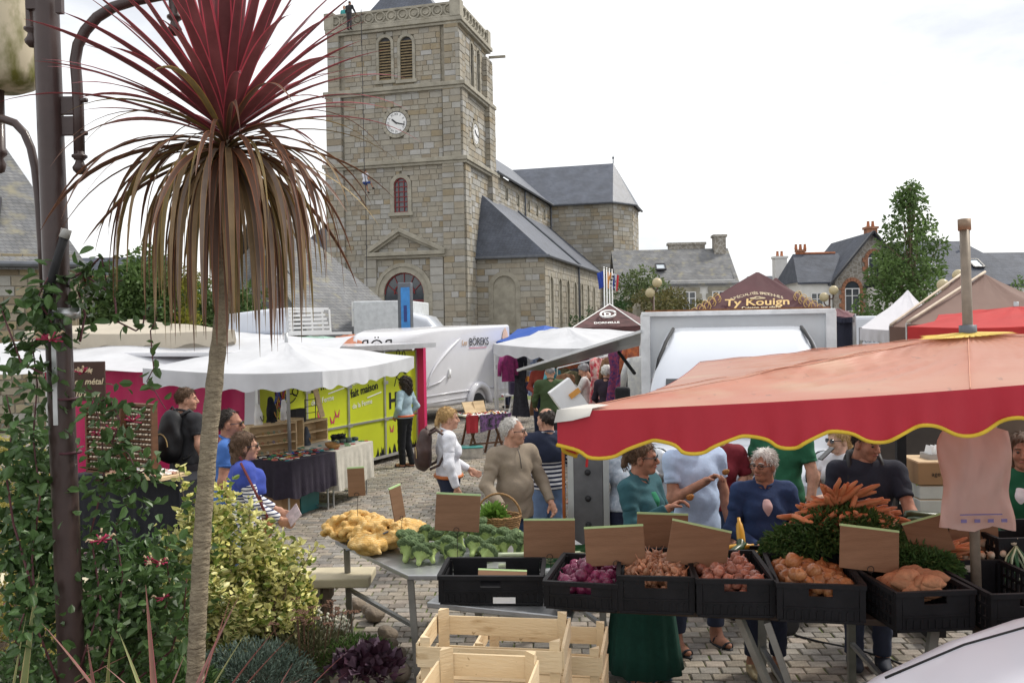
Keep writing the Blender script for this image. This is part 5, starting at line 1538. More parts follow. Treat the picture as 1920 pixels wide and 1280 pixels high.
m_taupe = mat("taupe_canvas",(.235,.15,.125),.8,.08,2,.2,4,trans=.25)
for i,(c_,p_,lb) in enumerate((([P(1668,612,13.6),P(1960,612,13.4),P(1980,598,16.4),P(1720,598,16.8)],P(1800,517,15.1),"taupe pop-up tent, left and rear of two"),([P(1700,607,11.8),P(2010,607,11.6),P(2030,590,14.6),P(1740,590,14.8)],P(1845,513,13.1),"taupe pop-up tent, right and front of two"))):
  o = canopy("taupe_tent",lb,"tent",c_,p_,.3,[m_taupe],0,.03,.9,legs=True,ribs=False,group="taupe tents")
  q = MB(); q.tube([Vector(p_).lerp(Vector(c_[0]),f_ / 10) + Vector((0,-.03,.025)) - Vector(o.location) for f_ in range(11)],.02,6); q.build("edge_binding",mat("cream_binding",(.58,.48,.38),.8),o,True)
m_red2 = mat("red_canvas",(.55,.045,.045),.75,.08,2,.2,4,trans=.3)
canopy("red_parasol","smaller bright red parasol behind the big one at right","parasol",[P(1702,612,8.6),P(2060,600,8.2),P(2080,585,10.6),P(1760,590,11)],P(1905,574,9.6),.2,[m_red2],7,.04,amp=.05,mast=(5.35,9.6,0),top=.05)
o = empty("delivery_van",(P(1640,600,30).x,30,0),R(4),"white delivery van with blue lettering behind the white tent","van")
MB().box((0,1,1.5),(2.9,2,2.3)).build("body",m_van,o,bevel=.12); MB().box((0,-.01,1.45),(2.6,.02,.12)).build("yellow_band",mat("yellow_band",(.7,.5,.08),.5),o)
text("lettering","Votre cré",.22,(-.5,-.012,1.75),(1,0,0),(0,0,1),m_zinc,o,.002)
for x in (-.9,.9): wheel(o,(x,.1,.33),.33)
# garments
def dress_mesh(name,kind,m_,seed):
  rs = random.Random(seed); rows = []
  prof = [(.02,.0),(.17,-.03),(.2,-.1),(.17,-.28),(.16,-.42),(.2,-.6),(.25,-.95),(.28,-1.15)] if kind == 0 else [(.02,0),(.2,-.03),(.23,-.1),(.2,-.3),(.2,-.5),(.21,-.68)]
  for (w_,z) in prof:
    rows.append([(w_ * math.cos(a),(.045 + .02 * abs(z)) * math.sin(a) * (1 + .35 * math.sin(a * 5 + z * 3 + seed)),z) for a in [2 * math.pi * i / 20 for i in range(20)]])
  q = MB().grid(rows,0,True)
  if kind == 1:
    for sg in (-1,1): q.tube([(sg * .18,0,-.07),(sg * .27,0,-.3),(sg * .29,0,-.55)],[.06,.055,.045],8)
  return q.mesh(name,m_,True)
def floral(name,c1,c2,sc=14):
  m_ = mat(name,c1,.85,0,sc,col2=c2,detail=1,bump=.1); return m_
gm = [floral("print_blue",(.55,.62,.72),(.12,.2,.42)),floral("print_white",(.68,.68,.66),(.55,.56,.58)),floral("print_purple",(.05,.03,.12),(.3,.05,.1),22),floral("print_red",(.55,.05,.08),(.7,.55,.5)),floral("print_olive",(.1,.1,.05),(.2,.17,.1)),floral("cloth_black",(.015,.015,.02),(.03,.03,.04)),floral("cloth_magenta",(.35,.04,.18),(.2,.03,.12)),floral("cloth_teal",(.04,.2,.25),(.1,.35,.4)),floral("cloth_brown",(.16,.08,.04),(.25,.13,.07)),floral("print_rust",(.5,.14,.05),(.2,.06,.04))]
gnames = ["pale blue floral","white","purple patterned","red and white patterned","olive print","black","magenta","teal","brown","rust-coloured"]
gmesh = {(i,k): dress_mesh("garment",k,gm[i],i * 2 + k) for i in range(10) for k in (0,1)}
gar = [(1028,648,21.5,7,0),(1100,668,18.6,2,0),(1112,690,18.0,6,0),(1125,690,17.8,9,0),(1140,690,17.6,5,0),(1152,690,17.0,3,0),(1166,672,16.4,5,0),(1178,672,15.9,6,0),(1090,700,18.4,0,1),(1070,660,20.4,9,1),(975,690,21.0,5,0),(1010,690,21.6,8,0),(1188,690,15.2,5,0),(952,660,20.5,6,1),(968,655,21,5,1),(985,652,21.2,1,1),(1003,650,21,0,0),(1020,650,21,0,0),(1045,660,21.3,8,0),(1060,690,20.0,4,0),(1052,708,17.5,7,0),(1060,700,17.2,8,0),(1072,695,17.6,4,0),(1080,690,17.9,5,0),(1105,675,17.5,5,0),(1118,670,17.0,3,0),(1130,672,17.2,3,0),(1142,672,17.5,4,0),(1150,668,16.6,8,1),(1160,655,16.0,2,0),(1172,650,15.6,2,0),(1182,645,15.4,2,0),(1192,642,15.2,9,1),(1196,668,14.4,1,1),(1088,690,18.2,9,0),(1036,690,18.5,7,1)]
used = {}
for (px,py,Y,i,k) in gar:
  o = link("hanging_garment",gmesh[(i,k)],None,P(px,py,Y),(0,0,random.uniform(-.9,.9)),1.0)
  tag(o,"%s %s hanging on the clothes stall rail" % (gnames[i],("dress","top")[k]),"garment","clothes hanging on the stalls")
  used[(i,k)] = used.get((i,k),0) + 1
for (a,b,lb) in ((P(945,655,21),P(1065,653,21),"steel rail of the rear clothes stall"),(P(1045,690,17.6),P(1155,664,17.2),"steel clothes rail in the middle stall"),(P(1150,655,16.4),P(1200,640,15),"steel clothes rail beside the truck flap")):
  o = empty("clothes_rail",(a.x,a.y,0),0,lb,"clothes rail"); q = MB(); q.tube([(0,0,a.z),Vector(b) - Vector((a.x,a.y,0))],.015,6); q.build("rail",m_alu,o)
  for p in (a,b): MB().tube([(p.x - a.x,p.y - a.y,0),(p.x - a.x,p.y - a.y,p.z)],.015,6).build("upright",m_alu,o)
# lifted side flap of the truck
o = empty("raised_flap",P(1200,640,11),0,"long grey aluminium side flap propped out beside the clothes stalls","flap")
A,B,C_,D_ = P(1203,621,11),P(971,694,12.6),P(1018,694,14.6),P(1200,648,13.2)
q = MB(); q.prism([Vector(p) - Vector(o.location) for p in (A,B,C_,D_)],(0,0,1),.018); q.build("panel",mat("brushed_aluminium",(.3,.31,.32),.35,.25,4,metal=.85),o)
q = MB().bar(A - o.location,B - o.location,.045,.035); q.build("edge_profile",m_alu,o)
MB().tube([P(1160,660,12.6) - o.location,P(1190,700,12.2) - o.location],.025,8).build("gas_strut",m_dark,o)
# bric-a-brac table with tools boxes, fan and bag
o = empty("folding_table",G(985,790),R(10),"white folding table with boxes behind the green jumper","table")
MB().box((0,0,.72),(1.2,.6,.03)).build("table_top",m_white,o)
for x in (-.5,.5): MB().bar((x,-.25,0),(x * .6,.25,.72),.03,.03).build("leg",m_white,o); MB().bar((x,.25,0),(x * .6,-.25,.72),.03,.03).build("leg",m_white,o)
tb = Vector(o.location)
for (dx,dy,dz,sz,c,lb) in ((-.1,-.1,.735,(.62,.3,.3),(.03,.02,.05),"dark purple carton on the folding table"),(-.3,.1,1.045,(.24,.2,.3),(.02,.02,.025),"black case standing on the dark carton"),(.42,.1,1.04,(.26,.2,.24),(.12,.3,.38),"pale blue case beside the orange rack")):
  q = empty("carton",tb + Vector((dx,dy,dz)),R(10),lb,"box"); MB().box((0,0,sz[2] / 2),sz).build("body",mat("carton_%d" % int(dx * 100),c,.6),q,bevel=.01); MB().box((0,0,sz[2] + .005),(sz[0] + .01,sz[1] + .01,.02)).build("lid",mat("carton_%d" % int(dx * 100),c),q)
o = empty("orange_rack",tb + Vector((.08,0,1.04)),R(10),"orange slatted wooden rack on the folding table","rack")
for k in range(5): MB().box((-.16 + .08 * k,0,.14 - .02 * abs(k - 2)),(.05,.16,.28 - .04 * abs(k - 2))).build("slat",mat("orange_wood",(.62,.24,.03),.6),o)
o = empty("pink_fan",(G(968,790).x,G(968,790).y,0),0,"pink fluffy duster on a thin dark stand by the white trailer","duster")
MB().tube([(0,0,0),(.05,0,.7),(-.1,0,1.25)],.02,6).build("stand",m_dark,o)
rng = np.random.default_rng(5); d = rng.normal(size=(700,3)); d /= np.linalg.norm(d,axis=1,keepdims=True)
V,Fc = leaf_arrays(np.array([-.12,0,1.3]) + d * .06 * np.array([1.3,1,1]),d,.09,.3)
link("plume",np_mesh("plume",V,Fc,mat("pink_fluff",(.55,.07,.25),.9,.2,10,trans=.3),smooth=False),o)
o = empty("paper_bag",P(1066,772,11.6),0,"white carrier bag with orange print tilted beside the green jumper","bag")
q = MB(); q.box((0,0,.17),(.34,.12,.46),rot=(0,R(-35),R(10))); q.build("bag",mat("paper_white",(.85,.85,.85),.7,.03),o,bevel=.01)
MB().box((.08,-.075,.25),(.16,.01,.07),rot=(0,R(-35),R(10))).build("orange_print",mat("orange_print",(.75,.35,.08),.6),o)
# small jewellery table with red cloth on trestles
a = G(905,852); o = empty("trestle_table",(a.x,a.y,0),R(28),"small trestle table with red cloth and patterned drape covered in trinkets","table")
MB().box((0,0,.8),(.95,.6,.03)).build("table_top",m_white,o)
for x in (-.3,.25):
  MB().bar((x - .14,-.2,0),(x + .14,-.2,.79),.035,.035).build("leg",m_dkwood,o); MB().bar((x + .14,-.2,0),(x - .14,-.2,.79),.035,.035).build("leg",m_dkwood,o)
  MB().bar((x - .1,.2,0),(x + .1,.2,.79),.035,.035).build("leg",m_dkwood,o)
MB().bar((-.35,-.2,.25),(.35,-.2,.25),.03,.03).build("brace",m_dkwood,o)
MB().grid([[(-.49 + .26 * i / 8,-.315 - .02 * math.sin(i * 1.4) * j / 5,.82 - .34 * j / 5) for i in range(9)] for j in range(6)] ).build("red_cloth",mat("red_cloth",(.38,.03,.04),.85),o,True)
MB().grid([[(-.2 + .69 * i / 16,-.318 - .03 * math.sin(i * 1.1) * j / 5,.82 - (.34 - .12 * i / 16) * j / 5) for i in range(17)] for j in range(6)]).build("patterned_cloth",floral("drape_print",(.03,.04,.03),(.25,.12,.3),18),o,True)
rs = random.Random(3); q = MB()
for k in range(90): q.box((rs.uniform(-.45,.45),rs.uniform(-.28,.28),.825),(rs.uniform(.02,.06),rs.uniform(.02,.05),.02),rot=(0,0,rs.random() * 3),mi=k % 4)
tag(q.build("trinkets",[beadcol[2],beadcol[1],beadcol[3],beadcol[4]],o),kind="stuff")
q = MB()
for (x,y,rx) in ((-.22,.12,1.1),(.02,.15,.7)): q.box((x,y,.93),(.26,.02,.24),rot=(-rx * .5,0,R(10)))
q.build("display_panel",m_wood,o)
o = empty("storage_box",G(882,858),R(12),"clear plastic storage box with turquoise lid on the paving","box")
MB().box((0,0,.1),(.42,.28,.2),taper=1.06).build("tub",mat("milky_plastic",(.45,.42,.38),.3,.3,8),o,bevel=.01); MB().box((0,0,.215),(.46,.32,.03)).build("lid",mat("turquoise_plastic",(.08,.36,.34),.4),o,bevel=.01)

# =================================================================== white box truck facing the camera
tkx = P(1384,900,8.3).x
tk_ = empty("box_truck",(tkx,8.25,0),R(-104),"white box-body delivery truck facing the stall behind the red parasol","truck")
def tmi(i,j,m_):
  return 0
secs = [(.0,0,.86,.45,.98,.12),(-.06,0,.93,.38,1.06,.16),(-.45,0,.97,.35,1.2,.2),(-.62,0,.98,.35,1.27,.22),(-.8,0,.97,.35,1.6,.24),(-1.0,0,.94,.35,1.90,.26),(-1.25,0,.92,.35,2.10,.28),(-1.55,0,.89,.35,2.28,.28),(-1.9,0,.88,.35,2.40,.26),(-2.5,0,.88,.35,2.45,.22)]
gl = mat("windscreen",(.03,.035,.04),.06,.2,1,spec=1.0)
loft(secs,[m_van,gl],"cab",tk_,6,lambda i,j,m_: 0)
# windscreen and side seams
MB().grid([[(-.64 - .34 * f_ / 8,-.74 + 1.48 * i / 12,1.34 + .56 * f_ / 8 + .015) for i in range(13)] for f_ in range(9)]).build("windscreen",gl,tk_,True)
for sg in (-1,1):
  MB().tube([(-1.3,sg * .86,1.98),(-1.42,sg * .845,2.11),(-1.62,sg * .78,2.295),(-1.9,sg * .74,2.395),(-2.3,sg * .74,2.435)],.022,6).build("roof_seal",m_rubber,tk_,True)
  q = SDF(.05); q.ell((0,0,0),(.10,.17,.24),(0,.25,sg * .35)); V,Q = q.mesh(.02)
  hl = link("headlight",np_mesh("headlight",V,Q,m_headlamp),tk_,(-.1,sg * .76,1.07))
  q = MB().tube([(.085 - .06 * abs(math.sin(a)),.16 * math.cos(a),.225 * math.sin(a)) for a in [2 * math.pi * i / 20 for i in range(21)]],.012,5,cap=False); q.build("headlight_rim",m_rubber,hl,True)
  MB().lathe([(0,0),(.07,.01),(.085,.05)],14).build("reflector",m_alu,hl,True,loc=(.06,0,-.02)).rotation_euler = (0,R(90),0)
  MB().box((.02,sg * .77,.76),(.06,.28,.09)).build("indicator",mat("amber_lens",(.55,.16,.03),.2),tk_,bevel=.02)
  MB().bar((-1.0,sg * .97,1.5),(-.95,sg * 1.15,1.6),.04,.04).build("mirror_arm",m_black_plastic,tk_); MB().box((-.95,sg * 1.2,1.65),(.1,.16,.36)).build("mirror",m_black_plastic,tk_,bevel=.03)
MB().box((.03,0,.58),(.1,1.6,.36)).build("bumper",m_black_plastic,tk_,bevel=.04)
MB().box((.025,0,.86),(.05,1.0,.14)).build("grille",m_black_plastic,tk_,bevel=.02)
q = MB()  # diamond-shaped maker's badge
def diam(k,x): return [(x,k * .075 * s_ * .9,.93 + k * .11 * c_ * .9) for s_,c_ in ((0,1.5),(1.25,0),(0,-1.5),(-1.25,0))]
o4,i4 = diam(1,.085),diam(.55,.085); o5,i5 = diam(.92,.115),diam(.62,.115)
q.add(o4 + i4 + o5 + i5,[(8 + k,8 + (k + 1) % 4,12 + (k + 1) % 4,12 + k) for k in range(4)] + [(k,(k + 1) % 4,8 + (k + 1) % 4,8 + k) for k in range(4)] + [(12 + k,12 + (k + 1) % 4,4 + (k + 1) % 4,4 + k) for k in range(4)])
q.build("badge",mat("chrome",(.75,.76,.78),.12,.05,3,metal=1),tk_)
MB().box((.06,0,.93),(.04,.34,.4)).build("badge_plate",m_van,tk_,bevel=.05)
MB().box((-4.3,0,1.56),(3.3,2.24,2.1)).build("box_body",mat("box_white",(.66,.68,.70),.45,.05,2),tk_)
q = MB()
for sg in (-1,1): q.box((-2.62,sg * 1.1,1.56),(.1,.12,2.12))
q.box((-2.62,0,2.62),(.1,2.3,.06)); q.build("box_corner_profile",mat("box_trim",(.72,.73,.74),.4),tk_,bevel=.01)
MB().box((-2.63,0,2.66),(.06,2.2,.025)).build("rust_strip",mat("rust",(.2,.09,.04),.9,.4,12),tk_)
for sg in (-1,1): wheel(tk_,(-.75,sg * .86,.34),.34,.22,(0,sg,0)); wheel(tk_,(-4.6,sg * .9,.36),.36,.22,(0,sg,0))
# steel side locker left of the truck
a = G(1112,1005); 
o = empty("steel_locker",(P(1105,900,7.95).x,7.95,0),R(-8),"tall grey steel panel with black bolts left of the truck","steel panel")
MB().box((0,0,.86),(.27,.5,1.72)).build("casing",mat("grey_steel",(.17,.17,.18),.4,.2,5,metal=.6),o,bevel=.01)
for z in (.75,.98,1.21): MB().lathe([(.0,.03),(.025,.025),(.028,0)],12).build("bolt",m_rubber,o,True,loc=(.0,-.25,z)).rotation_euler = (R(90),0,0)
for x in (-.15,.16): MB().box((x,-.2,.865),(.05,.12,1.73)).build("edge_profile",m_alu,o)
MB().box((-.22,-.16,.75),(.025,.05,1.5)).build("orange_strip",mat("orange_paint",(.45,.13,.03),.6),o)

# =================================================================== lamps, flags, obelisk
def globe_lamp(px,globes,Y,label):
  g0 = P(globes[0][0],globes[0][1],Y); base = Vector((P(px,612,Y).x,Y,0))
  o = empty("globe_lamp",base,0,label,"street lamp","double globe lamps"); top = max(P(a,b,Y).z for a,b in globes) - .2
  MB().tube([(0,0,0),(0,0,.3),(0,0,.35),(0,0,top)],[.09,.09,.05,.04],8).build("post",mat("lamp_brown",(.09,.05,.04),.5),o,True)
  for (a,b) in globes:
    g_ = P(a,b,Y) - base
    MB().tube([(0,0,g_.z - .35),(g_.x * .6,0,g_.z - .38),(g_.x,0,g_.z - .25),(g_.x,0,g_.z - .15)],.03,6).build("arm",mat("lamp_brown",(.09,.05,.04)),o,True)
    MB().lathe([(0,-.2)] + [(.2 * math.sin(math.pi * i / 10),-.2 * math.cos(math.pi * i / 10)) for i in range(1,10)] + [(0,.2)],18).build("globe",mat("globe_cream",(.62,.53,.34),.35,.06,3,trans=.25),o,True,loc=g_)
globe_lamp(1226,((1219,549),(1232,530)),36,"street lamp with two cream globes by the round bush")
globe_lamp(1556,((1545,557),(1563,544)),38,"street lamp with two cream globes before the white wing house")
globe_lamp(1784,((1797,516),(1768,534)),30,"street lamp with two cream globes behind the taupe tents")
ob = P(1196,612,40); o = empty("stone_obelisk",(ob.x,40,0),R(20),"grey granite pillar with pointed cap before the bushes","pillar")
MB().box((0,0,1.65),(.42,.42,3.3),taper=.82).build("shaft",m_trim,o,bevel=.02); q = MB().box((0,0,3.38),(.345,.345,.16),taper=.4); q.build("cap",m_trim,o); MB().box((0,0,.1),(.8,.8,.2)).build("plinth",m_trim,o)
fl = [((.04,.08,.4),"blue",1132),((.75,.35,.12),"orange and white",1137),((.75,.75,.75),"white and black striped",1142),((.05,.09,.4),"blue white and red",1147)]
for i,(c,nm,px) in enumerate(fl):
  b_ = P(px + 2,612,41); zt = P(px,503 + i * 1.5,41).z
  o = empty("flag_pole",(b_.x,41,0),0,"white flag pole flying a %s flag" % nm,"flag","flag poles")
  MB().tube([(0,0,0),(0,0,zt)],[.04,.028],8).build("pole",m_white,o,True); MB().lathe([(0,0),(.04,.04),(0,.08)],8).build("finial",m_alu,o,loc=(0,0,zt))
  m1 = mat("flag_%d" % i,c,.8,.05,2,trans=.3); m2 = mat("flag_red",(.55,.04,.05),.8,.05,2,trans=.3); m3 = m_white_cloth
  sg = -1 if i == 0 else 1
  q = MB().grid([[(sg * (.03 + .3 * k / 6 * (1 - .3 * j / 8)),.06 * math.sin(k * 1.4 + j * .6),zt - .12 - .75 * j / 8 - .1 * k / 6) for k in range(7)] for j in range(9)])
  q.m = [((0 if f % 6 < 2 else (1 if f % 6 < 4 else 2)) if i == 3 else (1 if (i == 2 and (f // 6) % 2) or (i == 1 and f % 6 > 3) else 0)) for f in range(len(q.f))]
  q.build("flag",[m1,m3 if i != 2 else m_ink,m2],o,True)
# =================================================================== people
def skin_mat(name,c):
  return mat(name,c,.62,.2,22,.12,70,sss=.06)
m_skin = skin_mat("skin",(.50,.27,.185)); m_skin_tan = skin_mat("skin_tan",(.36,.17,.11)); m_skin_pale = skin_mat("skin_pale",(.58,.36,.27))
m_lips = mat("lips",(.33,.12,.10),.5); m_eye = mat("eye",(.03,.02,.015),.2,.1,5,spec=.8); m_lens = mat("sunglass_lens",(.012,.010,.010),.1,.1,3,spec=.8)
def cloth(name,c,var=.06,rough=.9,bump=.13): return mat(name,c,rough,min(var,.12),24,bump,60)
def striped(name,base,line,per,duty):
  m_ = cloth(name,base); overlay(m_,stripes_mask(m_,2,per,duty),line); return m_
_eye_me = MB().lathe([(0,-.011)] + [(.011 * math.sin(math.pi * i / 6),-.011 * math.cos(math.pi * i / 6)) for i in range(1,6)] + [(0,.011)],10).mesh("eye",m_eye,True)
wrinkle = lambda a: (lambda X: a * (np.sin(X[...,0] * 31 + X[...,2] * 24 + 3 * np.sin(X[...,1] * 9)) + np.sin(X[...,2] * 43 - X[...,0] * 17) * .7 + np.sin(X[...,2] * 19 + X[...,1] * 33)))
hairy = lambda a: (lambda X: a * (np.sin(X[...,0] * 150 + 2 * np.sin(X[...,1] * 60)) * .8 + np.sin(X[...,1] * 130 + X[...,2] * 90 + 2 * np.sin(X[...,0] * 70)) + np.sin(X[...,2] * 55 + X[...,0] * 80)))
folds = lambda a: (lambda X: a * (np.sin(X[...,2] * 62 + 5 * np.sin(X[...,0] * 11 + X[...,1] * 8)) * np.clip(.5 + .8 * np.sin(X[...,2] * 9 + X[...,0] * 13),0,1) + .6 * np.sin(X[...,0] * 47 + X[...,1] * 39 + 4 * np.sin(X[...,2] * 13)) ))
ARMS = {'down': ((.255,-.03,1.14),(.265,.05,.88)),'eat': ((.225,.05,1.13),(.085,.27,1.29)),'front': ((.25,.03,1.12),(.09,.27,1.03)),'pocket': ((.31,-.07,1.15),(.2,.09,.98)),
    'reach': ((.24,.16,1.18),(.2,.42,1.08)),'low': ((.26,.06,1.13),(.24,.27,1.0)),'phone': ((.2,.12,1.18),(.1,.3,1.38)),'chin': ((.19,.10,1.14),(.05,.22,1.40))}
def hand_arrays(wr,d,n,side,curl,h):
  """palm, four fingers and a thumb; d = forearm direction, n = palm normal"""
  q = SDF(.008)
  q.ell((0,.042,0),(.039,.05,.017)).ell((0,.0,0),(.028,.03,.02))
  for x,L_ in ((-.029,.060),(-.0095,.076),(.010,.080),(.029,.070)):
    p = np.array([x,.083,0.]); a = R(8); pts = [p]
    for sgm in (.45,.32,.23):
      a += curl; p = p + L_ * sgm * np.array([x * .6,math.cos(a),-math.sin(a)]); pts.append(p)
    q.chain(pts,[.0098,.009,.0085,.0075])
  q.chain([np.array([.026,.012,-.004]),np.array([.05,.045,-.018]),np.array([.048,.075,-.034 - curl * .012])],[.0135,.011,.0085])
  V,Q = q.mesh(h)
  V = V * np.array([side,1,1])
  if side < 0: Q = Q[:,::-1]
  d = np.array(d) / np.linalg.norm(d); n = np.array(n,float); n = n - d * (n @ d); n /= np.linalg.norm(n); t = np.cross(d,n) * 1.0
  M_ = np.stack([t,d,n],1)  # local x,y,z -> world
  if np.linalg.det(M_) < 0: M_[:,0] *= -1
  return V @ M_.T + np.array(wr),Q
def cat_mesh(parts):
  V,Q,o = [],[],0
  for v,q in parts:
    if len(v) == 0: continue
    V.append(v); Q.append(q + o); o += len(v)
  return np.concatenate(V),np.concatenate(Q)
def person(label,X,Y,rot,H=1.72,sex='m',L='down',Rr='down',top=None,sleeve=1.0,bottom=None,hem=.93,hair='short',hair_m=None,skin=None,yaw=0,pitch=0,lean=0.0,belly=.0,h=.015,
     shoes='shoe',shoe_m=None,glasses=None,leg_end=.09,skirt=None,wide=1.0,open_top=None,stance=.0,zbase=0.0,vest=None,legs_bent=None,curlL=.35,curlR=.35,belt=None,shorts=None,vneck=0.0):
  skin = skin or m_skin; s = H / 1.72
  o = empty("person",(X,Y,zbase),R(rot),label,"person",None); o.scale = (s,) * 3
  sw = (.185 if sex == 'm' else .16) * wide; cw = (.165 if sex == 'm' else .145) * wide; ww = (.145 if sex == 'm' else .125) * wide; hw = (.155 if sex == 'm' else .165) * wide
  arm = {}
  for sg,spec in ((-1,L),(1,Rr)):
    e,w_ = (ARMS[spec] if isinstance(spec,str) else spec)
    if isinstance(spec,str): e,w_ = (sg * e[0],e[1],e[2]),(sg * w_[0],w_[1],w_[2])
    arm[sg] = (np.array((sg * sw,-.012,1.405)),np.array(e),np.array(w_))
  def legpts(sg):
    if legs_bent: return legs_bent[sg]
    return [(sg * .088,0,.92),(sg * (.092 + stance),.018,.5),(sg * (.095 + stance * 1.6),-.02,.09)]
  def torso(S_,dr,neck=False):
    S_.ell((0,0,.955),(hw + dr,.115 + dr,.125 + dr)); S_.ell((0,belly * .55,1.10),(ww + dr + belly * .35,.1 + belly * .6 + dr,.17))
    S_.ell((0,-.008,1.28),(cw + dr,.11 + dr + belly * .2,.16 + dr)); S_.cone((-sw * .9,-.012,1.395),(sw * .9,-.012,1.395),.058 + dr)
    S_.cone((-sw * .5,-.012,1.425),(sw * .5,-.012,1.425),.045 + dr)
    if sex == 'f':
      for sg in (-1,1): S_.ell((sg * .068,.075,1.255),(.062 + dr,.05 + dr,.06 + dr))
  def bend(V):
    V = V.copy(); V[:,1] += lean * np.maximum(V[:,2] - .95,0); return V
  # ---- body, one surface
  B = SDF(.04); torso(B,0)
  B.cone((0,-.02,1.42),(0,-.0,1.53),.058,.052)
  for sg in (-1,1):
    B.chain(arm[sg],[.05,.041,.029]); 
    B.chain(legpts(sg),[.085,.056,.038])
    a = np.array(legpts(sg)[-1]); B.ell((a[0],a[1] + .07,a[2] - .055),(.042,.12,.036)); B.cone(a,a + np.array([0,.02,-.05]),.037,.04)
  parts = [tuple([bend((r_ := B.mesh(h))[0]),r_[1]])]
  hd = SDF(.018)
  hd.ell((0,-.012,.03),(.074,.093,.088),k=.03).ell((0,.032,-.03),(.057,.06,.085),k=.03).ell((0,.066,-.092),(.029,.026,.024),k=.03)
  for sg in (-1,1):
    hd.ell((sg * .036,.055,-.03),(.028,.03,.03)); hd.ell((sg * .077,-.008,-.012),(.011,.022,.034),k=.008)
    hd.ell((sg * .031,.101,.004),(.017,.016,.011),sub=True,k=.012)
  hd.cone((-.032,.079,.022),(.032,.079,.022),.013).cone((0,.088,.016),(0,.113,-.030),.009,.0135,k=.012).ell((0,.10,-.038),(.019,.012,.009),k=.01)
  hd.ell((0,.086,-.062),(.022,.013,.011),k=.01).cone((0,-.02,-.05),(0,-.042,-.16),.054,.057,k=.04)
  hv,hq = hd.mesh(.0075 if h < .02 else .011)
  HM = np.array((Matrix.Rotation(R(yaw),3,'Z') @ Matrix.Rotation(R(pitch),3,'X'))); HC = np.array((0,.012 + lean * .67,1.605))
  parts.append((hv @ HM.T + HC,hq))
  for sg in (-1,1):
    sh,el,wr = arm[sg]; d = wr - el; el2 = el.copy(); wr2 = wr.copy(); wr2[1] += lean * max(wr[2] - .95,0)
    n = np.array([-sg * 1.0,.15,.2]) if d[2] < -.12 else np.array([-sg * .35,.1,1.0]) * (1 if d[2] < .08 else -1)
    parts.append(hand_arrays(wr2,d,-n if d[2] < -.12 else -n,sg,curlR if sg > 0 else curlL,.0065 if h < .02 else .012))
  V,Q = cat_mesh(parts); link("body",np_mesh("body",V,Q,skin),o)
  def hl(p): return tuple(HM @ np.array(p) + HC)
  head_rot = (Matrix.Rotation(R(yaw),3,'Z') @ Matrix.Rotation(R(pitch),3,'X')).to_euler()
  if glasses != 'sun' and h < .02:
    for sg in (-1,1): link("eye",_eye_me,o,hl((sg * .031,.081,.004)),head_rot)
    q = MB()
    for sg in (-1,1): q.tube([hl((sg * .014,.0935,.024)),hl((sg * .032,.094,.028)),hl((sg * .05,.082,.022))],.0045,5)
    q.build("eyebrow",hair_m or m_ink,o,True)
  if h < .02:
    q = MB().tube([hl((-.023,.089,-.063)),hl((-.01,.0985,-.060)),hl((.01,.0985,-.060)),hl((.023,.089,-.063))],.0052,6); q.build("lips",m_lips,o,True)
  if glasses:
    q = MB()
    for sg in (-1,1):
      c = (sg * .034,.103,.002)
      if glasses == 'sun': q.prism([Vector(hl((c[0] + .029 * math.cos(a),c[1] - .006 * abs(math.cos(a)),c[2] + .021 * math.sin(a)))) for a in [2 * math.pi * i / 12 for i in range(12)]],Vector(HM @ np.array((0,1,0))),.006)
      else: q.tube([hl((c[0] + .027 * math.cos(a),c[1],c[2] + .018 * math.sin(a))) for a in [2 * math.pi * i / 14 for i in range(15)]],.0022,4,cap=False)
      q.tube([hl((sg * .06,.1,.006)),hl((sg * .079,.03,.006)),hl((sg * .08,-.02,-.004))],.003,4)
    q.tube([hl((-.01,.106,.004)),hl((.01,.106,.004))],.0025,4)
    q.build("sunglasses" if glasses == 'sun' else "glasses",m_lens,o)
  # ---- hair
  if hair:
    q = SDF(.02); nz_ = hairy(.0026)
    if hair in ('short','thin','grey_short'):
      q.ell((0,-.014,.034),(.0795,.0985,.093)); q.cut((0,.074,.082),(0,.66,-.75)); q.cut((0,0,-.085),(0,-.2,-1))
    elif hair == 'receding':
      q.ell((0,-.016,.032),(.081,.0995,.0925)); q.cut((0,.036,.09),(0,.74,-.67)); q.cut((0,0,-.085),(0,-.2,-1))
    elif hair == 'bald':
      q.ell((0,-.016,.026),(.082,.100,.091)); q.cut((0,.02,.045),(0,.72,-.69)); q.cut((0,0,-.085),(0,0,-1)); q.cut((0,-.01,.085),(0,.45,.9))
    elif hair == 'bob':
      q.ell((0,-.018,.036),(.088,.106,.096)); q.cone((0,-.04,.0),(0,-.045,-.11),.085,.078); q.cut((0,.05,.03),(0,1.0,-.45))
    elif hair == 'tied':
      q.ell((0,-.016,.036),(.084,.102,.094)); q.cut((0,.082,.082),(0,.72,-.69)); q.cone((0,-.11,.02),(0,-.135,-.06),.03,.022)
    elif hair == 'pony':
      q.ell((0,-.016,.036),(.084,.102,.094)); q.cut((0,.082,.075),(0,.72,-.69)); q.cone((0,-.105,.0),(0,-.15,-.10),.03,.018)
    elif hair == 'curly':
      q.ell((0,-.035,.03),(.115,.125,.115)); q.cone((0,-.06,-.02),(0,-.07,-.14),.11,.10); q.cut((0,.07,.06),(0,.9,-.5)); nz_ = hairy(.009)
    elif hair == 'fluffy':
      q.ell((0,-.02,.04),(.098,.115,.105)); q.cut((0,.075,.07),(0,.72,-.69)); q.cut((0,0,-.095),(0,0,-1)); nz_ = hairy(.006)
    v,f = q.mesh(.007 if h < .02 else .013,nz_,hairy(.003))
    hr_ = link("hair",np_mesh("hair",v @ HM.T + HC,f,hair_m),o)
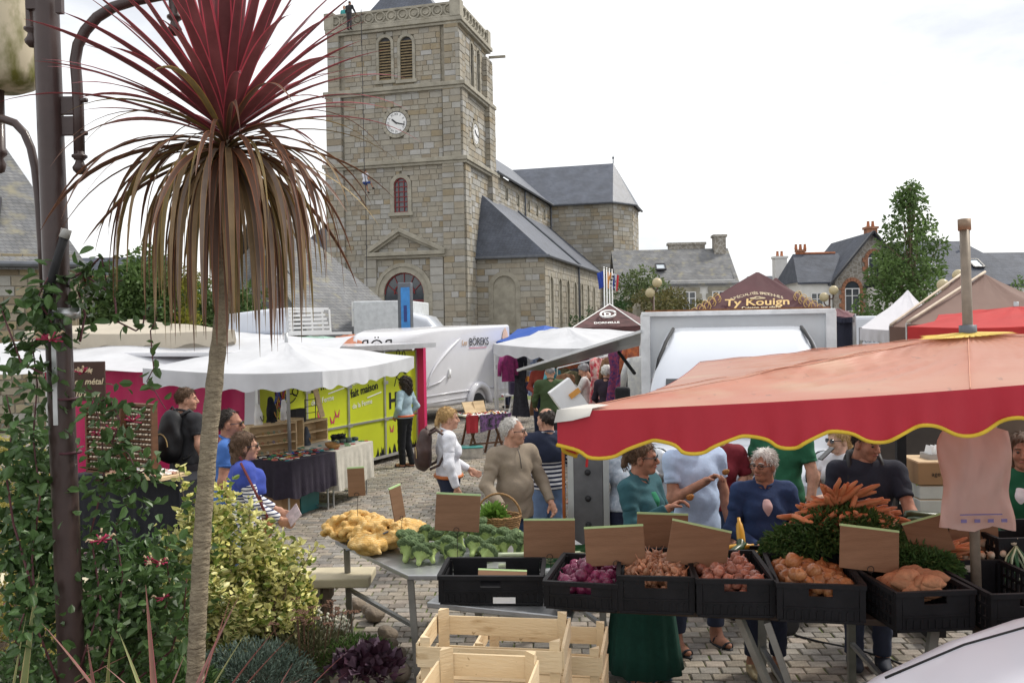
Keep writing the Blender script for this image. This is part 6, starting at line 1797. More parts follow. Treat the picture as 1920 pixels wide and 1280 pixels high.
    if h < .02 and len(v):
      rg = np.random.default_rng(len(v)); ii = rg.integers(0,len(v),900); pv = v[ii]; nn_ = pv - np.array([0,-.015,.02]); nn_ /= np.linalg.norm(nn_,axis=1,keepdims=True)
      dn_ = np.tile(np.array([[0,-.5,-1.0]]),(900,1)); tg = dn_ - nn_ * (dn_ * nn_).sum(1,keepdims=True); tg /= np.maximum(np.linalg.norm(tg,axis=1,keepdims=True),.15)
      sv,sf = leaf_arrays(pv + nn_ * .001,tg + nn_ * .16 + rg.normal(size=(900,3)) * (.2 if hair != 'curly' else .7),.036 if hair != 'bald' else .02,.13,0.05,rg)
      tag(link("strands",np_mesh("strands",sv @ HM.T + HC,sf,hair_m,smooth=False),hr_),kind="stuff")
  # ---- clothes
  wk = folds(.0034)
  if top:
    T = SDF(.04); torso(T,.018); T.ell((0,0,hem + .03),(hw + .028,.133 + belly * .35,.2))
    for sg in (-1,1):
      sh,el,wr = arm[sg]; T.cone(sh,sh + (el - sh) * min(.42,sleeve * .7),.070,.064)
    T.cut((0,0,hem),(0,0,-1)); T.cut((0,.045,1.475 - .02 * vneck),(0,.45 + .5 * vneck,1.0))
    if vneck: T.cone((0,.16,1.50),(0,.15,1.38 - .05 * vneck),.06,.012,k=.02,sub=True)
    pr = [T.mesh(h * .95,wk)]
    for sg in (-1,1):
      sh,el,wr = arm[sg]; A = SDF(.03); sd = sh + np.array([-sg * .03,0,0])
      if sleeve >= 1:
        end = el + (wr - el) * (.92 if sleeve < 1.2 else 1.0); A.chain([sd,el,end],[.068,.056,.043]); A.cut(end,end - el)
      else:
        end = sh + (el - sh) * sleeve; A.chain([sd,end + (el - sh) * .05],[.068,.062]); A.cut(end,el - sh)
      pr.append(A.mesh(h * .9,wk))
    v,f = cat_mesh(pr); link("top",np_mesh("top",bend(v),f,top),o)
    ck = MB().tube([(.069 * math.cos(a),-.012 + .066 * math.sin(a),1.478 - .028 * math.sin(a) - (.03 if abs(a - math.pi / 2) < .2 else 0)) for a in [2 * math.pi * i / 20 for i in range(21)]],.011,6,cap=False)
    ck.v = [tuple(p) for p in bend(np.array(ck.v))]; ck.build("collar",top,o,True)
  if open_top:  # inner garment seen in the open front
    T = SDF(.02); T.chain([(0,.05,1.39),(0,.092 + .2 * belly,1.30),(0,.104 + .3 * belly,1.22)],[.046,.046,.022])
    T.cut((0,.0,1.40),(0,.3,1)); T.cut((0,0,hem),(0,0,-1)); v,f = T.mesh(h * .9); link("inner_top",np_mesh("inner_top",bend(v),f,open_top),o)
  if vest:
    T = SDF(.04); torso(T,.03)
    for sg in (-1,1):
      sh,el,wr = arm[sg]; T.cone(sh,sh + (el - sh) * .3,.08,.074)
    T.cut((0,0,1.2),(0,0,-1)); T.cut((0,.045,1.485),(0,.45,1.0)); 
    T.cone((.06,.12,1.35),(.09,.13,1.1),.05,.04); T.cone((-.06,.12,1.35),(-.09,.13,1.12),.05,.04); v,f = T.mesh(h,wk); link("shoulder_jumper",np_mesh("shoulder_jumper",bend(v),f,vest),o)
  if bottom:
    T = SDF(.035); T.ell((0,0,.955),(hw + .012,.127,.13)); T.cone((-hw * .3,0,1.0),(hw * .3,0,1.0),.1)
    for sg in (-1,1):
      pt = legpts(sg)
      if shorts and legs_bent: pt = [pt[0],tuple(np.array(pt[0]) + .7 * (np.array(pt[1]) - np.array(pt[0])))]; T.chain(pt,[.097,.085]); continue
      T.chain(pt,[.097,.072,.062 if not shorts else .07])
    T.cut((0,0,1.045),(0,0,1)); 
    if not legs_bent: T.cut((0,0,shorts or leg_end),(0,0,-1))
    v,f = T.mesh(h,wk); link("trousers",np_mesh("trousers",v,f,bottom),o)
  if belt: MB().tube([((hw + .03) * math.cos(a),.145 * math.sin(a),.99) for a in [2 * math.pi * i / 24 for i in range(25)]],.02,6,cap=False).build("belt",belt,o,True)
  if skirt:
    q = MB().lathe([(.14,1.02),(.175,.93),(.20,.75),(.225,.5),(.255,.25),(.28,.10)],64,fn=lambda a,z: 1 + .055 * (1.05 - z) * math.sin(a * 13) + .03 * math.sin(a * 5)); q.build("skirt",skirt,o,True)
  if shoes:
    pr = []
    for sg in (-1,1):
      a = np.array(legpts(sg)[-1])
      if shoes == 'shoe':
        F_ = SDF(.03); F_.ell((a[0],a[1] + .07,a[2] - .048),(.05,.135,.045)); F_.cone(a + np.array([0,0,-.02]),a + np.array([0,.01,-.05]),.05); F_.cut((0,0,a[2] - .09),(0,0,-1)); pr.append(F_.mesh(.013))
      else:
        F_ = SDF(.01); F_.ell((a[0],a[1] + .065,a[2] - .082),(.05,.135,.02)); F_.cut((0,0,a[2] - .09),(0,0,-1)); pr.append(F_.mesh(.011))
        q = SDF(.008); c = np.array([a[0],a[1],a[2]])
        for (p,r0) in (((0,.14,-.05),.043),((0,.03,-.03),.047)):
          q.chain([c + np.array([r0 * math.cos(t),p[1] + (.02 * math.sin(t)),p[2] - .03 + r0 * 1.05 * math.sin(t)]) for t in [math.pi * i / 6 for i in range(7)]],[.009] * 7)
        pr.append(q.mesh(.009))
    v,f = cat_mesh(pr); link("shoes" if shoes == 'shoe' else "sandals",np_mesh("shoes",v,f,shoe_m or m_rubber),o)
  return o
def at(px,Y): return P(px,612,Y).x,Y
hair_brown = mat("hair_brown",(.10,.055,.03),.6,.35,30,.5,90,stretch=(3,3,1)); hair_dark = mat("hair_dark",(.035,.025,.02),.6,.35,30,.5,90); hair_white = mat("hair_white",(.62,.60,.57),.7,.15,40,.5,90)
hair_grey = mat("hair_grey",(.26,.26,.27),.7,.25,40,.5,90); hair_blond = mat("hair_blond",(.48,.31,.13),.6,.3,30,.5,90,stretch=(3,3,1))
navy = cloth("navy_cotton",(.018,.024,.05)); jeans = cloth("blue_denim",(.06,.10,.20),.25); dkgrey = cloth("charcoal_cotton",(.03,.03,.034))
# -- browsers at the left-hand stalls
x,y = at(345,10.0)
person("man in a black t-shirt with a big black backpack at the stone stall",x,y,-35,1.86,'m','down','down',dkgrey,.62,cloth("dark_trousers",(.05,.045,.05)),hair='short',hair_m=hair_brown,yaw=-35,h=.016)
def backpack(name,label,X,Y,z,rot,sc,m_,strap=True):
  o = empty(name,(X,Y,z),R(rot),label,"backpack"); o.scale = sc
  q = SDF(.05); q.ell((0,-.05,.0),(.15,.10,.24)).ell((0,-.12,-.06),(.12,.06,.14)).ell((0,-.03,.2),(.12,.08,.08)); v,f = q.mesh(.016,wrinkle(.004)); link("pack",np_mesh("pack",v,f,m_),o)
  for sg in (-1,1): MB().tube([(sg * .09,.0,.22),(sg * .10,.10,.27),(sg * .11,.2,.2),(sg * .12,.23,.05),(sg * .14,.12,-.15),(sg * .12,.0,-.2)],.018,6).build("strap",m_,o,True)
  MB().tube([(-.05,-.02,.27),(0,-.02,.31),(.05,-.02,.27)],.01,6).build("grab_handle",m_,o,True)
  MB().tube([(.11 * math.cos(a),-.165 - .0 * a,-.06 + .12 * math.sin(a)) for a in [math.pi * i / 8 for i in range(9)]],.006,5).build("zip",mat("zip_buff",(.4,.28,.12),.5),o)
  return o
fx,fy = -math.sin(R(-35)),math.cos(R(-35))
backpack("backpack","big black backpack worn by the man in the black t-shirt",x - fx * .15,y - fy * .15,1.31,-35,(1.15,1.1,1.15),cloth("black_nylon",(.012,.012,.014),.3,.6))
x,y = at(425,7.9)
person("man in a royal blue polo and sunglasses left of the striped-top woman",x,y,-78,1.79,'m','down','down',cloth("royal_blue_polo",(.055,.145,.42)),.55,jeans,hair='receding',hair_m=hair_dark,skin=m_skin_tan,yaw=-5,glasses='sun',h=.014)
x,y = at(452,7.25)
person("woman in a navy-striped white top with a blue jumper over her shoulders",x,y,-70,1.66,'f','low','low',striped("navy_stripe_jersey",(.70,.70,.72),(.02,.03,.10),34,.36),1.0,cloth("pale_jeans",(.38,.46,.62)),hem=.86,hair='bob',hair_m=hair_brown,yaw=0,glasses='sun',vest=cloth("cobalt_knit",(.045,.075,.36)),h=.014)
o = empty("shoulder_bag",(x + .22,y - .13,.93),R(-70),"tan leather shoulder bag of the striped-top woman","bag")
q = SDF(.03); q.ell((0,0,0),(.13,.05,.10)); v,f = q.mesh(.014,wrinkle(.003)); link("bag",np_mesh("bag",v,f,mat("tan_leather",(.28,.10,.03),.5,.2,8)),o)
MB().tube([(.1,.0,.06),(.12,-.1,.3),(.04,-.2,.52)],.011,5).tube([(-.1,0,.06),(-.14,-.08,.3),(-.1,-.2,.55)],.011,5).build("strap",mat("oxblood_strap",(.16,.03,.03),.5),o)
o = empty("leaflet",(x + .43,y - .12,1.0),R(-60),"small printed leaflet held by the striped-top woman","leaflet"); MB().box((0,0,0),(.16,.006,.13),rot=(R(-35),R(25),0)).build("sheet",mat("leaflet",(.55,.45,.45),.6,.3,18),o)
x,y = at(756,15.8)
cw_ = person("curly-haired woman in a pale denim jacket leaning by the green trailer",x,y,62,1.62,'f','pocket','pocket',cloth("pale_denim",(.34,.46,.52)),1.0,cloth("black_leggings",(.012,.013,.016)),hem=.95,hair='curly',hair_m=hair_dark,skin=m_skin_tan,h=.018,shoes='sandal',belt=cloth("orange_shirt_tail",(.62,.13,.04)),legs_bent={1: [(.088,0,.92),(.10,.03,.5),(.12,-.06,.09)],-1: [(-.088,0,.92),(-.06,.05,.5),(-.02,.06,.09)]})
for k in range(3): MB().tube([(.185 - .012 * abs(k - 1),(k - 1) * .022,.9),(.175,.03 + (k - 1) * .02,.5),(.175,-.06 + (k - 1) * .02,.14)],.006,4).build("legging_stripe",m_wh_print,cw_)
x,y = at(836,9.2)
person("blonde woman in a white shirt with a brown backpack facing right",x,y,-78,1.66,'f','low','down',cloth("white_shirt",(.70,.71,.76)),1.0,navy,hem=.98,hair='tied',hair_m=hair_blond,skin=m_skin,h=.014,belt=mat("tan_belt",(.45,.13,.03),.5))
backpack("backpack","dark brown leather backpack worn by the blonde woman",x - .2,y - .1,1.22,-78,(.85,.8,.85),mat("brown_leather",(.055,.03,.025),.5,.3,8,.2))
# -- shoppers round the vegetable table
bx,by = at(958,7.75)
bm_ = person("white-haired man in a beige pullover and glasses behind the broccoli",bx,by,-150,1.69,'m',((-.28,.03,1.14),(-.27,.2,.96)),((.30,.03,1.15),(.27,.27,.99)),cloth("beige_fleece",(.27,.22,.165),.06),1.0,jeans,hem=.84,hair='receding',hair_m=hair_white,skin=m_skin,yaw=55,glasses='clear',belly=.045,vneck=.4,wide=1.0,h=.013)
MB().tube([(0,.085,1.455),(0,.118,1.40),(0,.136,1.33),(0,.142,1.29)],.0045,5).build("zip",mat("dark_zip",(.08,.07,.06),.5),bm_,True)
x,y = at(1022,8.6)
person("balding man seen from behind in a navy and white striped top",x,y,15,1.69,'m','down','down',striped("breton_stripe",(.68,.68,.70),(.015,.02,.05),24,.5),.95,cloth("washed_jeans",(.16,.24,.40)),hair='bald',hair_m=hair_dark,yaw=25,vest=navy,h=.015)
x,y = at(1030,15.6)
person("man in a dark green jumper with his back turned by the clothes stall",x,y,5,1.80,'m','low','low',cloth("forest_knit",(.055,.085,.035)),1.0,dkgrey,hem=.88,hair='grey_short',hair_m=hair_grey,h=.02,wide=1.1)
x,y = at(1094,17.4)
person("short grey-haired woman in a white cardigan looking down at clothes",x,y,80,1.72,'f','phone','phone',cloth("white_knit",(.66,.64,.62)),1.0,navy,hem=.85,hair='fluffy',hair_m=hair_grey,pitch=-25,h=.022)
x,y = at(1136,16.2)
person("white-haired person in a dark jacket beyond the red parasol",x,y,-25,1.74,'f','low','low',cloth("dark_jacket",(.03,.02,.035)),1.0,navy,hair='fluffy',hair_m=hair_white,h=.022)
x,y = at(1013,19.2)
person("stallholder in a rust-red top under the raised flap",x,y,175,1.78,'f','front','front',cloth("rust_top",(.26,.045,.03)),1.0,navy,hair='bob',hair_m=hair_dark,skin=m_skin_tan,h=.024)
x,y = at(951,27)
person("passer-by in a purple top beside the white trailer",x,y,60,1.70,'f','down','down',cloth("purple_top",(.22,.04,.24)),.6,navy,hair='bob',hair_m=hair_dark,skin=m_skin_tan,h=.026)
x,y = at(938,24)
x,y = at(1198,6.15)
teal = cloth("teal_jersey",(.028,.095,.115)); bottle = cloth("bottle_green",(.010,.06,.042),.2)
person("woman in a teal cardigan, green skirt and sunglasses eating a sample",x,y,-128,1.68,'f','low','eat',teal,1.0,None,hem=.9,hair='tied',hair_m=hair_brown,skin=m_skin_tan,yaw=22,glasses='sun',vneck=1.6,skirt=bottle,open_top=cloth("emerald_top",(.02,.19,.10)),shoes='sandal',shoe_m=mat("sandal_blue",(.03,.05,.08),.6),h=.013,curlR=.55)
tx,ty = x,y
x,y = at(1300,6.75)
person("man in a pale blue v-neck t-shirt eating a sample, head under the parasol",x,y,-158,1.79,'m','down','eat',cloth("sky_blue_jersey",(.42,.52,.70),.06),.6,cloth("indigo_jeans",(.03,.04,.075)),hem=.86,hair='grey_short',hair_m=hair_grey,skin=m_skin_tan,yaw=20,vneck=1.2,belly=.025,wide=1.05,leg_end=.14,shoes='sandal',shoe_m=mat("flipflop",(.02,.022,.028),.6),h=.013,stance=.05,curlR=.55)
mx_,my_ = x,y
x,y = at(1345,7.5)
person("shopper in a dark red top half hidden behind the pale blue t-shirt",x,y,170,1.70,'f','down','low',cloth("dark_red",(.17,.015,.025)),.7,jeans,hair='bob',hair_m=hair_brown,h=.018,shoe_m=mat("canvas_shoe",(.06,.06,.12),.8))
x,y = at(1166,7.9)
person("shopper in a pale patterned blouse behind the teal cardigan",x,y,-160,1.55,'f','down','down',floral("pale_blouse",(.55,.6,.66),(.35,.42,.5),30),.8,navy,hair='bob',hair_m=hair_brown,h=.018)
x,y = at(1428,6.2)
person("old woman in a dark blue denim shirt with glasses and tied white hair",x,y,176,1.60,'f','front','front',cloth("indigo_shirt",(.02,.042,.115),.25),1.0,navy,hem=.8,hair='tied',hair_m=hair_white,skin=m_skin_tan,yaw=-42,vneck=1.4,glasses='clear',open_top=cloth("pale_pink",(.60,.42,.42)),wide=1.12,belly=.05,leg_end=.15,shoe_m=mat("gold_shoe",(.42,.34,.20),.35,.2,20,metal=.5),h=.013)
ox,oy = x,y
x,y = at(1462,7.35)
person("person in a green polo half hidden behind the denim shirt",x,y,130,1.86,'m','down','low',cloth("green_polo",(.02,.12,.06)),.6,dkgrey,hair='short',hair_m=hair_brown,h=.018)
x,y = at(1572,7.55)
person("blonde girl in a white t-shirt with a ponytail holding up a phone",x,y,112,1.58,'f',((-.2,.16,1.15),(-.16,.42,1.12)),'phone',cloth("white_tee",(.66,.66,.72)),.55,cloth("lilac_skirt",(.35,.3,.42)),hair='pony',hair_m=hair_blond,skin=m_skin_pale,yaw=-5,glasses='sun',h=.014,curlR=.5)
px_,py__ = P(1549,848,7.2).x,7.2
o = empty("phone",(px_,py__,P(1545,850,7.2).z),R(100),"dark mobile phone held up by the blonde girl","phone"); MB().box((0,0,0),(.075,.01,.15),rot=(R(50),0,0)).build("case",m_lens,o,bevel=.006); MB().box((0,-.006,.003),(.068,.004,.135),rot=(R(50),0,0)).build("screen",m_glass,o)
x,y = at(1622,6.3)
np_ = person("man in a navy and grey polo with backpack straps choosing courgettes",x,y,168,1.74,'m',((-.26,.16,1.13),(-.34,.36,1.08)),'low',cloth("navy_polo",(.014,.016,.028)),.62,cloth("indigo_jeans",(.03,.04,.075)),hem=.86,hair='short',hair_m=hair_dark,skin=m_skin_tan,yaw=38,pitch=-12,wide=1.08,open_top=None,h=.014,shoe_m=mat("navy_trainer",(.02,.025,.04),.7))
T = SDF(.03); T.ell((0,.01,1.06),(.187,.128,.15)); T.cut((0,0,1.155),(0,.1,1)); T.cut((0,0,.88),(0,0,-1)); v,f = T.mesh(.015,wrinkle(.002))
link("polo_panel",np_mesh("polo_panel",v,f,cloth("grey_panel",(.28,.28,.32))),np_)
backpack("backpack","black backpack on the man in the navy and grey polo",x + .02,y + .16,1.28,168,(1,1,1),cloth("black_nylon",(.012,.012,.014),.3,.6))
x,y = at(1918,5.95)
person("brown-haired woman in a bottle green jacket at the right edge",x,y,140,1.71,'f','low','front',cloth("emerald_jacket",(.008,.095,.045)),1.0,navy,hem=.8,hair='bob',hair_m=hair_brown,skin=m_skin_tan,yaw=10,open_top=cloth("white_shirt",(.7,.7,.72)),h=.014,wide=1.1)
# -- climbers on the tower
c = ch(-1.0,on_front(685,345,-1.0)[0],on_front(685,362,-1.0)[1] - .25)
person("climber in white top and blue shorts abseiling down the tower",c.x,c.y,-25,1.65,'f','phone','eat',cloth("white_tee",(.66,.66,.72)),.55,cloth("blue_shorts",(.04,.08,.3)),hair='pony',hair_m=hair_brown,h=.03,zbase=c.z,shorts=.5,legs_bent={1: [(.09,0,.92),(.12,.38,.95),(.14,.62,.68)],-1: [(-.09,0,.92),(-.12,.3,.8),(-.14,.5,.42)]})
o = empty("climbing_rope",c,0,"thin dark climbing rope hanging down the tower front","rope")
a,b_ = ch(-.45,on_front(683,30)[0],ZT),ch(-1.0,on_front(700,500)[0],5)
MB().tube([a - c,Vector((0,-.25,1.4)),Vector((.05,-.2,.9)),b_ - c],.022,5).build("rope",m_dark,o)
c = ch(-.15,on_front(645,40)[0],ZT - 1.05)
person("helper in a teal top at the corner of the tower parapet",c.x,c.y + .5,160,1.7,'m','front','front',cloth("teal_tee",(.05,.3,.3)),.6,dkgrey,hair='short',hair_m=hair_dark,h=.03,zbase=c.z)
c = ch(-.62,on_front(663,45)[0],on_front(663,62)[1])
person("climber in black leaning out from the tower parapet",c.x,c.y,-20,1.72,'m','low','reach',dkgrey,1.0,cloth("dark_trousers",(.05,.045,.05)),hair='short',hair_m=hair_dark,h=.03,zbase=c.z,lean=.15)
# =================================================================== vegetable stall
# ---------------------------------------------------------------- big red parasol
m_bigred = mat("sunbleached_red_canvas",(.64,.21,.14),.40,0,.9,.10,4,trans=.38,col2=(.68,.30,.20),spec=.6,stretch=(.6,2.2,1),sheen=.7)
overlay(m_bigred,noise_mask(m_bigred,1.6,.56,.75,(1,2,1)),(.70,.42,.28))
overlay(m_bigred,noise_mask(m_bigred,14,.66,.74),(.36,.16,.12))
m_valred = mat("red_valance_canvas",(.46,.022,.04),.6,.1,1.5,.15,5,trans=.12)
m_yellow = mat("yellow_binding",(.62,.42,.03),.7,.1,6)
FL,BL,HUB = P(1046,772,3.72),P(1312,679,5.75),P(1815,627,4.78)
FRc = Vector((2 * HUB.x - BL.x,2 * HUB.y - BL.y,2.34)); BR = Vector((2 * HUB.x - FL.x,2 * HUB.y - FL.y,2.36)); _pm = P(1829,1050,4.7); MAST = _pm + (_pm - HUB) * (_pm.z / (HUB.z - _pm.z))
bigp = canopy("big_parasol","large faded red market parasol with yellow scalloped hem over the vegetables","parasol",[FL,FRc,BR,BL],HUB,.205,[m_bigred,m_valred],9,.045,1.0,mast=(MAST.x,MAST.y,0),mast_r=.026,top=.62,piping=m_yellow,amp=.065,cap=mat("yellow_cap_canvas",(.72,.52,.10),.6,.15,3,trans=.2),nmid=48,wr=.004,nrad=30,creases=.007,mast_m=mat("weathered_mast",(.22,.18,.14),.5,.25,9,metal=.35))
bb = Vector(bigp.location)
# white corner reinforcement, stitched on the cloth
N_ = len(CANOPY_ROWS[0]); nr_ = len(CANOPY_ROWS)
rows = []
for ci in range(-3,3):
  dep = 2.0 * math.sqrt(max(0,1 - (abs(ci + .5) / 3.0) ** 2)) + .2
  rows.append([])
  for j in range(6):
    r_ = nr_ - 1 - dep * j / 5 * .8; r0 = int(r_); ff = r_ - r0; r1 = min(nr_ - 1,r0 + 1)
    rows[-1].append(Vector(CANOPY_ROWS[r0][ci % N_]).lerp(Vector(CANOPY_ROWS[r1][ci % N_]),ff) + Vector((-.004,-.006,.010)))
  rows[-1].insert(0,rows[-1][0] + Vector((-.014,-.016,-.05 * math.sqrt(max(0,1 - (abs(ci + .5) / 3.0) ** 2)) - .004)))
MB().grid(rows).build("corner_patch",mat("white_patch",(.56,.54,.50),.75,.08,5),bigp,True)
for k in range(8):
  MB().tube([CANOPY_ROWS[j][(k * N_ // 8) % N_] + Vector((0,0,.003)) for j in range(2,nr_)],.0022,5).build("seam",mat("seam_thread",(.62,.30,.20),.7),bigp,True)
t = (HUB - bb).normalized()
MB().tube([HUB - bb - t * .02,HUB - bb + t * .05],.045,14).build("mast_collar",m_zinc,bigp,True)
MB().tube([HUB - bb + t * .57,HUB - bb + t * .63],.034,14).build("mast_cap",mat("rusty_steel",(.28,.2,.14),.6,.3,12,metal=.4),bigp,True)
MB().tube([P(1094,830,3.8) - bb,P(1102,852,3.78) - bb,P(1100,875,3.78) - bb],.006,5).build("red_cord",mat("red_cord",(.6,.03,.04),.6),bigp,True)

# ---------------------------------------------------------------- tables
ZT_ = .95
def trestle(name,label,poly,z,legs,m_=None):
  c = sum((Vector(p) for p in poly),Vector()) / len(poly)
  o = empty(name,(c.x,c.y,0),0,label,"table")
  q = MB().prism([Vector((p[0] - c.x,p[1] - c.y,z - .035)) for p in poly],(0,0,1),.035); q.build("table_top",m_ or m_steel,o,bevel=.006)
  for (x0,y0,x1,y1) in legs: MB().bar((x0 - c.x,y0 - c.y,z - .03),(x1 - c.x,y1 - c.y,0),.045,.035).build("leg",mat("table_leg",(.30,.29,.27),.5,.2,8,metal=.5),o)
  for k in range(0,len(legs) - 1,2):
    a,b = legs[k],legs[k + 1]; MB().bar(((a[0] + a[2]) / 2 - c.x,(a[1] + a[3]) / 2 - c.y,z * .5),((b[0] + b[2]) / 2 - c.x,(b[1] + b[3]) / 2 - c.y,z * .5),.03,.025).build("brace",m_steel,o)
  return o
bt_poly = [G(628,1012,.80),G(765,1078,.80),Vector((.78,5.95,.8)),Vector((.42,7.15,.8))]
trestle("metal_table","grey metal folding table carrying broccoli and potato sacks",bt_poly,.80,[(-1.36,7.05,-1.36,7.15),(-.75,6.2,-.7,6.15),(.3,7.0,.32,7.05),(.6,6.1,.6,6.1)])
MB_ = None
fr_poly = [G(800,1128,.89),Vector((.30,4.84,.9)),Vector((.42,5.5,.9)),Vector((-.35,5.62,.9))]
trestle("low_bench","grey metal bench under the empty black crate",fr_poly,.89,[(-.42,5.1,-.5,5.05),(-.25,5.5,-.2,5.5),(.2,4.95,.25,4.95),(.3,5.4,.32,5.4)])
mt_poly = [Vector((.3,4.86,0)),Vector((3.4,4.22,0)),Vector((3.75,5.6,0)),Vector((.45,5.75,0))]
trestle("stall_table","long trestle table carrying the row of black vegetable crates",mt_poly,ZT_,[(1.32,4.62,1.62,4.55),(1.55,5.5,1.5,5.4),(2.12,4.45,1.95,4.4),(2.1,5.5,2.1,5.5),(1.2,4.75,1.55,4.5),(3.2,5.4,3.3,5.4)],mat("shade_toned_table_board",(.06,.04,.03),.7,.2,5))  # top coloured dark to stand in for the shade under the crates
# ---------------------------------------------------------------- black plastic crates
def crate_mesh(W,D,H,lattice=True):
  q = MB(); t = .012
  q.box((0,0,.008),(W - .01,D - .01,.016))
  q.box((0,-D / 2,H - .012),(W + .016,.024,.024)); q.box((0,D / 2,H - .012),(W + .016,.024,.024))
  q.box((-W / 2,0,H - .012),(.024,D - .03,.024)); q.box((W / 2,0,H - .012),(.024,D - .03,.024))
  for sx in (-1,1):
    for sy in (-1,1): q.box((sx * (W / 2 - .012),sy * (D / 2 - .012),H / 2),(.03,.03,H - .026))
  hs = .058
  for sy in (-1,1):  # ends with a hand-hole under the rim
    y = sy * (D / 2 - .004)
    q.box((0,y,(H - .062) / 2),(W - .06,t,H - .062 - .01)); 
    for sx in (-1,1): q.box((sx * (W / 4 + hs / 2 - .014),y,H - .045),(W / 2 - hs - .03,t,.045))
    n = int((W - .06) / .035)
    for k in range(n): q.box((-W / 2 + .05 + k * (W - .1) / (n - 1),y + sy * .008,.035),(.008,.01,.06))
    q.box((0,y + sy * .008,.08),(W - .05,.008,.008)); q.box((0,y + sy * .008,.012),(W - .02,.012,.012))
  for sx in (-1,1):  # latticed long sides
    x = sx * (W / 2 - .004); n = max(6,int(D / .045))
    for k in range(n): q.box((x,-D / 2 + .04 + k * (D - .08) / (n - 1),H / 2),(t,.018,H - .03))
    for z in (.02,H * .35,H * .65): q.box((x,0,z),(t + .004,D - .04,.016))
  return q.mesh("crate",m_black_plastic)
crm = {}
def black_crate(label,px0,px1,Y,H,D=.6,rot=-9,z=ZT_,W=.4):
  key = (W,D,H)
  if key not in crm: crm[key] = crate_mesh(W,D,H)
  a,b = P(px0,1100,Y).x,P(px1,1100,Y).x
  c = Vector(((a + b) / 2,Y,z)) + Vector((-math.sin(R(rot)) * D / 2,math.cos(R(rot)) * D / 2,0))
  o = empty("produce_crate",c,R(rot),label,"crate","black plastic vegetable crates")
  link("shell",crm[key],o); o["dim"] = (W,D,H)
  return o
c_empty = black_crate("black plastic crate nearly empty but for a wooden price board",822,1017,5.06,.17,.4,-4,.895,.6)
MB().box((.08,-.209,.03),(.13,.004,.035)).build("white_label",m_wh_print,c_empty)
c_red = black_crate("low black crate filled with red onions",1021,1155,4.76,.155,rot=-14)
c_sha = black_crate("black crate filled with loose shallots",1158,1302,4.68,.205,rot=-8)
c_on1 = black_crate("black crate of small pinkish onions right of the shallots",1306,1453,4.60,.205,rot=-5)
c_on2 = black_crate("black crate of large golden onions below the carrots",1460,1618,4.49,.205,rot=-10,W=.43)
c_pot = black_crate("black crate of sweet potatoes before the parasol mast",1676,1832,4.34,.205,rot=4)
c_end = black_crate("black crate at the right end of the row, cut by the frame",1858,2010,4.28,.205,rot=2)
c_zu1 = black_crate("rear crate of small courgettes behind the shallots",1200,1300,5.32,.12,.4,-8,ZT_,.4)
c_zu2 = black_crate("rear crate of yellow and dark green courgettes",1350,1460,5.24,.12,.4,-8,ZT_,.45)
c_gar = black_crate("raised rear crate of bunched onions at the right edge",1870,2040,4.95,.2,.45,2,1.06,.5)
# ---------------------------------------------------------------- produce
def lathe_mesh(name,prof,m_,n=12,fn=None): return MB().lathe(prof,n,0,fn=fn).mesh(name,m_,True)
def onion_prof(r,sq=.85,tip=.35): return [(0,-r * sq),(r * .35,-r * sq * .93),(r * .8,-r * sq * .5),(r,0),(r * .85,r * sq * .5),(r * .45,r * sq * .85),(r * .16,r * sq * 1.05),(r * .1,r * sq * (1.05 + tip)),(0,r * sq * (1.1 + tip))]
m_redon = mat("red_onion_skin",(.12,.012,.045),.24,.35,9,.1,rnd=.35,col2=(.24,.04,.10),stretch=(6,6,1))
m_on1 = mat("pink_onion_skin",(.28,.095,.06),.27,.2,10,.1,rnd=.3,col2=(.42,.20,.14),stretch=(8,8,1))
m_on2 = mat("golden_onion_skin",(.30,.115,.04),.27,.2,10,.1,rnd=.3,col2=(.44,.22,.10),stretch=(8,8,1))
m_shal = mat("shallot_skin",(.27,.105,.05),.4,.2,12,.1,rnd=.45,col2=(.46,.24,.14),stretch=(8,8,1))
m_swp = mat("sweet_potato_skin",(.40,.19,.10),.8,.2,20,.4,60,rnd=.2)
def heap(cr,me_list,name,label,cat,group,r,nx,ny,base,heapz,extra=0,sc=(.85,1.15),tumble=True,seed=0,front=1.0):
  rs = random.Random(seed); W,D,H = cr["dim"]; M4 = Matrix.Translation(cr.location) @ Matrix.Rotation(cr.rotation_euler.z,4,'Z')
  pts = []
  for j in range(ny):
    for i in range(nx):
      x = -W / 2 + .045 + r * .6 + (W - .09 - r * 1.2) * (i + (.5 if j % 2 else 0) * .6) / max(1,nx - .7) + rs.uniform(-.01,.01); y = -D / 2 + .045 + r * .6 + (D - .09 - r * 1.2) * j / (ny - 1) + rs.uniform(-.01,.01)
      if abs(x) > W / 2 - .03: continue
      u_,v_ = x / (W / 2),y / (D / 2); pts.append((x,y,base + heapz * (1 - u_ * u_) * (1 - v_ * v_) + rs.uniform(-.008,.012)))
  for k in range(extra):
    x,y = rs.uniform(-W * .3,W * .3),rs.uniform(-D * .35,D * .35); pts.append((x,y,base + heapz * .9 + r * 1.2))
  for p in pts:
    o = link(name,rs.choice(me_list),None,M4 @ Vector(p),(rs.uniform(-1.2,1.2),rs.uniform(-1.2,1.2),rs.random() * 6.3) if tumble else (0,0,rs.random() * 6.3),rs.uniform(*sc))
    tag(o,label,cat,group)
heap(c_red,[lathe_mesh("red_onion",onion_prof(.041),m_redon,14),lathe_mesh("red_onion",onion_prof(.041,.95),m_redon,14)],"red_onion","glossy red onion lying in the low black crate","onion","red onions",.041,5,7,.09,.03,4,seed=1)
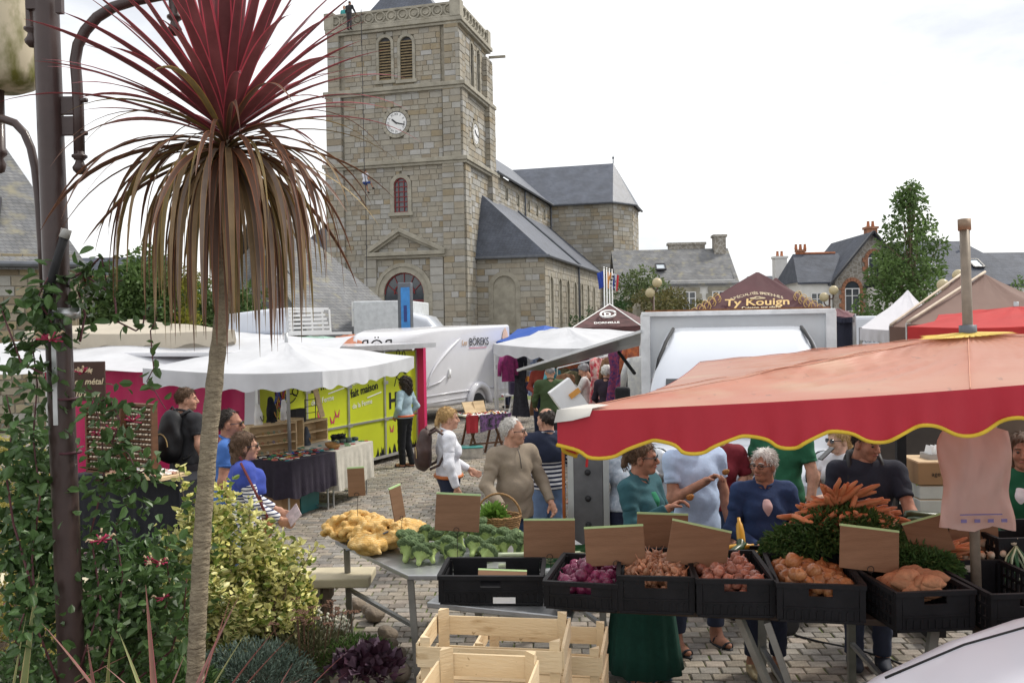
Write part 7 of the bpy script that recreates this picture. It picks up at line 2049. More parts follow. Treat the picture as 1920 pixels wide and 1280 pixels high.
heap(c_sha,[lathe_mesh("shallot",onion_prof(.02,1.5,.9),m_shal,9),lathe_mesh("shallot",onion_prof(.017,1.7,1.0),m_shal,9)],"shallot","copper-skinned shallot lying in its black crate","shallot","shallots",.02,9,13,.155,.02,34,seed=2)
heap(c_on1,[lathe_mesh("pink_onion",onion_prof(.034,.9),m_on1,13),lathe_mesh("pink_onion",onion_prof(.036,.82),m_on1,13)],"pink_onion","small pinkish onion lying in its black crate","onion","small pink onions",.034,6,9,.15,.018,5,seed=3)
heap(c_on2,[lathe_mesh("golden_onion",onion_prof(.043,.9),m_on2,14),lathe_mesh("golden_onion",onion_prof(.046,.84),m_on2,14)],"golden_onion","large golden onion lying in the crate below the carrots","onion","golden onions",.045,5,7,.145,.022,4,seed=4)
# layer of darker goods filling the crates below the top layer
for cr,m_,hz in ((c_red,m_redon,.085),(c_sha,m_shal,.15),(c_on1,m_on1,.145),(c_on2,m_on2,.145)):
  W,D,H = cr["dim"]; q = MB(); rs = random.Random(8)
  for k in range(90): q.lathe([(0,-.03),(.025,-.015),(.03,.005),(.02,.025),(0,.03)],7,0,(rs.uniform(-W / 2 + .04,W / 2 - .04),rs.uniform(-D / 2 + .04,D / 2 - .04),hz - rs.uniform(.0,.06)))
  tag(q.build("lower_layer",m_,cr,True),kind="stuff")
def tuber(seed,L_,r):
  q = SDF(.03); rs = random.Random(seed); q.chain([(-L_ / 2,0,0),(-L_ * .15,rs.uniform(-.01,.01),.008),(L_ * .2,rs.uniform(-.01,.01),.005),(L_ / 2,0,-.004)],[r * .45,r,r * .92,r * .3]); v,f = q.mesh(.012,wrinkle(.0012)); return v,f
swm = [np_mesh("sweet_potato",*tuber(i,.15,.032),m_swp) for i in range(3)]
rs = random.Random(12); W,D,H = c_pot["dim"]; M4 = Matrix.Translation(c_pot.location) @ Matrix.Rotation(c_pot.rotation_euler.z,4,'Z')
for k in range(26):
  x,y = rs.uniform(-.11,.12),rs.uniform(-.24,.02); z = .14 + .075 * (1 - (x / .2) ** 2) * (1 - ((y + .1) / .3) ** 2) * (k / 26) * 1.3
  o = link("sweet_potato",rs.choice(swm),None,M4 @ Vector((x,y,z)),(rs.uniform(-.3,.3),rs.uniform(-.25,.25),rs.uniform(-.6,.6)),rs.uniform(.8,1.15)); tag(o,"brown sweet potato lying in the crate before the mast","sweet potato","sweet potatoes")
# courgettes
m_cgt = mat("courgette_skin",(.012,.035,.012),.3,.4,30,.05,rnd=.3,col2=(.03,.07,.02)); m_ycg = mat("yellow_courgette",(.60,.33,.03),.35,.1,10,rnd=.15); m_pcg = mat("pale_courgette",(.12,.2,.07),.35,.3,25,rnd=.2)
def cg(m_,L_=.2,r=.026): return lathe_mesh("courgette",[(0,0),(r * .8,.012),(r,.05),(r * 1.02,L_ * .6),(r * .8,L_ * .85),(r * .45,L_ * .95),(r * .4,L_ * 1.08),(0,L_ * 1.09)],m_,10)
cgm = {'d': cg(m_cgt),'y': cg(m_ycg),'p': cg(m_pcg,.14,.028),'b': cg(m_cgt,.34,.04)}
for k,(px,py,Y,kd,az,el) in enumerate(((1378,1040,5.38,'d',40,15),(1400,1045,5.3,'y',20,10),(1405,1030,5.45,'d',70,30),(1410,1025,5.5,'y',85,55),(1425,1043,5.35,'d',10,5),(1372,1025,5.6,'y',10,5),(1440,1040,5.4,'d',-20,12),(1392,1050,5.3,'d',30,0),(1215,1045,5.45,'p',20,5),(1228,1038,5.5,'p',60,10),(1243,1045,5.45,'d',10,0),(1235,1052,5.4,'p',-15,5),(1255,1040,5.5,'p',50,10),(1262,1052,5.4,'d',-10,0),(1712,960,5.5,'b',-5,-6),(1716,972,5.45,'b',-8,-6))):
  d = Vector((math.cos(R(az)) * math.cos(R(el)),math.sin(R(az)) * math.cos(R(el)),math.sin(R(el))))
  o = link("courgette",cgm[kd],None,P(px - 18,py + 6,Y),d.to_track_quat('Z','Y').to_euler()); 
  nm = {'d': "dark green courgette",'y': "yellow courgette",'p': "small pale striped courgette",'b': "big dark courgette marrow"}[kd]
  tag(o,nm + (" in the hand-reach of the navy polo man" if kd == 'b' else (" in the rear crate behind the shallots" if px < 1300 else " in the rear crate beside the denim shirt")),"courgette","courgettes")
# broccoli
m_brc = mat("broccoli_floret",(.07,.125,.045),.75,.35,60,1.0,170,col2=(.19,.27,.12)); m_brs = mat("broccoli_stalk",(.30,.42,.13),.6,.15,10,.2,col2=(.38,.48,.18))
def broccoli(seed):
  rs = random.Random(seed); q = SDF(.012)
  q.cone((0,0,0),(0,0,.08),.021,.026,k=.02); fl_ = []
  for k in range(26):
    a,e = rs.random() * 6.28,math.asin(min(1,.12 + .88 * (k / 26))); r_ = .068 + rs.uniform(-.008,.008)
    c = (r_ * math.cos(a) * math.cos(e),r_ * math.sin(a) * math.cos(e),.088 + r_ * .78 * math.sin(e)); fl_.append(c)
    q.ell(c,(.026,.026,.023))
    if k < 14: q.cone((0,0,.04),(c[0] * .8,c[1] * .8,c[2] - .02),.014,.010,k=.015)
  q.ell((0,0,.105),(.06,.06,.05)); nz_ = lambda X: .0028 * (np.sin(X[...,0] * 330) * np.sin(X[...,1] * 310) + np.sin(X[...,2] * 320 + X[...,0] * 200)) * (X[...,2] > .07)
  V,Q = q.mesh(.0062,nz_)
  cen = V[Q].mean(1); rad = np.linalg.norm(cen - np.array([0,0,.095]),axis=1)
  mi = ((cen[:,2] < .074) | (rad < .062)).astype(int)
  return np_mesh("broccoli",V,Q,[m_brc,m_brs],mi)
brm_ = [broccoli(i) for i in range(4)]
bp_ = [(800,1000,6.75,40,0),(772,1030,6.45,-25,30),(760,1042,6.35,-60,0),(812,1046,6.3,70,20),(795,1032,6.5,20,0),(838,1030,6.4,10,30),(850,1046,6.3,60,-20),(885,1032,6.45,-20,20),(868,1010,6.65,30,0),(905,1046,6.3,65,10),(928,1034,6.4,30,10),(915,1010,6.7,-10,0),(912,985,6.85,0,0),(935,1008,6.6,30,20),(968,1020,6.5,10,10),(948,1030,6.45,40,-20),(830,1008,6.75,0,0),(755,1020,6.6,-40,10),(785,1050,6.25,75,5),(892,1005,6.8,15,0)]
for k,(px,py,Y,tx_,rz_) in enumerate(bp_ + [(1000,1030,6.4,20,0),(825,990,6.9,0,0),(872,988,6.95,0,10)]):
  p = P(px,py + 12,Y); p.z = max(p.z - .02,.825); front = Y < 6.5
  o = link("broccoli_head",brm_[k % 4],None,p,(R(-(55 if front else 18) + (k * 37 % 40) - 20),R((k * 53 % 70) - 35),(k * 29 % 50 - 25) * .02),.88 + .09 * (k % 3)); tag(o,"green broccoli head piled on the metal table","broccoli","broccoli heads on the metal table")
# leeks
m_leekw = mat("leek_shaft",(.55,.62,.42),.4,.1,8,stretch=(8,8,1)); m_leekg = mat("leek_leaf",(.03,.10,.045),.45,.3,14,col2=(.08,.20,.09))
def leek(seed):
  rs = random.Random(seed); q = MB(); q.tube([(0,0,0),(0,0,.04),(0,0,.2),(0,0,.3)],[.018,.017,.016,.02],8,0)
  for k in range(7):
    a = rs.uniform(-.5,.5) + (k % 2) * 3.14; w_ = .022
    pts = [Vector((.012 * math.cos(a) + math.cos(a) * .07 * f_ ** 1.5 + rs.uniform(-.004,.004),.012 * math.sin(a) + rs.uniform(-.03,.03) * f_,.26 + .24 * f_ * rs.uniform(.7,1.1))) for f_ in (0,.3,.6,1)]
    q.grid([[p + Vector((0,-w_ * (1 - .6 * i / 3),0)),p + Vector((.006,0,0)),p + Vector((0,w_ * (1 - .6 * i / 3),0))] for i,p in enumerate(pts)],1)
  return q.mesh("leek",[m_leekw,m_leekg],True)
lkm = [leek(i) for i in range(3)]
for k in range(16):
  p = P(935 + 15 * (k % 8),1058 - 6 * (k // 8),6.02 - .0 * k); p.z = .86 + .035 * (k // 8) + .02 * (k % 3)
  d = Vector((1,.3 + .1 * (k % 3),.05)) if k % 2 else Vector((.95,-.15,.04)); o = link("leek",lkm[k % 3],None,p,d.to_track_quat('Z','Y').to_euler(),.9); tag(o,"leek with dark green leaves lying behind the empty crate","leek","leeks on the metal table")
# potato sacks
m_sack = mat("yellow_net_potatoes",(.58,.34,.08),.65,.2,20,.5,70,col2=(.70,.52,.24))
overlay(m_sack,stripes_mask(m_sack,2,120,.22),(.55,.24,.02)); 
def sack(seed,L_,W_,H_):
  rs = random.Random(seed); q = SDF(.005)
  for k in range(170):
    a,b,c = rs.uniform(-1,1),rs.uniform(-1,1),1 - rs.random() ** 2 * .6
    if a * a + b * b > 1: continue
    q.ell((a * L_ / 2,b * W_ / 2,.025 + c * H_ * (1 - .5 * (a * a + b * b))),(rs.uniform(.026,.036),.025,.024),(0,rs.uniform(-.5,.5),rs.random() * 3))
  q.ell((0,0,H_ * .38),(L_ * .42,W_ * .40,H_ * .42)); q.cone((L_ * .45,0,.06),(L_ * .62,.02,.04),.035,.012); v,f = q.mesh(.0105); return np_mesh("sack",v,f,m_sack)
for k,(px,py,Y,rz_,dm,lb) in enumerate(((668,1000,7.05,10,(.46,.30,.17),"yellow net sack of potatoes at the back corner of the metal table"),(712,1015,6.8,-30,(.46,.28,.16),"yellow net sack of potatoes in front, next to the broccoli"),(690,1012,6.62,-60,(.26,.22,.1),"small yellow net sack nearest the table edge"),(755,992,7.0,15,(.34,.22,.12),"orange-yellow net sack behind the broccoli"))):
  p = P(px,py,Y); o = empty("potato_sack",(p.x,p.y,.8),R(rz_),lb,"sack","net sacks of potatoes"); o.scale = (1.15,) * 3; link("net_sack",sack(40 + k,*dm),o); MB().tube([(dm[0] * .3,-.08,dm[2] * .9),(.0,-.1,dm[2] * .5),(-.06,-.13,.03)],.006,4).build("seam_strip",m_zinc,o)
# carrots: heap of green tops crowned with bunches
m_car = mat("carrot_skin",(.52,.18,.075),.5,.12,14,.2,rnd=.2,col2=(.62,.27,.13)); 
crt = [MB().tube([(0,0,0),(0,0,.01),(0,.002,.05),(.003,0,.10),(0,.002,.145),(.002,0,.18)],[.008,.015,.0168,.0155,.0125,.006],9).mesh("carrot",m_car,True),MB().tube([(0,0,0),(0,0,.01),(.004,.002,.05),(-.002,0,.11),(.006,.002,.15),(.002,.005,.175)],[.009,.0155,.0175,.016,.013,.006],9).mesh("carrot",m_car,True)]
m_ctop = leafmat("carrot_top",(.05,.11,.03),(.10,.19,.05),.3)
rs = random.Random(21); c0 = P(1582,962,5.3)
for k in range(74):
  row = k // 25; f_ = (k % 25) / 24; a = R(-15 + 210 * f_)
  px = 1584 + (88 - 20 * row) * math.cos(a) * 1.0 + rs.uniform(-12,12); py = 976 - (26 + 9 * row) * math.sin(a) - 5 * row + rs.uniform(-9,9)
  p0 = P(px,py,5.28 - .05 * row + rs.uniform(-.03,.03)); d = Vector((math.cos(a) * 1.0 + rs.uniform(-.45,.45),-.35 + rs.uniform(-.4,.4),max(-.25,math.sin(a)) * .62 + rs.uniform(-.25,.2) - .12))
  o = link("carrot",rs.choice(crt),None,p0 - d.normalized() * .1,d.to_track_quat('Z','Y').to_euler(),rs.uniform(.95,1.25)); tag(o,"orange carrot fanned out on top of the heap of green tops","carrot","bunched carrots on the big heap")
for k in range(30):
  p0 = P(1500 + 170 * rs.random(),978 + rs.uniform(-14,16),5.12 + rs.uniform(-.04,.04)); d = Vector((rs.uniform(-1,1),-.5 + rs.uniform(-.3,.2),rs.uniform(-.1,.5)))
  o = link("carrot",rs.choice(crt),None,p0 - d.normalized() * .08,d.to_track_quat('Z','Y').to_euler(),rs.uniform(.85,1.1)); tag(o,"orange carrot on the near side of the big heap","carrot","carrots on the near side of the heap")
for k in range(16):
  p0 = P(1735 + rs.uniform(-20,55),1035 + rs.uniform(-12,14),4.95 + rs.uniform(-.05,.1)); d = Vector((rs.uniform(.3,1),rs.uniform(-.6,.2),rs.uniform(-.1,.5))); o = link("carrot",rs.choice(crt),None,p0,d.to_track_quat('Z','Y').to_euler(),rs.uniform(.75,1)); tag(o,"orange carrot in the small bunch beside the parasol mast","carrot","carrots beside the mast")
def greens(name,label,blobs,n,size,m_,cat,seed,width=.22):
  rng = np.random.default_rng(seed); pts,dr,tn = [],[],[]
  o = empty(name,(blobs[0][0].x,blobs[0][0].y,ZT_),0,label,cat)
  for (c,rx,ry,rz2) in blobs:
    k = int(n / len(blobs)); d = rng.normal(size=(k,3)); d /= np.linalg.norm(d,axis=1,keepdims=True); d[:,2] = np.abs(d[:,2]) * 1.0 - .15
    rr_ = rng.random(k)[:,None] ** .35; L0 = np.array(c - Vector(o.location)); pts.append(L0 + d * rr_ * np.array([rx,ry,rz2])); dr.append(d + rng.normal(size=(k,3)) * .7 + np.array([0,-.3,-.2])); tn.append(np.repeat(np.clip(.65 + .5 * rng.random((k,1)),.3,1.4),3,1))
  pts,dr,tn = map(np.concatenate,(pts,dr,tn)); V,Fc = leaf_arrays(pts,dr,size,width,rng=rng); link("foliage",np_mesh("foliage",V,Fc,m_,smooth=False,tint=np.concatenate([tn,tn])),o)
  return o
greens("carrot_greens","heap of feathery dark green carrot tops below the carrots",[(P(1500,1020,5.2),.22,.22,.12),(P(1560,1005,5.15),.26,.25,.2),(P(1580,985,5.25),.24,.2,.16),(P(1620,1010,5.15),.22,.22,.2),(P(1480,1035,5.2),.16,.16,.06),(P(1650,1030,5.1),.16,.18,.16)],15000,.042,m_ctop,"carrot tops",5,.3)
greens("carrot_greens","dark green leafy tops behind the sweet potatoes",[(P(1700,1060,4.85),.14,.12,.12),(P(1745,1068,4.8),.16,.12,.12),(P(1720,1050,4.95),.2,.15,.12)],6000,.04,m_ctop,"carrot tops",6,.3)
# rests under the carrot heap
o = empty("upturned_crate",(c0.x,c0.y + .02,ZT_),R(-8),"black crate under the heap of carrots","crate"); link("shell",crate_mesh(.55,.4,.22),o)
# bunched white onions at the right
m_wo = mat("white_onion_skin",(.56,.42,.30),.45,.15,12,rnd=.2,col2=(.66,.55,.42)); wom = lathe_mesh("bunched_onion",onion_prof(.022,1.0,.6),m_wo,10)
m_str = mat("green_white_stalk",(.1,.16,.08),.5,0,1); overlay(m_str,stripes_mask(m_str,0,160,.45),(.55,.6,.45))
rs = random.Random(33)
for k in range(44):
  p0 = P(1800 + rs.random() * 130,1046 + rs.uniform(-10,8) - (22 if k % 11 > 8 else 0),4.98 + rs.uniform(-.05,.12)); o = link("bunched_onion",wom,None,p0,(rs.uniform(-1,1),rs.uniform(-1,1),rs.random() * 6),rs.uniform(.8,1.2)); tag(o,"small pale bunched onion in the raised crate at right","onion","bunched pale onions")
for k,(px,py) in enumerate(((1905,1050),(1862,1066),(1880,1070))):
  o = empty("onion_stalks",P(px,py,4.92),0,("sheaf of striped onion stalks, tallest at the right edge","low sheaf of striped onion stalks by the mast","striped onion stalks in the middle of the raised crate")[k],"stalks")
  for j in range(12): MB().tube([(0,0,.08 if k == 0 else .03),(.05 * math.cos(j * .5),.0 - .02 * math.sin(j),.02),(.09 * math.cos(j * .52),-.03,-.06)],[.008,.007,.006],5).build("stalk",m_leekg if j % 2 else m_leekw,o,True)
# ---------------------------------------------------------------- price boards, seen from behind
m_board = mat("board_plywood",(.19,.10,.052),.75,.16,3,.15,25,stretch=(1,1,9),col2=(.245,.135,.075)); m_chalk = mat("pale_green_edge",(.45,.62,.30),.8,.1,8); m_wire = mat("wire",(.05,.04,.035),.5,.2,8,metal=.7)
def board(label,cx,cy,Y,w_px,h_px,roll=0,yaw=0,back=-10,wire=True,edge=True,spike=.22):
  k = Y / FPX; w_,h_ = w_px * k,h_px * k; c = P(cx,cy,Y)
  o = empty("price_board",c,R(yaw),label,"price board","wooden price boards"); Rm = Euler((R(back),R(roll),0)).to_matrix().to_4x4()
  q = MB().box((0,0,0),(w_,.008,h_)); q.v = [tuple(Rm @ Vector(p)) for p in q.v]; q.build("board",m_board,o,bevel=.002)
  if edge:
    q = MB().box((0,.002,h_ / 2 + .003),(w_,.014,.012)); q.v = [tuple(Rm @ Vector(p)) for p in q.v]; q.build("painted_edge",m_chalk,o)
  if wire:
    b = Rm @ Vector((.0,-.01,-h_ / 2 + .01)); q = MB(); q.tube([b + Vector((.018 * math.cos(a),-.006,.018 * math.sin(a))) for a in [2 * math.pi * i / 12 for i in range(13)]],.0022,5,cap=False); q.tube([b + Vector((.008,-.004,-.01)),b + Vector((.003,0,-spike * .5)),b + Vector((0,0,-spike))],.0022,5); q.build("wire_clip",m_wire,o)
  return o
board("small price board on a wire above the potato sacks",668,903,7.0,32,52,-3,0,-5,spike=.34)
board("narrow edge-on price board beside the potato sacks",745,943,6.7,34,62,-6,60,-6,spike=.25)
board("square price board standing above the broccoli",858,961,5.95,84,68,3,-4,-8,spike=.28)
board("price board right of the broccoli above the leeks",1030,1010,5.5,97,70,1.5,3,-10)
board("price board above the red onions",1153,1023,5.0,112,70,-2,0,-12,spike=.15)
board("price board behind, before the teal cardigan",1242,997,5.45,98,66,4,5,-8)
board("price board tilted to the right above the shallots",1310,1024,4.95,116,76,14,4,-10,spike=.15)
board("dark price board tilted above the golden onions",1630,1030,4.7,118,78,9,6,-14,spike=.15)
board("price board turned sideways beside the carrots",1741,1006,4.9,74,66,-22,-32,-10,spike=.15)
board("price board half hidden behind the carrier bag",1826,1008,5.1,92,66,1,0,-6,edge=False,spike=.15)
board("price board lying in the nearly empty crate",942,1078,5.2,92,20,3,0,-50,wire=False)
# ---------------------------------------------------------------- carrier bag on the mast
cb_ = empty("carrier_bag",P(1827,900,4.62),0,"pale pink translucent carrier bag hanging on the parasol mast","bag")
m_bag = mat("thin_plastic",(.70,.47,.40),.4,.1,3,trans=.45,spec=.5,col2=(.76,.58,.52))
bc = Vector(cb_.location); rows = []
for j in range(16):
  f_ = j / 15; row = []
  wd = (.19 + .012 * math.sin(f_ * 7)) * (.86 + .14 * min(1,f_ * 2.2)) ; z = .27 - .52 * f_
  for i in range(33):
    a = 2 * math.pi * i / 32
    x = wd * math.cos(a); yv = (.035 + .02 * math.sin(f_ * 5)) * math.sin(a) +    .022 * math.sin(x * 34 + f_ * 5) * (1 - .5 * f_) + .010 * math.sin(x * 90 - f_ * 11)
    row.append((x + .012 * math.sin(f_ * 9 + i * .2),yv - .02,z + .012 * math.sin(x * 25)))
  rows.append(row)
MB().grid(rows).build("film",m_bag,cb_,True)
for sg in (-1,1): MB().grid([[(sg * .07 + .035 * math.cos(t_) * (1 - .3 * j),-.03 + .03 * j - .02,.25 + .055 * j) for t_ in (0,1.5,3.14)] for j in range(3)]).build("handle",m_bag,cb_,True)
MB().box((0,-.064,-.167),(.22,.002,.006)).build("printed_line",mat("bag_print",(.16,.14,.3),.6),cb_)
for k in range(4): MB().box((-.09 + .07 * k,-.064,-.2),(.03,.002,.018)).build("printed_mark",mat("bag_print",(.16,.14,.3)),cb_)
# ---------------------------------------------------------------- wicker basket held by the beige man
m_wick = mat("willow",(.30,.17,.07),.75,.3,30,.4,60)
wb = P(935,985,7.05); o = empty("wicker_basket",(wb.x,wb.y,.80),0,"round willow basket with hoop handle by the beige pullover","basket"); o.scale = (.82,) * 3
for j in range(11):
  r_ = .13 + .045 * (j / 10) ** .8; z = .012 + .021 * j
  MB().tube([(r_ * 1.25 * math.cos(a) + 0,r_ * math.sin(a),z + .004 * math.sin(a * 14 + j * 3.14)) for a in [2 * math.pi * i / 40 for i in range(41)]],.0115,5,cap=False).build("weave",m_wick,o,True)
q = MB()
for k in range(24):
  a = 2 * math.pi * k / 24; q.tube([(.13 * 1.25 * math.cos(a),.13 * math.sin(a),0),(.178 * 1.25 * math.cos(a),.178 * math.sin(a),.24)],.006,4)
q.build("stakes",m_wick,o)
MB().tube([(-.22 * math.cos(a),0,.2 + .24 * math.sin(a)) for a in [math.pi * i / 14 for i in range(15)]],.012,6).build("hoop_handle",m_wick,o,True)
rng = np.random.default_rng(3); d = rng.normal(size=(260,3)); d[:,2] = np.abs(d[:,2]); V,Fc = leaf_arrays(np.array([-.04,0,.16]) + d * .03,d,.07,.6); lt = link("lettuce",np_mesh("lettuce",V,Fc,mat("lettuce_leaf",(.16,.30,.05),.5,.2,6,trans=.3),smooth=False),None,(wb.x,wb.y,.80)); tag(lt,"green lettuce lying in the willow basket","lettuce")
# ---------------------------------------------------------------- stacked pale wooden crates
m_crw = mat("poplar_slat",(.62,.47,.28),.75,.13,2.5,.2,22,stretch=(1,1,5),rnd=.08,col2=(.72,.58,.38))
overlay(m_crw,noise_mask(m_crw,5,.6,.74,(1,1,4)),(.42,.28,.14))
overlay(m_crw,noise_mask(m_crw,30,.68,.74),(.3,.2,.1))
def slat_crate(label,loc,rz,W=.6,D=.4,H=.23,parent=None):
  o = empty("wooden_crate",loc,rz,label,"crate","pale wooden crates"); sh = .085; rs = random.Random(int(loc[0] * 1000 + loc[2] * 77))
  for sx in (-1,1):
    for sy in (-1,1): MB().prism([(sx * (W / 2 - .008),sy * (D / 2 - .008),0),(sx * (W / 2 - .05),sy * (D / 2 - .008),0),(sx * (W / 2 - .008),sy * (D / 2 - .05),0)],(0,0,1),H + .035).build("corner_post",m_crw,o)
  for z in (sh / 2 + .005,H - sh / 2 - .002):
    for sy in (-1,1): MB().box((0,sy * (D / 2 - .002),z),(W + .004,.008,sh),rot=(0,rs.uniform(-.008,.008),0)).build("slat",m_crw,o)
    for sx in (-1,1): MB().box((sx * (W / 2 + .004),0,z + .01),(.012,D - .016,sh),rot=(rs.uniform(-.01,.01),0,0)).build("slat",m_crw,o)
  for k in range(4): MB().box((0,-D / 2 + .06 + k * (D - .12) / 3,.01),(W - .03,.08,.007)).build("floor_slat",m_crw,o)
  return o
def stack(lbl,x,y,ztop,rz,W,D,H=.23):
  n = int(ztop // (H + .01)); 
  for k in range(n):
    z = ztop - (H + .01) * (k + 1) - (0 if k else 0)
    slat_crate(lbl if k == 0 else "%s, %s below the top one" % (lbl.split(",")[0],("next","second","third","fourth","lowest")[min(k - 1,4)]),(x,y,z + (0 if k < n - 1 else 0)),rz,W,D,H)
  rem = ztop - (H + .01) * n
  if rem > .02: 
    o = empty("pallet_block",(x,y,0),rz,"pale wooden block under the %s" % lbl.split(",")[0].replace("pale ",""),"pallet"); MB().box((0,0,rem / 2),(W * .9,D * .9,rem)).build("block",m_crw,o)
stack("widest pale wooden slatted crate in the foreground, empty",-.09,3.80,1.187,R(-8),.6,.4)
stack("pale wooden crate poking out behind at right, empty",.12,4.27,.985,R(-10),.6,.4)
stack("nearest pale wooden crate cut by the frame, empty",-.16,3.06,1.245,R(80),.6,.38)
# ---------------------------------------------------------------- silver car at bottom right
car = empty("silver_car",(2.9,3.15,0),0,"pale silver car, only its bonnet corner in view at bottom right","car")
m_silver = mat("silver_car_paint",(.68,.72,.80),.42,.03,1,metal=.0,coat=.25)
loft([(-1.8,0,.55,.35,.55,.1),(-1.72,0,.72,.28,.66,.14),(-1.55,0,.82,.25,.80,.2),(-1.3,0,.88,.24,.94,.24),(-.97,0,.9,.24,1.09,.26),(-.69,0,.9,.24,1.18,.26),(-.3,0,.9,.24,1.26,.26),(.1,0,.88,.24,1.42,.3),(.6,0,.84,.24,1.52,.3),(1.5,0,.82,.24,1.55,.3),(2.2,0,.8,.3,1.3,.3),(2.4,0,.75,.4,.9,.2)],m_silver,"body",car,8)
MB().grid([[(-.1 + .5 * f_ / 5,-.68 + 1.36 * i / 10,1.36 + .16 * f_ / 5) for i in range(11)] for f_ in range(6)]).build("windscreen",gl,car,True)
for y in (-.8,.8): wheel(car,(-1.1,y,.31),.31,.2,(0,y,0)); wheel(car,(1.5,y,.31),.31,.2,(0,y,0))
for y in (-.66,.66): 
  q = SDF(.03); q.ell((0,0,0),(.2,.1,.07),(0,-.35,.3 * y)); v,f = q.mesh(.02); link("headlight",np_mesh("headlight",v,f,m_headlamp),car,(-1.5,y,.66))
q = SDF(.03); q.ell((0,0,0),(.08,.11,.08)); v,f = q.mesh(.016)
for sg in (-1,1): link("wing_mirror",np_mesh("wing_mirror",v,f,m_black_plastic),car,(-.05,sg * 1.0,1.08))
MB().tube([(-1.3,.66,.942),(-.97,.63,1.092),(-.69,.6,1.182),(-.3,.58,1.262)],.006,5).build("bonnet_seam",m_rubber,car,True)
# ---------------------------------------------------------------- boxes behind the stall at right
def carton(label,px,py_b,Y,w_,d_,h_,c,txt=None):
  p = P(px,py_b,Y); o = empty("carton",(p.x,p.y,p.z),R(-4),label,"box"); MB().box((0,0,h_ / 2),(w_,d_,h_)).build("box",mat("carton_" + label[:12].replace(" ","_"),c,.8,.08,4),o,bevel=.004)
  MB().box((0,0,h_ + .002),(w_ * .96,d_ * .96,.008)).build("lid",mat("cardboard_lid",(.5,.36,.22),.85),o)
  if txt: text("lettering",txt,.05,(-.1,-d_ / 2 - .002,h_ * .4),(1,0,0),(0,0,1),m_ink,o,.0005)
for k,lb in enumerate(("white printed fruit carton, lowest of the pile","white printed fruit carton in the middle of the pile","white printed fruit carton with green leaf print, upper")): carton(lb,1750,952 - 26 * k,7.0 + .01 * k,.36,.4,.1,(.58,.6,.56))
carton("brown carton with blue band on the pile of fruit cartons",1752,900,7.0,.4,.4,.17,(.34,.2,.1),"age-B")
o = empty("seed_display",P(1757,872,7.0),0,"clear display box holding paper packets on the brown carton","display"); MB().box((0,0,.05),(.2,.16,.1)).build("case",mat("clear_grey",(.35,.34,.33),.3),o)
for k in range(5): MB().box((-.07 + .035 * k,0,.1),(.006,.12,.12),rot=(0,.25,0)).build("packet",m_white,o)
p = P(1690,960,6.9); o = empty("sack_truck",(p.x,p.y,0),R(175),"black and lime hand pallet truck standing behind the stall","pallet truck")
MB().box((0,0,1.1),(.07,.05,1.1)).build("tiller",m_black_plastic,o); 
for sg in (-1,1): MB().tube([(sg * .11,0,.9),(sg * .15,0,1.05),(sg * .13,0,1.22)],.018,6).build("lime_guard",m_lime,o,True); MB().bar((0,0,1.6),(sg * .16,0,1.78),.03,.03).build("handle",m_black_plastic,o); MB().box((sg * .18,-.3,.1),(.15,1.0,.06)).build("fork",m_black_plastic,o)
MB().box((0,0.03,1.12),(.045,.01,.12)).build("warning_label",m_wh_print,o)
o = empty("stall_backdrop",(P(1760,800,8.2).x,8.3,0),R(-3),"dark timber backdrop and grey post behind the stall","backdrop"); MB().box((-.1,0,1.0),(1.25,.06,2.0)).build("panel",mat("dark_panel",(.05,.04,.035),.8),o); MB().box((.42,-.12,1.0),(.16,.12,2.0)).build("post",mat("grey_timber",(.3,.28,.26),.8),o)
MB().box((-.72,-.08,1.0),(.03,.04,2.0)).build("yellow_post",m_yellow,o); MB().box((1.1,.05,1.0),(1.2,.06,2.0)).build("panel",mat("brown_panel",(.12,.08,.06),.8),o)
# ---------------------------------------------------------------- small held things and cable
m_fri = mat("fried_sample",(.28,.12,.03),.8,.3,30,.6)
def hand_tip(X,Y,rot,s):
  p = Matrix.Rotation(R(rot),3,'Z') @ Vector((.01,.385,1.36)) * s; return X + p.x,Y + p.y,p.z
for (X,Y,z),lb in ((hand_tip(tx,ty,-128,1.68 / 1.72),"fried sample in the teal cardigan woman's hand"),(hand_tip(mx_,my_,-158,1.79 / 1.72),"fried sample in the pale blue t-shirt man's hand")):
  q = SDF(.01); q.ell((0,0,0),(.026,.018,.022)).ell((.015,0,.012),(.016,.014,.012)); v,f = q.mesh(.007); o = link("food_sample",np_mesh("food_sample",v,f,m_fri),None,(X,Y,z)); tag(o,lb,"snack")
o = empty("trolley_wheel",G(1480,1190),R(20),"black wheeled shopping trolley behind the old woman","trolley"); 
for y in (0,.3): wheel(o,(0,y,.09),.09,.04)
MB().box((0,.15,.35),(.3,.22,.5)).build("bag",dkgrey,o,bevel=.03); MB().bar((0,.15,.6),(.1,.15,1.0),.02,.02).build("handle",m_dark,o)
o = empty("black_cable",G(1700,1222),0,"thin black electric cable lying across the paving","cable"); MB().tube([G(x_,y_,.01) - Vector(o.location) for x_,y_ in ((1490,1190),(1540,1203),(1600,1215),(1660,1232),(1720,1256),(1760,1275))],.008,6).build("cable",m_rubber,o,True)
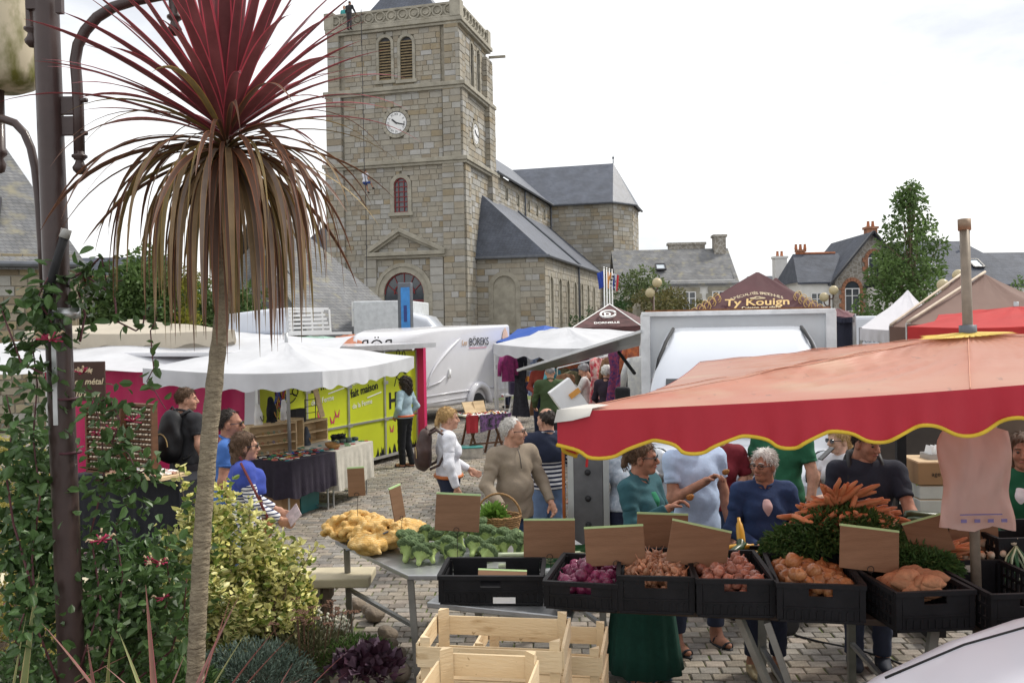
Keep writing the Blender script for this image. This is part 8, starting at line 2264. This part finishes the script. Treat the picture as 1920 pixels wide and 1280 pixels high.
# =================================================================== planted bed and foreground plants
m_earth = mat("bed_soil",(.055,.038,.025),.95,.4,9,.8,20)
BEDZ = .26
bed = empty("flower_bed_wall",(-3.5,6.9,0),0,"low stone wall with cream coping round the flower bed","wall")
bo = Vector(bed.location)
rows = [[(-9 + (8.35 - .25 * abs(j - 6) / 6 * 0 - max(0,(j - 6)) * .12) * i / 30,2.0 + 5.0 * j / 14,BEDZ + .05 * math.sin(i * 1.7 + j) + .03 * math.sin(i * .6 - j * 1.9) - (.22 if i == 30 else 0)) for i in range(31)] for j in range(15)]
tag(MB().grid(rows).build("bed_soil",m_earth,None,True),kind="structure")
q = ashlar((-9,6.98,0),(1,0,0),(0,-1,0),0,7.45,0,.47,.16,.18,.42,(),.1,pal=[(.22,.17,.13),(.28,.22,.17),(.18,.14,.11)])
q.v = [tuple(Vector(p) - bo) for p in q.v]; q.build("stonework",m_stone,bed)
MB().box(Vector((-5.27,7.1,.235)) - bo,(7.4,.22,.46)).build("wall_core",m_core,bed)
q = ashlar((-1.55,7.2,0),(0,-1,0),(1,0,0),0,.24,0,.47,.16,.12,.24,(),.05,pal=[(.22,.17,.13)]); q.v = [tuple(Vector(p) - bo) for p in q.v]; q.build("stonework",m_stone,bed)
m_cope = mat("cream_coping",(.56,.50,.36),.8,.12,3,.3)
for k in range(8): MB().box(Vector((-8.5 + .98 * k,7.08,.50)) - bo,(.965,.36,.075)).build("coping_slab",m_cope,bed,bevel=.012)
for k,(px,py,r_) in enumerate(((700,1152,.085),(725,1187,.08),(742,1227,.075),(752,1262,.08),(668,1132,.08),(735,1207,.05),(690,1142,.055))):
  sd = SDF(.04); rs = random.Random(k)
  for j in range(4): sd.ell((rs.uniform(-.4,.4) * r_,rs.uniform(-.4,.4) * r_,rs.uniform(0,.3) * r_),(r_ * rs.uniform(.6,.9),r_ * rs.uniform(.5,.8),r_ * rs.uniform(.5,.7)))
  v,f = sd.mesh(r_ / 7,wrinkle(.004)); o = link("edging_rock",np_mesh("edging_rock",v,f,mat("edging_stone",(.22,.18,.14),.9,.3,8,.6),smooth=False),None,G(px,py,.06)); tag(o,("brown edging rock just below the bench leg","rounded edging rock in the middle of the row","edging rock beside the purple heuchera","lowest edging rock next to the wooden crates","edging rock nearest the end of the low wall","small edging rock between two larger ones","small edging rock behind the first large one")[k],"rock","edging rocks of the flower bed")
# ---------------------------------------------------------------- lamp post
LY = 4.3
m_post = mat("brown_lamp_paint",(.058,.036,.033),.42,.15,6,.06,coat=.2)
p_top,p_bot = P(84,-40,LY),P(136,1290,LY)
lam = empty("lamp_post",G(140,1280,BEDZ) * 0 + Vector((p_bot.x,p_bot.y,0)),0,"brown painted steel lamp post with curved arms at the left","lamp post"); lo_ = Vector(lam.location)
d = (p_top - p_bot); b0 = p_bot - d * (p_bot.z / d.z)
MB().tube([b0 - lo_,p_bot - lo_,p_top - lo_,p_top + d * .3 - lo_],[.064,.063,.059,.058],20).build("shaft",m_post,lam,True)
def tb(name,pts,r,Y=LY,n=12,m_=None): return MB().tube([P(a,b,Y) - lo_ for a,b in pts],r,n).build(name,m_ or m_post,lam,True)
tb("curved_arm",[(149,300),(147,200),(144,150),(141,115),(146,85),(160,58),(182,33),(212,14),(250,2),(300,-8),(380,-14)],.0255)
def finial(px,py0,py1,Y=LY):
  a,b = P(px,py0,Y),P(px + (py1 - py0) * .018,py1,Y); h_ = (a - b).length; k = Y / FPX
  MB().lathe([(.0,-h_),(.028 * .5,-h_ + .003),(.030,-h_ + .02),(.034,-h_ + .035),(.022,-h_ + .055),(.018,-h_ + .07),(.036,-h_ + .085),(.036,-h_ + .095),(.0255,-h_ + .1),(.0255,0)],14).build("drop_finial",m_post,lam,True,loc=a - lo_)
finial(149,285,328); finial(57,-40,90); finial(325,-60,68)
for y0,y1 in ((180,217),(217,256)): MB().box((P(129,(y0 + y1) / 2,LY) - lo_),(.075,.02,(y1 - y0 - 3) * LY / FPX)).build("bracket",m_post,lam,bevel=.004)
for yy in (188,250): MB().tube([P(147,yy,LY) - lo_,P(162,yy,LY - .02) - lo_],.012,8).build("bolt",m_post,lam,True)
MB().box(P(112,12,LY - .05) - lo_,(.03,.03,.07)).build("bracket",m_post,lam); MB().box(P(66,6,LY - .03) - lo_,(.07,.05,.07)).build("bracket",m_post,lam)
tb("curved_arm",[(-30,222),(5,223),(28,231),(46,250),(58,278),(66,315),(72,370),(78,460),(83,540)],.020,LY + .05)
# clamps and black conduit
MB().tube([P(122,578,LY) - lo_,P(123,598,LY) - lo_],.069,20).build("steel_clamp",m_alu,lam,True)
MB().box(P(103,690,LY - .06) - lo_,(.022,.015,.55)).build("steel_strip",m_alu,lam)
for (yy,m_) in ((518,m_rubber),(745,mat("dark_tie",(.09,.03,.04),.6)),(845,mat("dark_tie",(.09,.03,.04)))): MB().tube([P(105 + yy * .027,yy,LY) - lo_,P(105 + yy * .027,yy + 4,LY) - lo_],.0625,18).build("cable_tie",m_,lam,True)
MB().tube([P(122,440,LY - .09) - lo_,P(100,510,LY - .1) - lo_,P(76,600,LY - .1) - lo_],.020,10).build("black_conduit",m_rubber,lam,True); MB().tube([P(120,446,LY - .09) - lo_,P(125,430,LY - .09) - lo_],.024,12).build("conduit_cap",mat("grey_cap",(.4,.4,.38),.6),lam,True)
# cream lantern hanging at the far left
c = P(-8,0,4.6); ln = empty("lantern",c,0,"large cream lantern bowl with green moss at the top left","lantern")
m_lan = mat("cream_lantern",(.60,.53,.38),.5,.06,3)
overlay(m_lan,noise_mask(m_lan,9,.42,.6,(1,1,.5)),(.16,.16,.03))
MB().lathe([(.0,-.47),(.12,-.465),(.175,-.44),(.195,-.39),(.205,-.25),(.2,-.0),(.19,.2)],30).build("bowl",m_lan,ln,True); MB().lathe([(.198,-.02),(.207,-.02),(.207,.3),(.198,.3)],30).build("shade",mat("cream_shade",(.66,.6,.48),.45,.03),ln,True)
MB().lathe([(0,-.9),(.02,-.89),(.03,-.85),(.015,-.82),(.035,-.80),(.035,-.78),(.028,-.77),(.028,-.46),(0,-.46)],14).build("drop_stem",m_post,ln,True)
# ---------------------------------------------------------------- red cordyline palm
PY = 4.15
pc = P(424,246,PY)
tr = [P(425,262,PY),P(423,420,PY),P(420,560,PY),P(406,680,PY),P(394,800,PY),P(384,930,PY),P(376,1060,PY),P(370,1180,PY),P(365,1290,PY)]
base = tr[-1].copy(); base.z = 0
palm = empty("cordyline_palm",base,0,"tall red-leaved cordyline palm with a skirt of dry hanging leaves","palm"); pb = Vector(palm.location)
end = tr[-1] + (tr[-1] - tr[-2]).normalized() * .7; end.z = .15
m_trunk = mat("corky_trunk",(.20,.165,.115),.95,.25,14,1.0,24,stretch=(1,1,2.2),col2=(.31,.26,.18))
def trunk_cracks(m):
  n,l = m.node_tree.nodes,m.node_tree.links; t = n.new("ShaderNodeTexCoord"); mp_ = n.new("ShaderNodeMapping"); mp_.inputs['Scale'].default_value = (34,34,62); vo = n.new("ShaderNodeTexVoronoi"); vo.feature = 'DISTANCE_TO_EDGE'; vo.inputs['Scale'].default_value = 1.0
  l.new(t.outputs['Object'],mp_.inputs[0]); l.new(mp_.outputs[0],vo.inputs[0]); mr = n.new("ShaderNodeMapRange"); mr.inputs['From Max'].default_value = .08; mr.inputs['To Min'].default_value = .38; mr.inputs['To Max'].default_value = 0; l.new(vo.outputs[0],mr.inputs[0]); overlay(m,mr.outputs[0],(.09,.07,.045))
trunk_cracks(m_trunk)
trs = []
for i,p in enumerate(tr + [end]):
  trs.append(p - pb)
dense = []
for i in range(len(trs) - 1):
  for k in range(6): dense.append(trs[i].lerp(trs[i + 1],k / 6))
dense.append(trs[-1])
rad = [.024 + .014 * min(1,i / 20) + .004 * i / len(dense) + .0022 * math.sin(i * 2.3) for i in range(len(dense))]
MB().tube(dense,rad,18).build("trunk",m_trunk,palm,True)
bl_mats = {'red': (mat("maroon_blade",(.125,.038,.042),.42,.25,5,trans=.2,col2=(.22,.07,.075)),mat("crimson_margin",(.50,.08,.11),.45,.15,6,trans=.2)),
     'mid': (mat("olive_maroon_blade",(.10,.055,.038),.5,.3,5,trans=.12,col2=(.15,.075,.045)),mat("rust_margin",(.32,.12,.055),.5,.2,6,trans=.2)),
     'dry': (mat("dry_blade",(.19,.13,.07),.65,.3,6,trans=.15,col2=(.33,.23,.125)),mat("dry_margin",(.36,.22,.10),.65,.2,6,trans=.15)),
     'olive': (mat("olive_dry_blade",(.17,.13,.055),.6,.3,6,trans=.12,col2=(.27,.20,.08)),mat("ochre_margin",(.40,.25,.06),.6,.2,6,trans=.15)),
     'grey': (mat("grey_dry_blade",(.17,.125,.10),.7,.25,6,trans=.12,col2=(.26,.195,.155)),mat("dry_margin",(.36,.22,.10)))}
def blade(start,d,L_,wid,grav,kind,parent,name="leaf",twist=0.0,N=12,fold=.25,side=None):
  p = Vector(start); d = Vector(d).normalized(); s_ = side or d.cross(Vector((0,0,1)))
  if s_.length < .05: s_ = Vector((1,0,0))
  s_.normalize(); rows = []; st = L_ / N
  for i in range(N + 1):
    f_ = i / N
    w_ = wid * (min(1,.45 + f_ * 2.4) * (1 - max(0,(f_ - .35) / .65) ** 1.6)) + .0008
    n_ = s_.cross(d).normalized(); a = twist * f_
    s2 = s_ * math.cos(a) + n_ * math.sin(a); n2 = s2.cross(d)
    rows.append([p - s2 * w_ + n2 * w_ * fold,p - s2 * w_ * .8 + n2 * w_ * fold * .7,p,p + s2 * w_ * .8 + n2 * w_ * fold * .7,p + s2 * w_ + n2 * w_ * fold])
    p = p + d * st
    d = (d + Vector((0,0,-1)) * grav * st * (f_ + .25) * 2).normalized()
    s_ = (s_ - d * s_.dot(d)).normalized()
  q = MB().grid(rows); q.m = [1 if k % 4 in (0,3) else 0 for k in range(len(q.f))]
  return q.build(name,list(bl_mats[kind]),parent,True)
rs = random.Random(77); C0 = pc - pb
for k in range(84):  # living crown
  az = k * 2.39996 + rs.uniform(-.2,.2); el = R(84 - 66 * (k / 83) ** .8 + rs.uniform(-6,6))
  dd = Vector((math.cos(az) * math.cos(el),math.sin(az) * math.cos(el),math.sin(el)))
  st_ = C0 + Vector((math.cos(az) * .03,math.sin(az) * .03,.12 - .16 * k / 83))
  blade(st_,dd,rs.uniform(.74,.96),rs.uniform(.023,.033),.12 + .6 * (k / 83) ** 2 + rs.uniform(-.1,.25),'red',palm,twist=rs.uniform(-.5,.5))
for k in range(44):  # arching middle leaves
  az = k * 2.39996 + .5; el = R(28 - 44 * k / 43 + rs.uniform(-7,7))
  dd = Vector((math.cos(az) * math.cos(el),math.sin(az) * math.cos(el),math.sin(el)))
  blade(C0 + Vector((math.cos(az) * .03,math.sin(az) * .03,-.02 - .08 * k / 43)),dd,rs.uniform(.78,1.0),rs.uniform(.011,.017),rs.uniform(.8,2.0),'mid' if rs.random() < .75 else 'olive',palm,twist=rs.uniform(-1.2,1.2),N=14)
for k in range(168):  # dry skirt
  az = k * 2.39996 + rs.uniform(-.1,.1); f_ = k / 167; el = R(15 - 54 * f_ + rs.uniform(-10,10))
  dd = Vector((math.cos(az) * math.cos(el),math.sin(az) * math.cos(el),math.sin(el)))
  blade(C0 + Vector((math.cos(az) * .035,math.sin(az) * .035,-.06 - .12 * f_)),dd,rs.uniform(.74,1.08) - .12 * f_,rs.uniform(.008,.016) + .003 * f_,rs.uniform(1.8,4.6) + 5 * f_,rs.choice(('dry','dry','olive','grey','grey','mid','mid')),palm,twist=rs.uniform(-1.6,1.6),N=14)
# ---------------------------------------------------------------- leaf pieces
def leaf_me(name,L_,W_,mats,rim=0.0,curl=.18):
  n = 6; rows = []
  for i in range(n + 1):
    f_ = i / n; w_ = W_ / 2 * math.sin(math.pi * min(1,f_ * .93 + .05)) ** .75; z = -curl * L_ * f_ * f_
    rows.append([(-w_,L_ * f_,z + w_ * .25),(-w_ * (1 - rim),L_ * f_,z + w_ * .2 * (1 - rim)),(0,L_ * f_,z),(w_ * (1 - rim),L_ * f_,z + w_ * .2 * (1 - rim)),(w_,L_ * f_,z + w_ * .25)])
  q = MB().grid(rows)
  if len(mats) > 1: q.m = [1 if k % 4 in (0,3) else 0 for k in range(len(q.f))]
  return q.mesh(name,mats,True)
def plant_leaves(parent,pts,dirs,mes,nsingle,size,seed,stuff_m,width=.6,mass_scale=1.0):
  """the leaves nearest the viewer as single parts, the rest as one joined mass"""
  rs = random.Random(seed); po = Vector(parent.location)
  order = sorted(range(len(pts)),key=lambda i: pts[i][1] + rs.uniform(0,.15)); single,rest = order[:nsingle],order[nsingle:]
  for i in single:
    dv = Vector(dirs[i]); e = dv.to_track_quat('Y','Z').to_euler(); o = link("leaf",rs.choice(mes),parent,Vector(pts[i]) - po,(e.x + rs.uniform(-.3,.3),e.y + rs.uniform(-.8,.8),e.z),size * rs.uniform(.7,1.25))
  if rest:
    rng = np.random.default_rng(seed); n = len(rest); pp = np.array([pts[i] for i in rest]) - np.array(po); dd = np.array([dirs[i] for i in rest])
    V,Fc = leaf_arrays(pp,dd,size * mass_scale,width,rng=rng,rounded=True); tn = np.repeat(rng.uniform(.55,1.3,(n,1)),3,1); mi = rng.integers(0,len(stuff_m),n)
    tag(link("foliage",np_mesh("foliage",V,Fc,stuff_m,np.tile(mi,4),False,np.tile(tn,(4,1))),parent),kind="stuff")
# ---------------------------------------------------------------- variegated euonymus
eu_c = P(425,1050,6.15); eu = empty("variegated_bush",(eu_c.x,eu_c.y,BEDZ),0,"bushy euonymus with cream and green variegated leaves beside the palm trunk","bush")
m_euy = leafmat("euonymus_cream",(.66,.62,.17),(.78,.75,.38),.2,.4); m_eug = leafmat("euonymus_green",(.15,.22,.04),(.26,.32,.07),.2,.4)
m_euy1 = mat("euonymus_margin",(.66,.62,.20),.4,0,30,col2=(.78,.75,.42),trans=.2,rnd=.12); m_eug1 = mat("euonymus_heart",(.11,.19,.035),.4,.3,30,trans=.2,rnd=.2)
rng = np.random.default_rng(51); pts,dirs = [],[]
shoots = []
for k in range(150):
  az = rng.random() * 6.283; r_ = .47 * rng.random() ** .5
  px0 = eu_c.x + .03 + r_ * math.cos(az) * 1.0; py0 = eu_c.y + r_ * math.sin(az) * .75
  top = BEDZ + (1.02 * (1 - (r_ / .56) ** 2) ** .6 + .08) * rng.uniform(.72,1.05); lean_ = (math.cos(az) * r_ * .25,math.sin(az) * r_ * .25)
  top -= max(0,(px0 - eu_c.x)) * .55
  if px0 < eu_c.x: top += .06
  shoots.append(((px0,py0,BEDZ),(px0 + lean_[0],py0 + lean_[1],top)))
for a,b in ((470,935),(430,900),(500,975),(335,880),(345,900),(560,1020),(590,1025),(370,920),(440,935),(545,1065)):
  t_ = P(a,b,6.1); shoots.append(((t_.x * .5 + eu_c.x * .5,6.15,.5),tuple(t_)))
for (a,b) in shoots:
  a,b = np.array(a),np.array(b); L_ = b[2] - a[2]
  for j in range(72):
    f_ = 1 - rng.random() ** 1.2 * .9; d_ = rng.normal(size=3); d_[2] = abs(d_[2]) * .5 + .1
    pts.append(a + (b - a) * f_ + rng.normal(size=3) * .022); dirs.append(d_)
plant_leaves(eu,pts,dirs,[leaf_me("leaf",1.0,.55,[m_eug1,m_euy1],.45),leaf_me("leaf",1.0,.5,[m_euy1],.3),leaf_me("leaf",.9,.6,[m_eug1,m_euy1],.6)],298,.056,3,[m_euy,m_euy,m_eug],.62,.92)
q = MB()
for (a,b) in shoots[::3]: q.tube([Vector(a) - Vector(eu.location),Vector(a).lerp(Vector(b),.5) - Vector(eu.location),Vector(b) - Vector(eu.location)],[.008,.006,.002],5)
tag(q.build("stems",m_bark,eu,True),kind="stuff")
# ---------------------------------------------------------------- honeysuckle on the post and beside it
hs = empty("honeysuckle",(P(130,1280,4.25).x,4.25,BEDZ),0,"dark green flowering honeysuckle climbing the lamp post","climber"); ho = Vector(hs.location)
m_hsl = mat("honeysuckle_leaf",(.065,.13,.04),.4,.25,10,trans=.25,rnd=.45,col2=(.11,.19,.065)); m_hsd = leafmat("honeysuckle_mass",(.06,.12,.035),(.105,.18,.06),.25,.4)
m_vine = mat("vine_stem",(.12,.045,.05),.6,.3,8); rng = np.random.default_rng(61); rs = random.Random(62)
lv = [leaf_me("leaf",1.0,.58,[m_hsl]),leaf_me("leaf",.9,.62,[m_hsl],curl=.3)]
vines = []
def vine(pix,Y,n_leaf,jitter=12,r=.005):
  p = [P(a,b,Y + rs.uniform(-.05,.05)) for a,b in pix]; vines.append((p,r))
  return [(p,n_leaf,jitter * Y / FPX)]
spec = []
spec += vine([(110,1280),(70,1180),(60,1050),(75,930),(62,820),(70,720),(60,640),(85,560)],4.22,95,40)
spec += vine([(150,1250),(190,1130),(170,1000),(195,900),(190,800),(170,740)],4.3,60,34)
spec += vine([(60,1100),(25,980),(10,880),(25,800),(12,740)],4.2,46,30)
spec += vine([(80,700),(40,680),(10,600),(0,570)],4.2,16,18)
spec += vine([(100,640),(95,600),(70,560),(90,520)],4.15,34,22)
spec += vine([(150,640),(160,590),(145,540),(170,530)],4.3,14,16)
spec += vine([(135,520),(165,505),(190,480),(200,530),(230,525)],4.25,22,14)
spec += vine([(165,520),(215,555),(218,590),(215,600),(235,610),(255,620),(268,610),(272,585),(285,575),(296,585),(290,605),(282,620),(285,660),(288,690),(275,715),(292,735),(300,750),(312,768)],4.25,18,7,.004)
spec += vine([(170,760),(205,745),(225,790),(210,830),(240,850),(265,900)],4.25,42,26)
spec += vine([(180,900),(230,900),(275,880),(292,895)],4.25,30,20)
spec += vine([(180,1270),(220,1180),(230,1080),(215,990),(245,930)],4.4,80,42)
spec += vine([(220,1270),(290,1190),(320,1110),(310,1030),(330,1000)],4.6,80,40)
spec += vine([(250,1280),(320,1220),(345,1150),(350,1080)],4.5,60,36)
spec += vine([(40,1280),(30,1200),(45,1150)],4.1,30,34)
pts,dirs = [],[]
for p,n,j in spec:
  for k in range(int(n * 2.5)):
    f_ = rng.random() * (len(p) - 1); i = int(f_); q_ = p[i].lerp(p[min(i + 1,len(p) - 1)],f_ - i)
    pts.append(np.array(q_) + rng.normal(size=3) * np.array([j,j * .7,j]) * .8); d_ = rng.normal(size=3); d_[2] -= .25; d_[1] -= .5; dirs.append(d_)
for k in range(2400):  # body of the bush at the foot
  a = rng.normal(size=3); a /= np.linalg.norm(a); c_ = P(235,1130,4.75) if k % 2 else P(70,1010,4.6); s_ = (.32,.25,.42) if k % 2 else (.2,.15,.7)
  pts.append(np.array(c_) + a * np.array(s_) * rng.random() ** .4); d_ = rng.normal(size=3); d_[2] -= .2; dirs.append(d_)
plant_leaves(hs,pts,dirs,lv,299,.066,5,[m_hsd],.6,.9)
for (p,r) in vines:
  dn_ = []
  for i in range(len(p) - 1):
    for k in range(3): dn_.append(p[i].lerp(p[i + 1],k / 3) - ho)
  dn_.append(p[-1] - ho); MB().tube(dn_,[r * 1.3 - r * .8 * i / len(dn_) for i in range(len(dn_))],5).build("stem",m_vine,hs,True)
m_hpink = mat("honeysuckle_pink",(.52,.05,.13),.5,.2,10,trans=.25); m_hcream = mat("honeysuckle_cream",(.75,.58,.40),.5,.1,10,trans=.25)
for k,(px,py,Y,nn,sz) in enumerate(((96,637,4.1,14,1.2),(190,1013,4.25,12,1.1),(300,1055,4.5,12,1.0),(308,1120,4.5,9,.9),(248,790,4.2,10,1.1),(182,815,4.2,8,.8),(207,803,4.2,6,.7),(155,700,4.25,6,.8),(282,1052,4.52,8,.9))):
  c = P(px,py,Y) - ho
  for part,m_ in (("flower",m_hpink),("petals",m_hcream)):
    q = MB()
    for j in range(nn):
      a = j * 2.4 + (0 if m_ is m_hpink else .9); e = rs.uniform(-.2,.9); d_ = Vector((math.cos(a) * math.cos(e),math.sin(a) * math.cos(e) - .2,math.sin(e))); L_ = .045 * sz * rs.uniform(.7,1.1)
      if m_ is m_hpink: q.tube([c,c + d_ * L_ * .6,c + d_ * L_],[.002,.003,.0045],5)
      elif j % 2 and k not in (4,5): q.tube([c + d_ * L_ * .85,c + d_ * L_ * 1.2 + Vector((0,0,.006)),c + d_ * L_ * 1.45 - Vector((0,0,.008))],[.0045,.006,.0015],5)
    if q.v: tag(q.build(part,m_,hs,True),kind="stuff")
# ---------------------------------------------------------------- pink-striped flax and low plants
bl_mats['flax'] = (mat("flax_blade",(.20,.10,.08),.5,.3,5,trans=.15,col2=(.28,.15,.12)),mat("flax_pink",(.48,.15,.16),.5,.15,6,trans=.2)); bl_mats['flaxg'] = (mat("flax_green",(.22,.25,.09),.5,.2,5,trans=.15),mat("flax_cream",(.5,.42,.2),.5,.1,6,trans=.2))
fl_sp = [("pink-edged flax at the foot of the lamp post",4.0,[(200,1330,95,1165),(200,1330,205,1205),(60,1330,215,1200),(40,1340,68,1080),(20,1340,45,1160),(0,1300,180,1195),(150,1340,8,1250),(180,1340,165,1210),(120,1340,10,1290)]),
    ("pink-edged flax just left of the palm trunk",3.8,[(290,1340,275,1105),(280,1340,232,1185),(295,1340,212,1240),(300,1350,340,1230)]),
    ("pink-edged flax right of the palm trunk",3.8,[(350,1340,432,1120),(372,1340,448,1185),(400,1340,502,1165),(420,1340,532,1172),(368,1340,424,1118),(440,1350,545,1250)]),
    ("pink-edged flax tips at the edge of the bed",4.2,[(540,1340,635,1222),(560,1340,640,1255),(500,1340,545,1245)])]
for lb,Y,bl in fl_sp:
  a0 = P(bl[0][0],1330,Y); o = empty("flax_plant",(a0.x,a0.y,BEDZ),0,lb,"flax")
  for (x0,y0,x1,y1) in bl:
    a,b = P(x0,y0,Y),P(x1,y1,Y + rs.uniform(-.1,.25)); d_ = b - a; L_ = d_.length * 1.04; a_low = a - d_.normalized() * max(0,(a.z - BEDZ) / max(.3,d_.normalized().z)) * .98
    Lt = L_ + (a - a_low).length
    blade(a_low - Vector(o.location),(d_ + Vector((0,0,.06 * d_.length))),Lt,rs.uniform(.014,.021),.22,rs.choice(('flax','flax','flax','flax','flaxg')),o,N=16,fold=.5)
def low_plant(name,label,px,py,Y,wx,wy,hz,n,size,mats,cat,seed,width=.4,up=.4,nsing=0):
  c = P(px,py,Y); o = empty(name,(c.x,c.y,BEDZ),0,label,cat); rng = np.random.default_rng(seed); k = n
  d = rng.normal(size=(k,3)); d /= np.linalg.norm(d,axis=1,keepdims=True); d[:,2] = np.abs(d[:,2]); pts = d * (rng.random(k)[:,None] ** .4) * np.array([wx,wy,hz]); dr = d + rng.normal(size=(k,3)) * .5 + np.array([0,0,up])
  V,Fc = leaf_arrays(pts,dr,size,width,rng=rng); tn = np.repeat(rng.uniform(.6,1.25,(k,1)),3,1); mi = rng.integers(0,len(mats),k); link("foliage",np_mesh("foliage",V,Fc,mats,np.concatenate([mi,mi]),False,np.concatenate([tn,tn])),o)
  return o
low_plant("juniper_mat","blue-grey feathery low plant in front of the variegated bush",470,1255,5.5,.42,.3,.28,4200,.035,[leafmat("blue_grey_leaf",(.10,.15,.12),(.16,.21,.17),.1)],"low plant",71,.2)
low_plant("green_mat","bright green feathery low plant at the edge of the bed",665,1215,5.9,.30,.25,.16,3800,.03,[leafmat("feathery_green",(.07,.14,.03),(.12,.2,.05),.2)],"low plant",72,.25)
low_plant("heuchera","dark purple ruffled heuchera by the wooden crates",690,1268,5.7,.22,.18,.16,420,.07,[leafmat("heuchera_leaf",(.03,.012,.022),(.07,.025,.045),.1),leafmat("heuchera_leaf2",(.09,.05,.08),(.12,.07,.1),.1)],"heuchera",73,1.0)
low_plant("mixed_greens","tangle of mid-green ground foliage below the honeysuckle",250,1260,5.2,.6,.35,.35,3800,.05,[leafmat("mid_leaf",(.06,.12,.03)),m_hsd],"low plant",74,.5)
low_plant("mixed_greens","grey-green leaves at the lower left corner of the bed",40,1230,5.0,.5,.3,.4,2600,.06,[leafmat("sage_leaf",(.14,.18,.10),(.2,.24,.15),.15),m_hsd],"low plant",75,.5)
sed = low_plant("sedum","brown-headed sedum clump right of the variegated bush",575,1215,5.9,.34,.25,.24,1500,.04,[leafmat("sedum_leaf",(.10,.11,.05),(.14,.13,.07),.15)],"sedum",76,.5)
rng = np.random.default_rng(77)
for k in range(26):
  a,r_ = rng.random() * 6.28,rng.random() ** .5; q = MB(); c_ = Vector((.34 * r_ * math.cos(a),.25 * r_ * math.sin(a),.3 + .1 * rng.random()))
  q.tube([(c_.x * .7,c_.y * .7,0),c_],.003,4); 
  for j in range(16): b_ = rng.random(2) * 2 - 1; q.lathe([(0,-.006),(.009,0),(0,.008)],5,0,(c_.x + b_[0] * .035,c_.y + b_[1] * .03,c_.z + .006 * rng.random()))
  tag(q.build("flower_head",mat("sedum_brown",(.13,.07,.045),.9,.3,20),sed),kind="stuff")
sn = empty("white_snapdragon",(P(612,1180,6.2).x,6.2,BEDZ),0,"white snapdragon spikes behind the sedum","flowers")
for k,(px,py) in enumerate(((596,1138),(612,1150),(628,1155),(642,1150),(604,1168),(650,1162))):
  t_ = P(px,py,6.2) - Vector(sn.location); q = MB(); q.tube([(t_.x * .8,0,0),t_],.004,5); q.build("stem",m_leekg,sn)
  q = MB(); 
  for j in range(12): a = j * 2.4; q.lathe([(0,-.012),(.014,-.004),(.012,.008),(0,.014)],6,0,(t_.x + .018 * math.cos(a),.018 * math.sin(a),t_.z - .13 + .011 * j))
  tag(q.build("flower_spike",mat("snapdragon_white",(.72,.70,.58),.7,.05,trans=.2),sn,True),kind="stuff")
pk = empty("pink_flowers",(P(30,1150,5.0).x,5.0,BEDZ),0,"magenta flowers on thin stems at the left edge","flowers")
for k,(px,py) in enumerate(((12,1135),(36,1150),(52,1158))):
  t_ = P(px,py,5.0) - Vector(pk.location); MB().tube([(t_.x * .6,.05,0),t_],.003,5).build("stem",m_leekg,pk)
  q = MB()
  for j in range(6): a = j * 1.05; q.lathe([(0,-.004),(.012,0),(0,.005)],7,0,(t_.x + .014 * math.cos(a),t_.y,t_.z + .014 * math.sin(a)))
  q.build("flower",mat("magenta_petal",(.55,.02,.16),.6,.1,trans=.2),pk,True)
# golden conifers at the left edge behind the honeysuckle
for k,(px,py,Y,lb) in enumerate(((25,880,6.3,"golden-yellow dwarf conifer at the left edge, upper"),(30,985,6.0,"golden-yellow dwarf conifer at the left edge, lower"))):
  c = P(px,py,Y); o = empty("golden_conifer",(c.x,c.y,BEDZ),0,lb,"conifer"); rng = np.random.default_rng(80 + k); cc,rd = [],[]
  H_ = c.z - BEDZ + .22
  for j in range(46): z = rng.random(); a = rng.random() * 6.28; r_ = .34 * (1 - z * .6) * rng.random() ** .4; cc.append((r_ * math.cos(a),r_ * math.sin(a),z * H_)); rd.append(.085)
  crown("crown",cc,rd,5200,.03,leafmat("gold_thuja",(.34,.30,.06),(.48,.42,.12),.2),o,.4,90 + k); limbs(o,(0,0,0),(0,0,H_ * .8),.03,[])
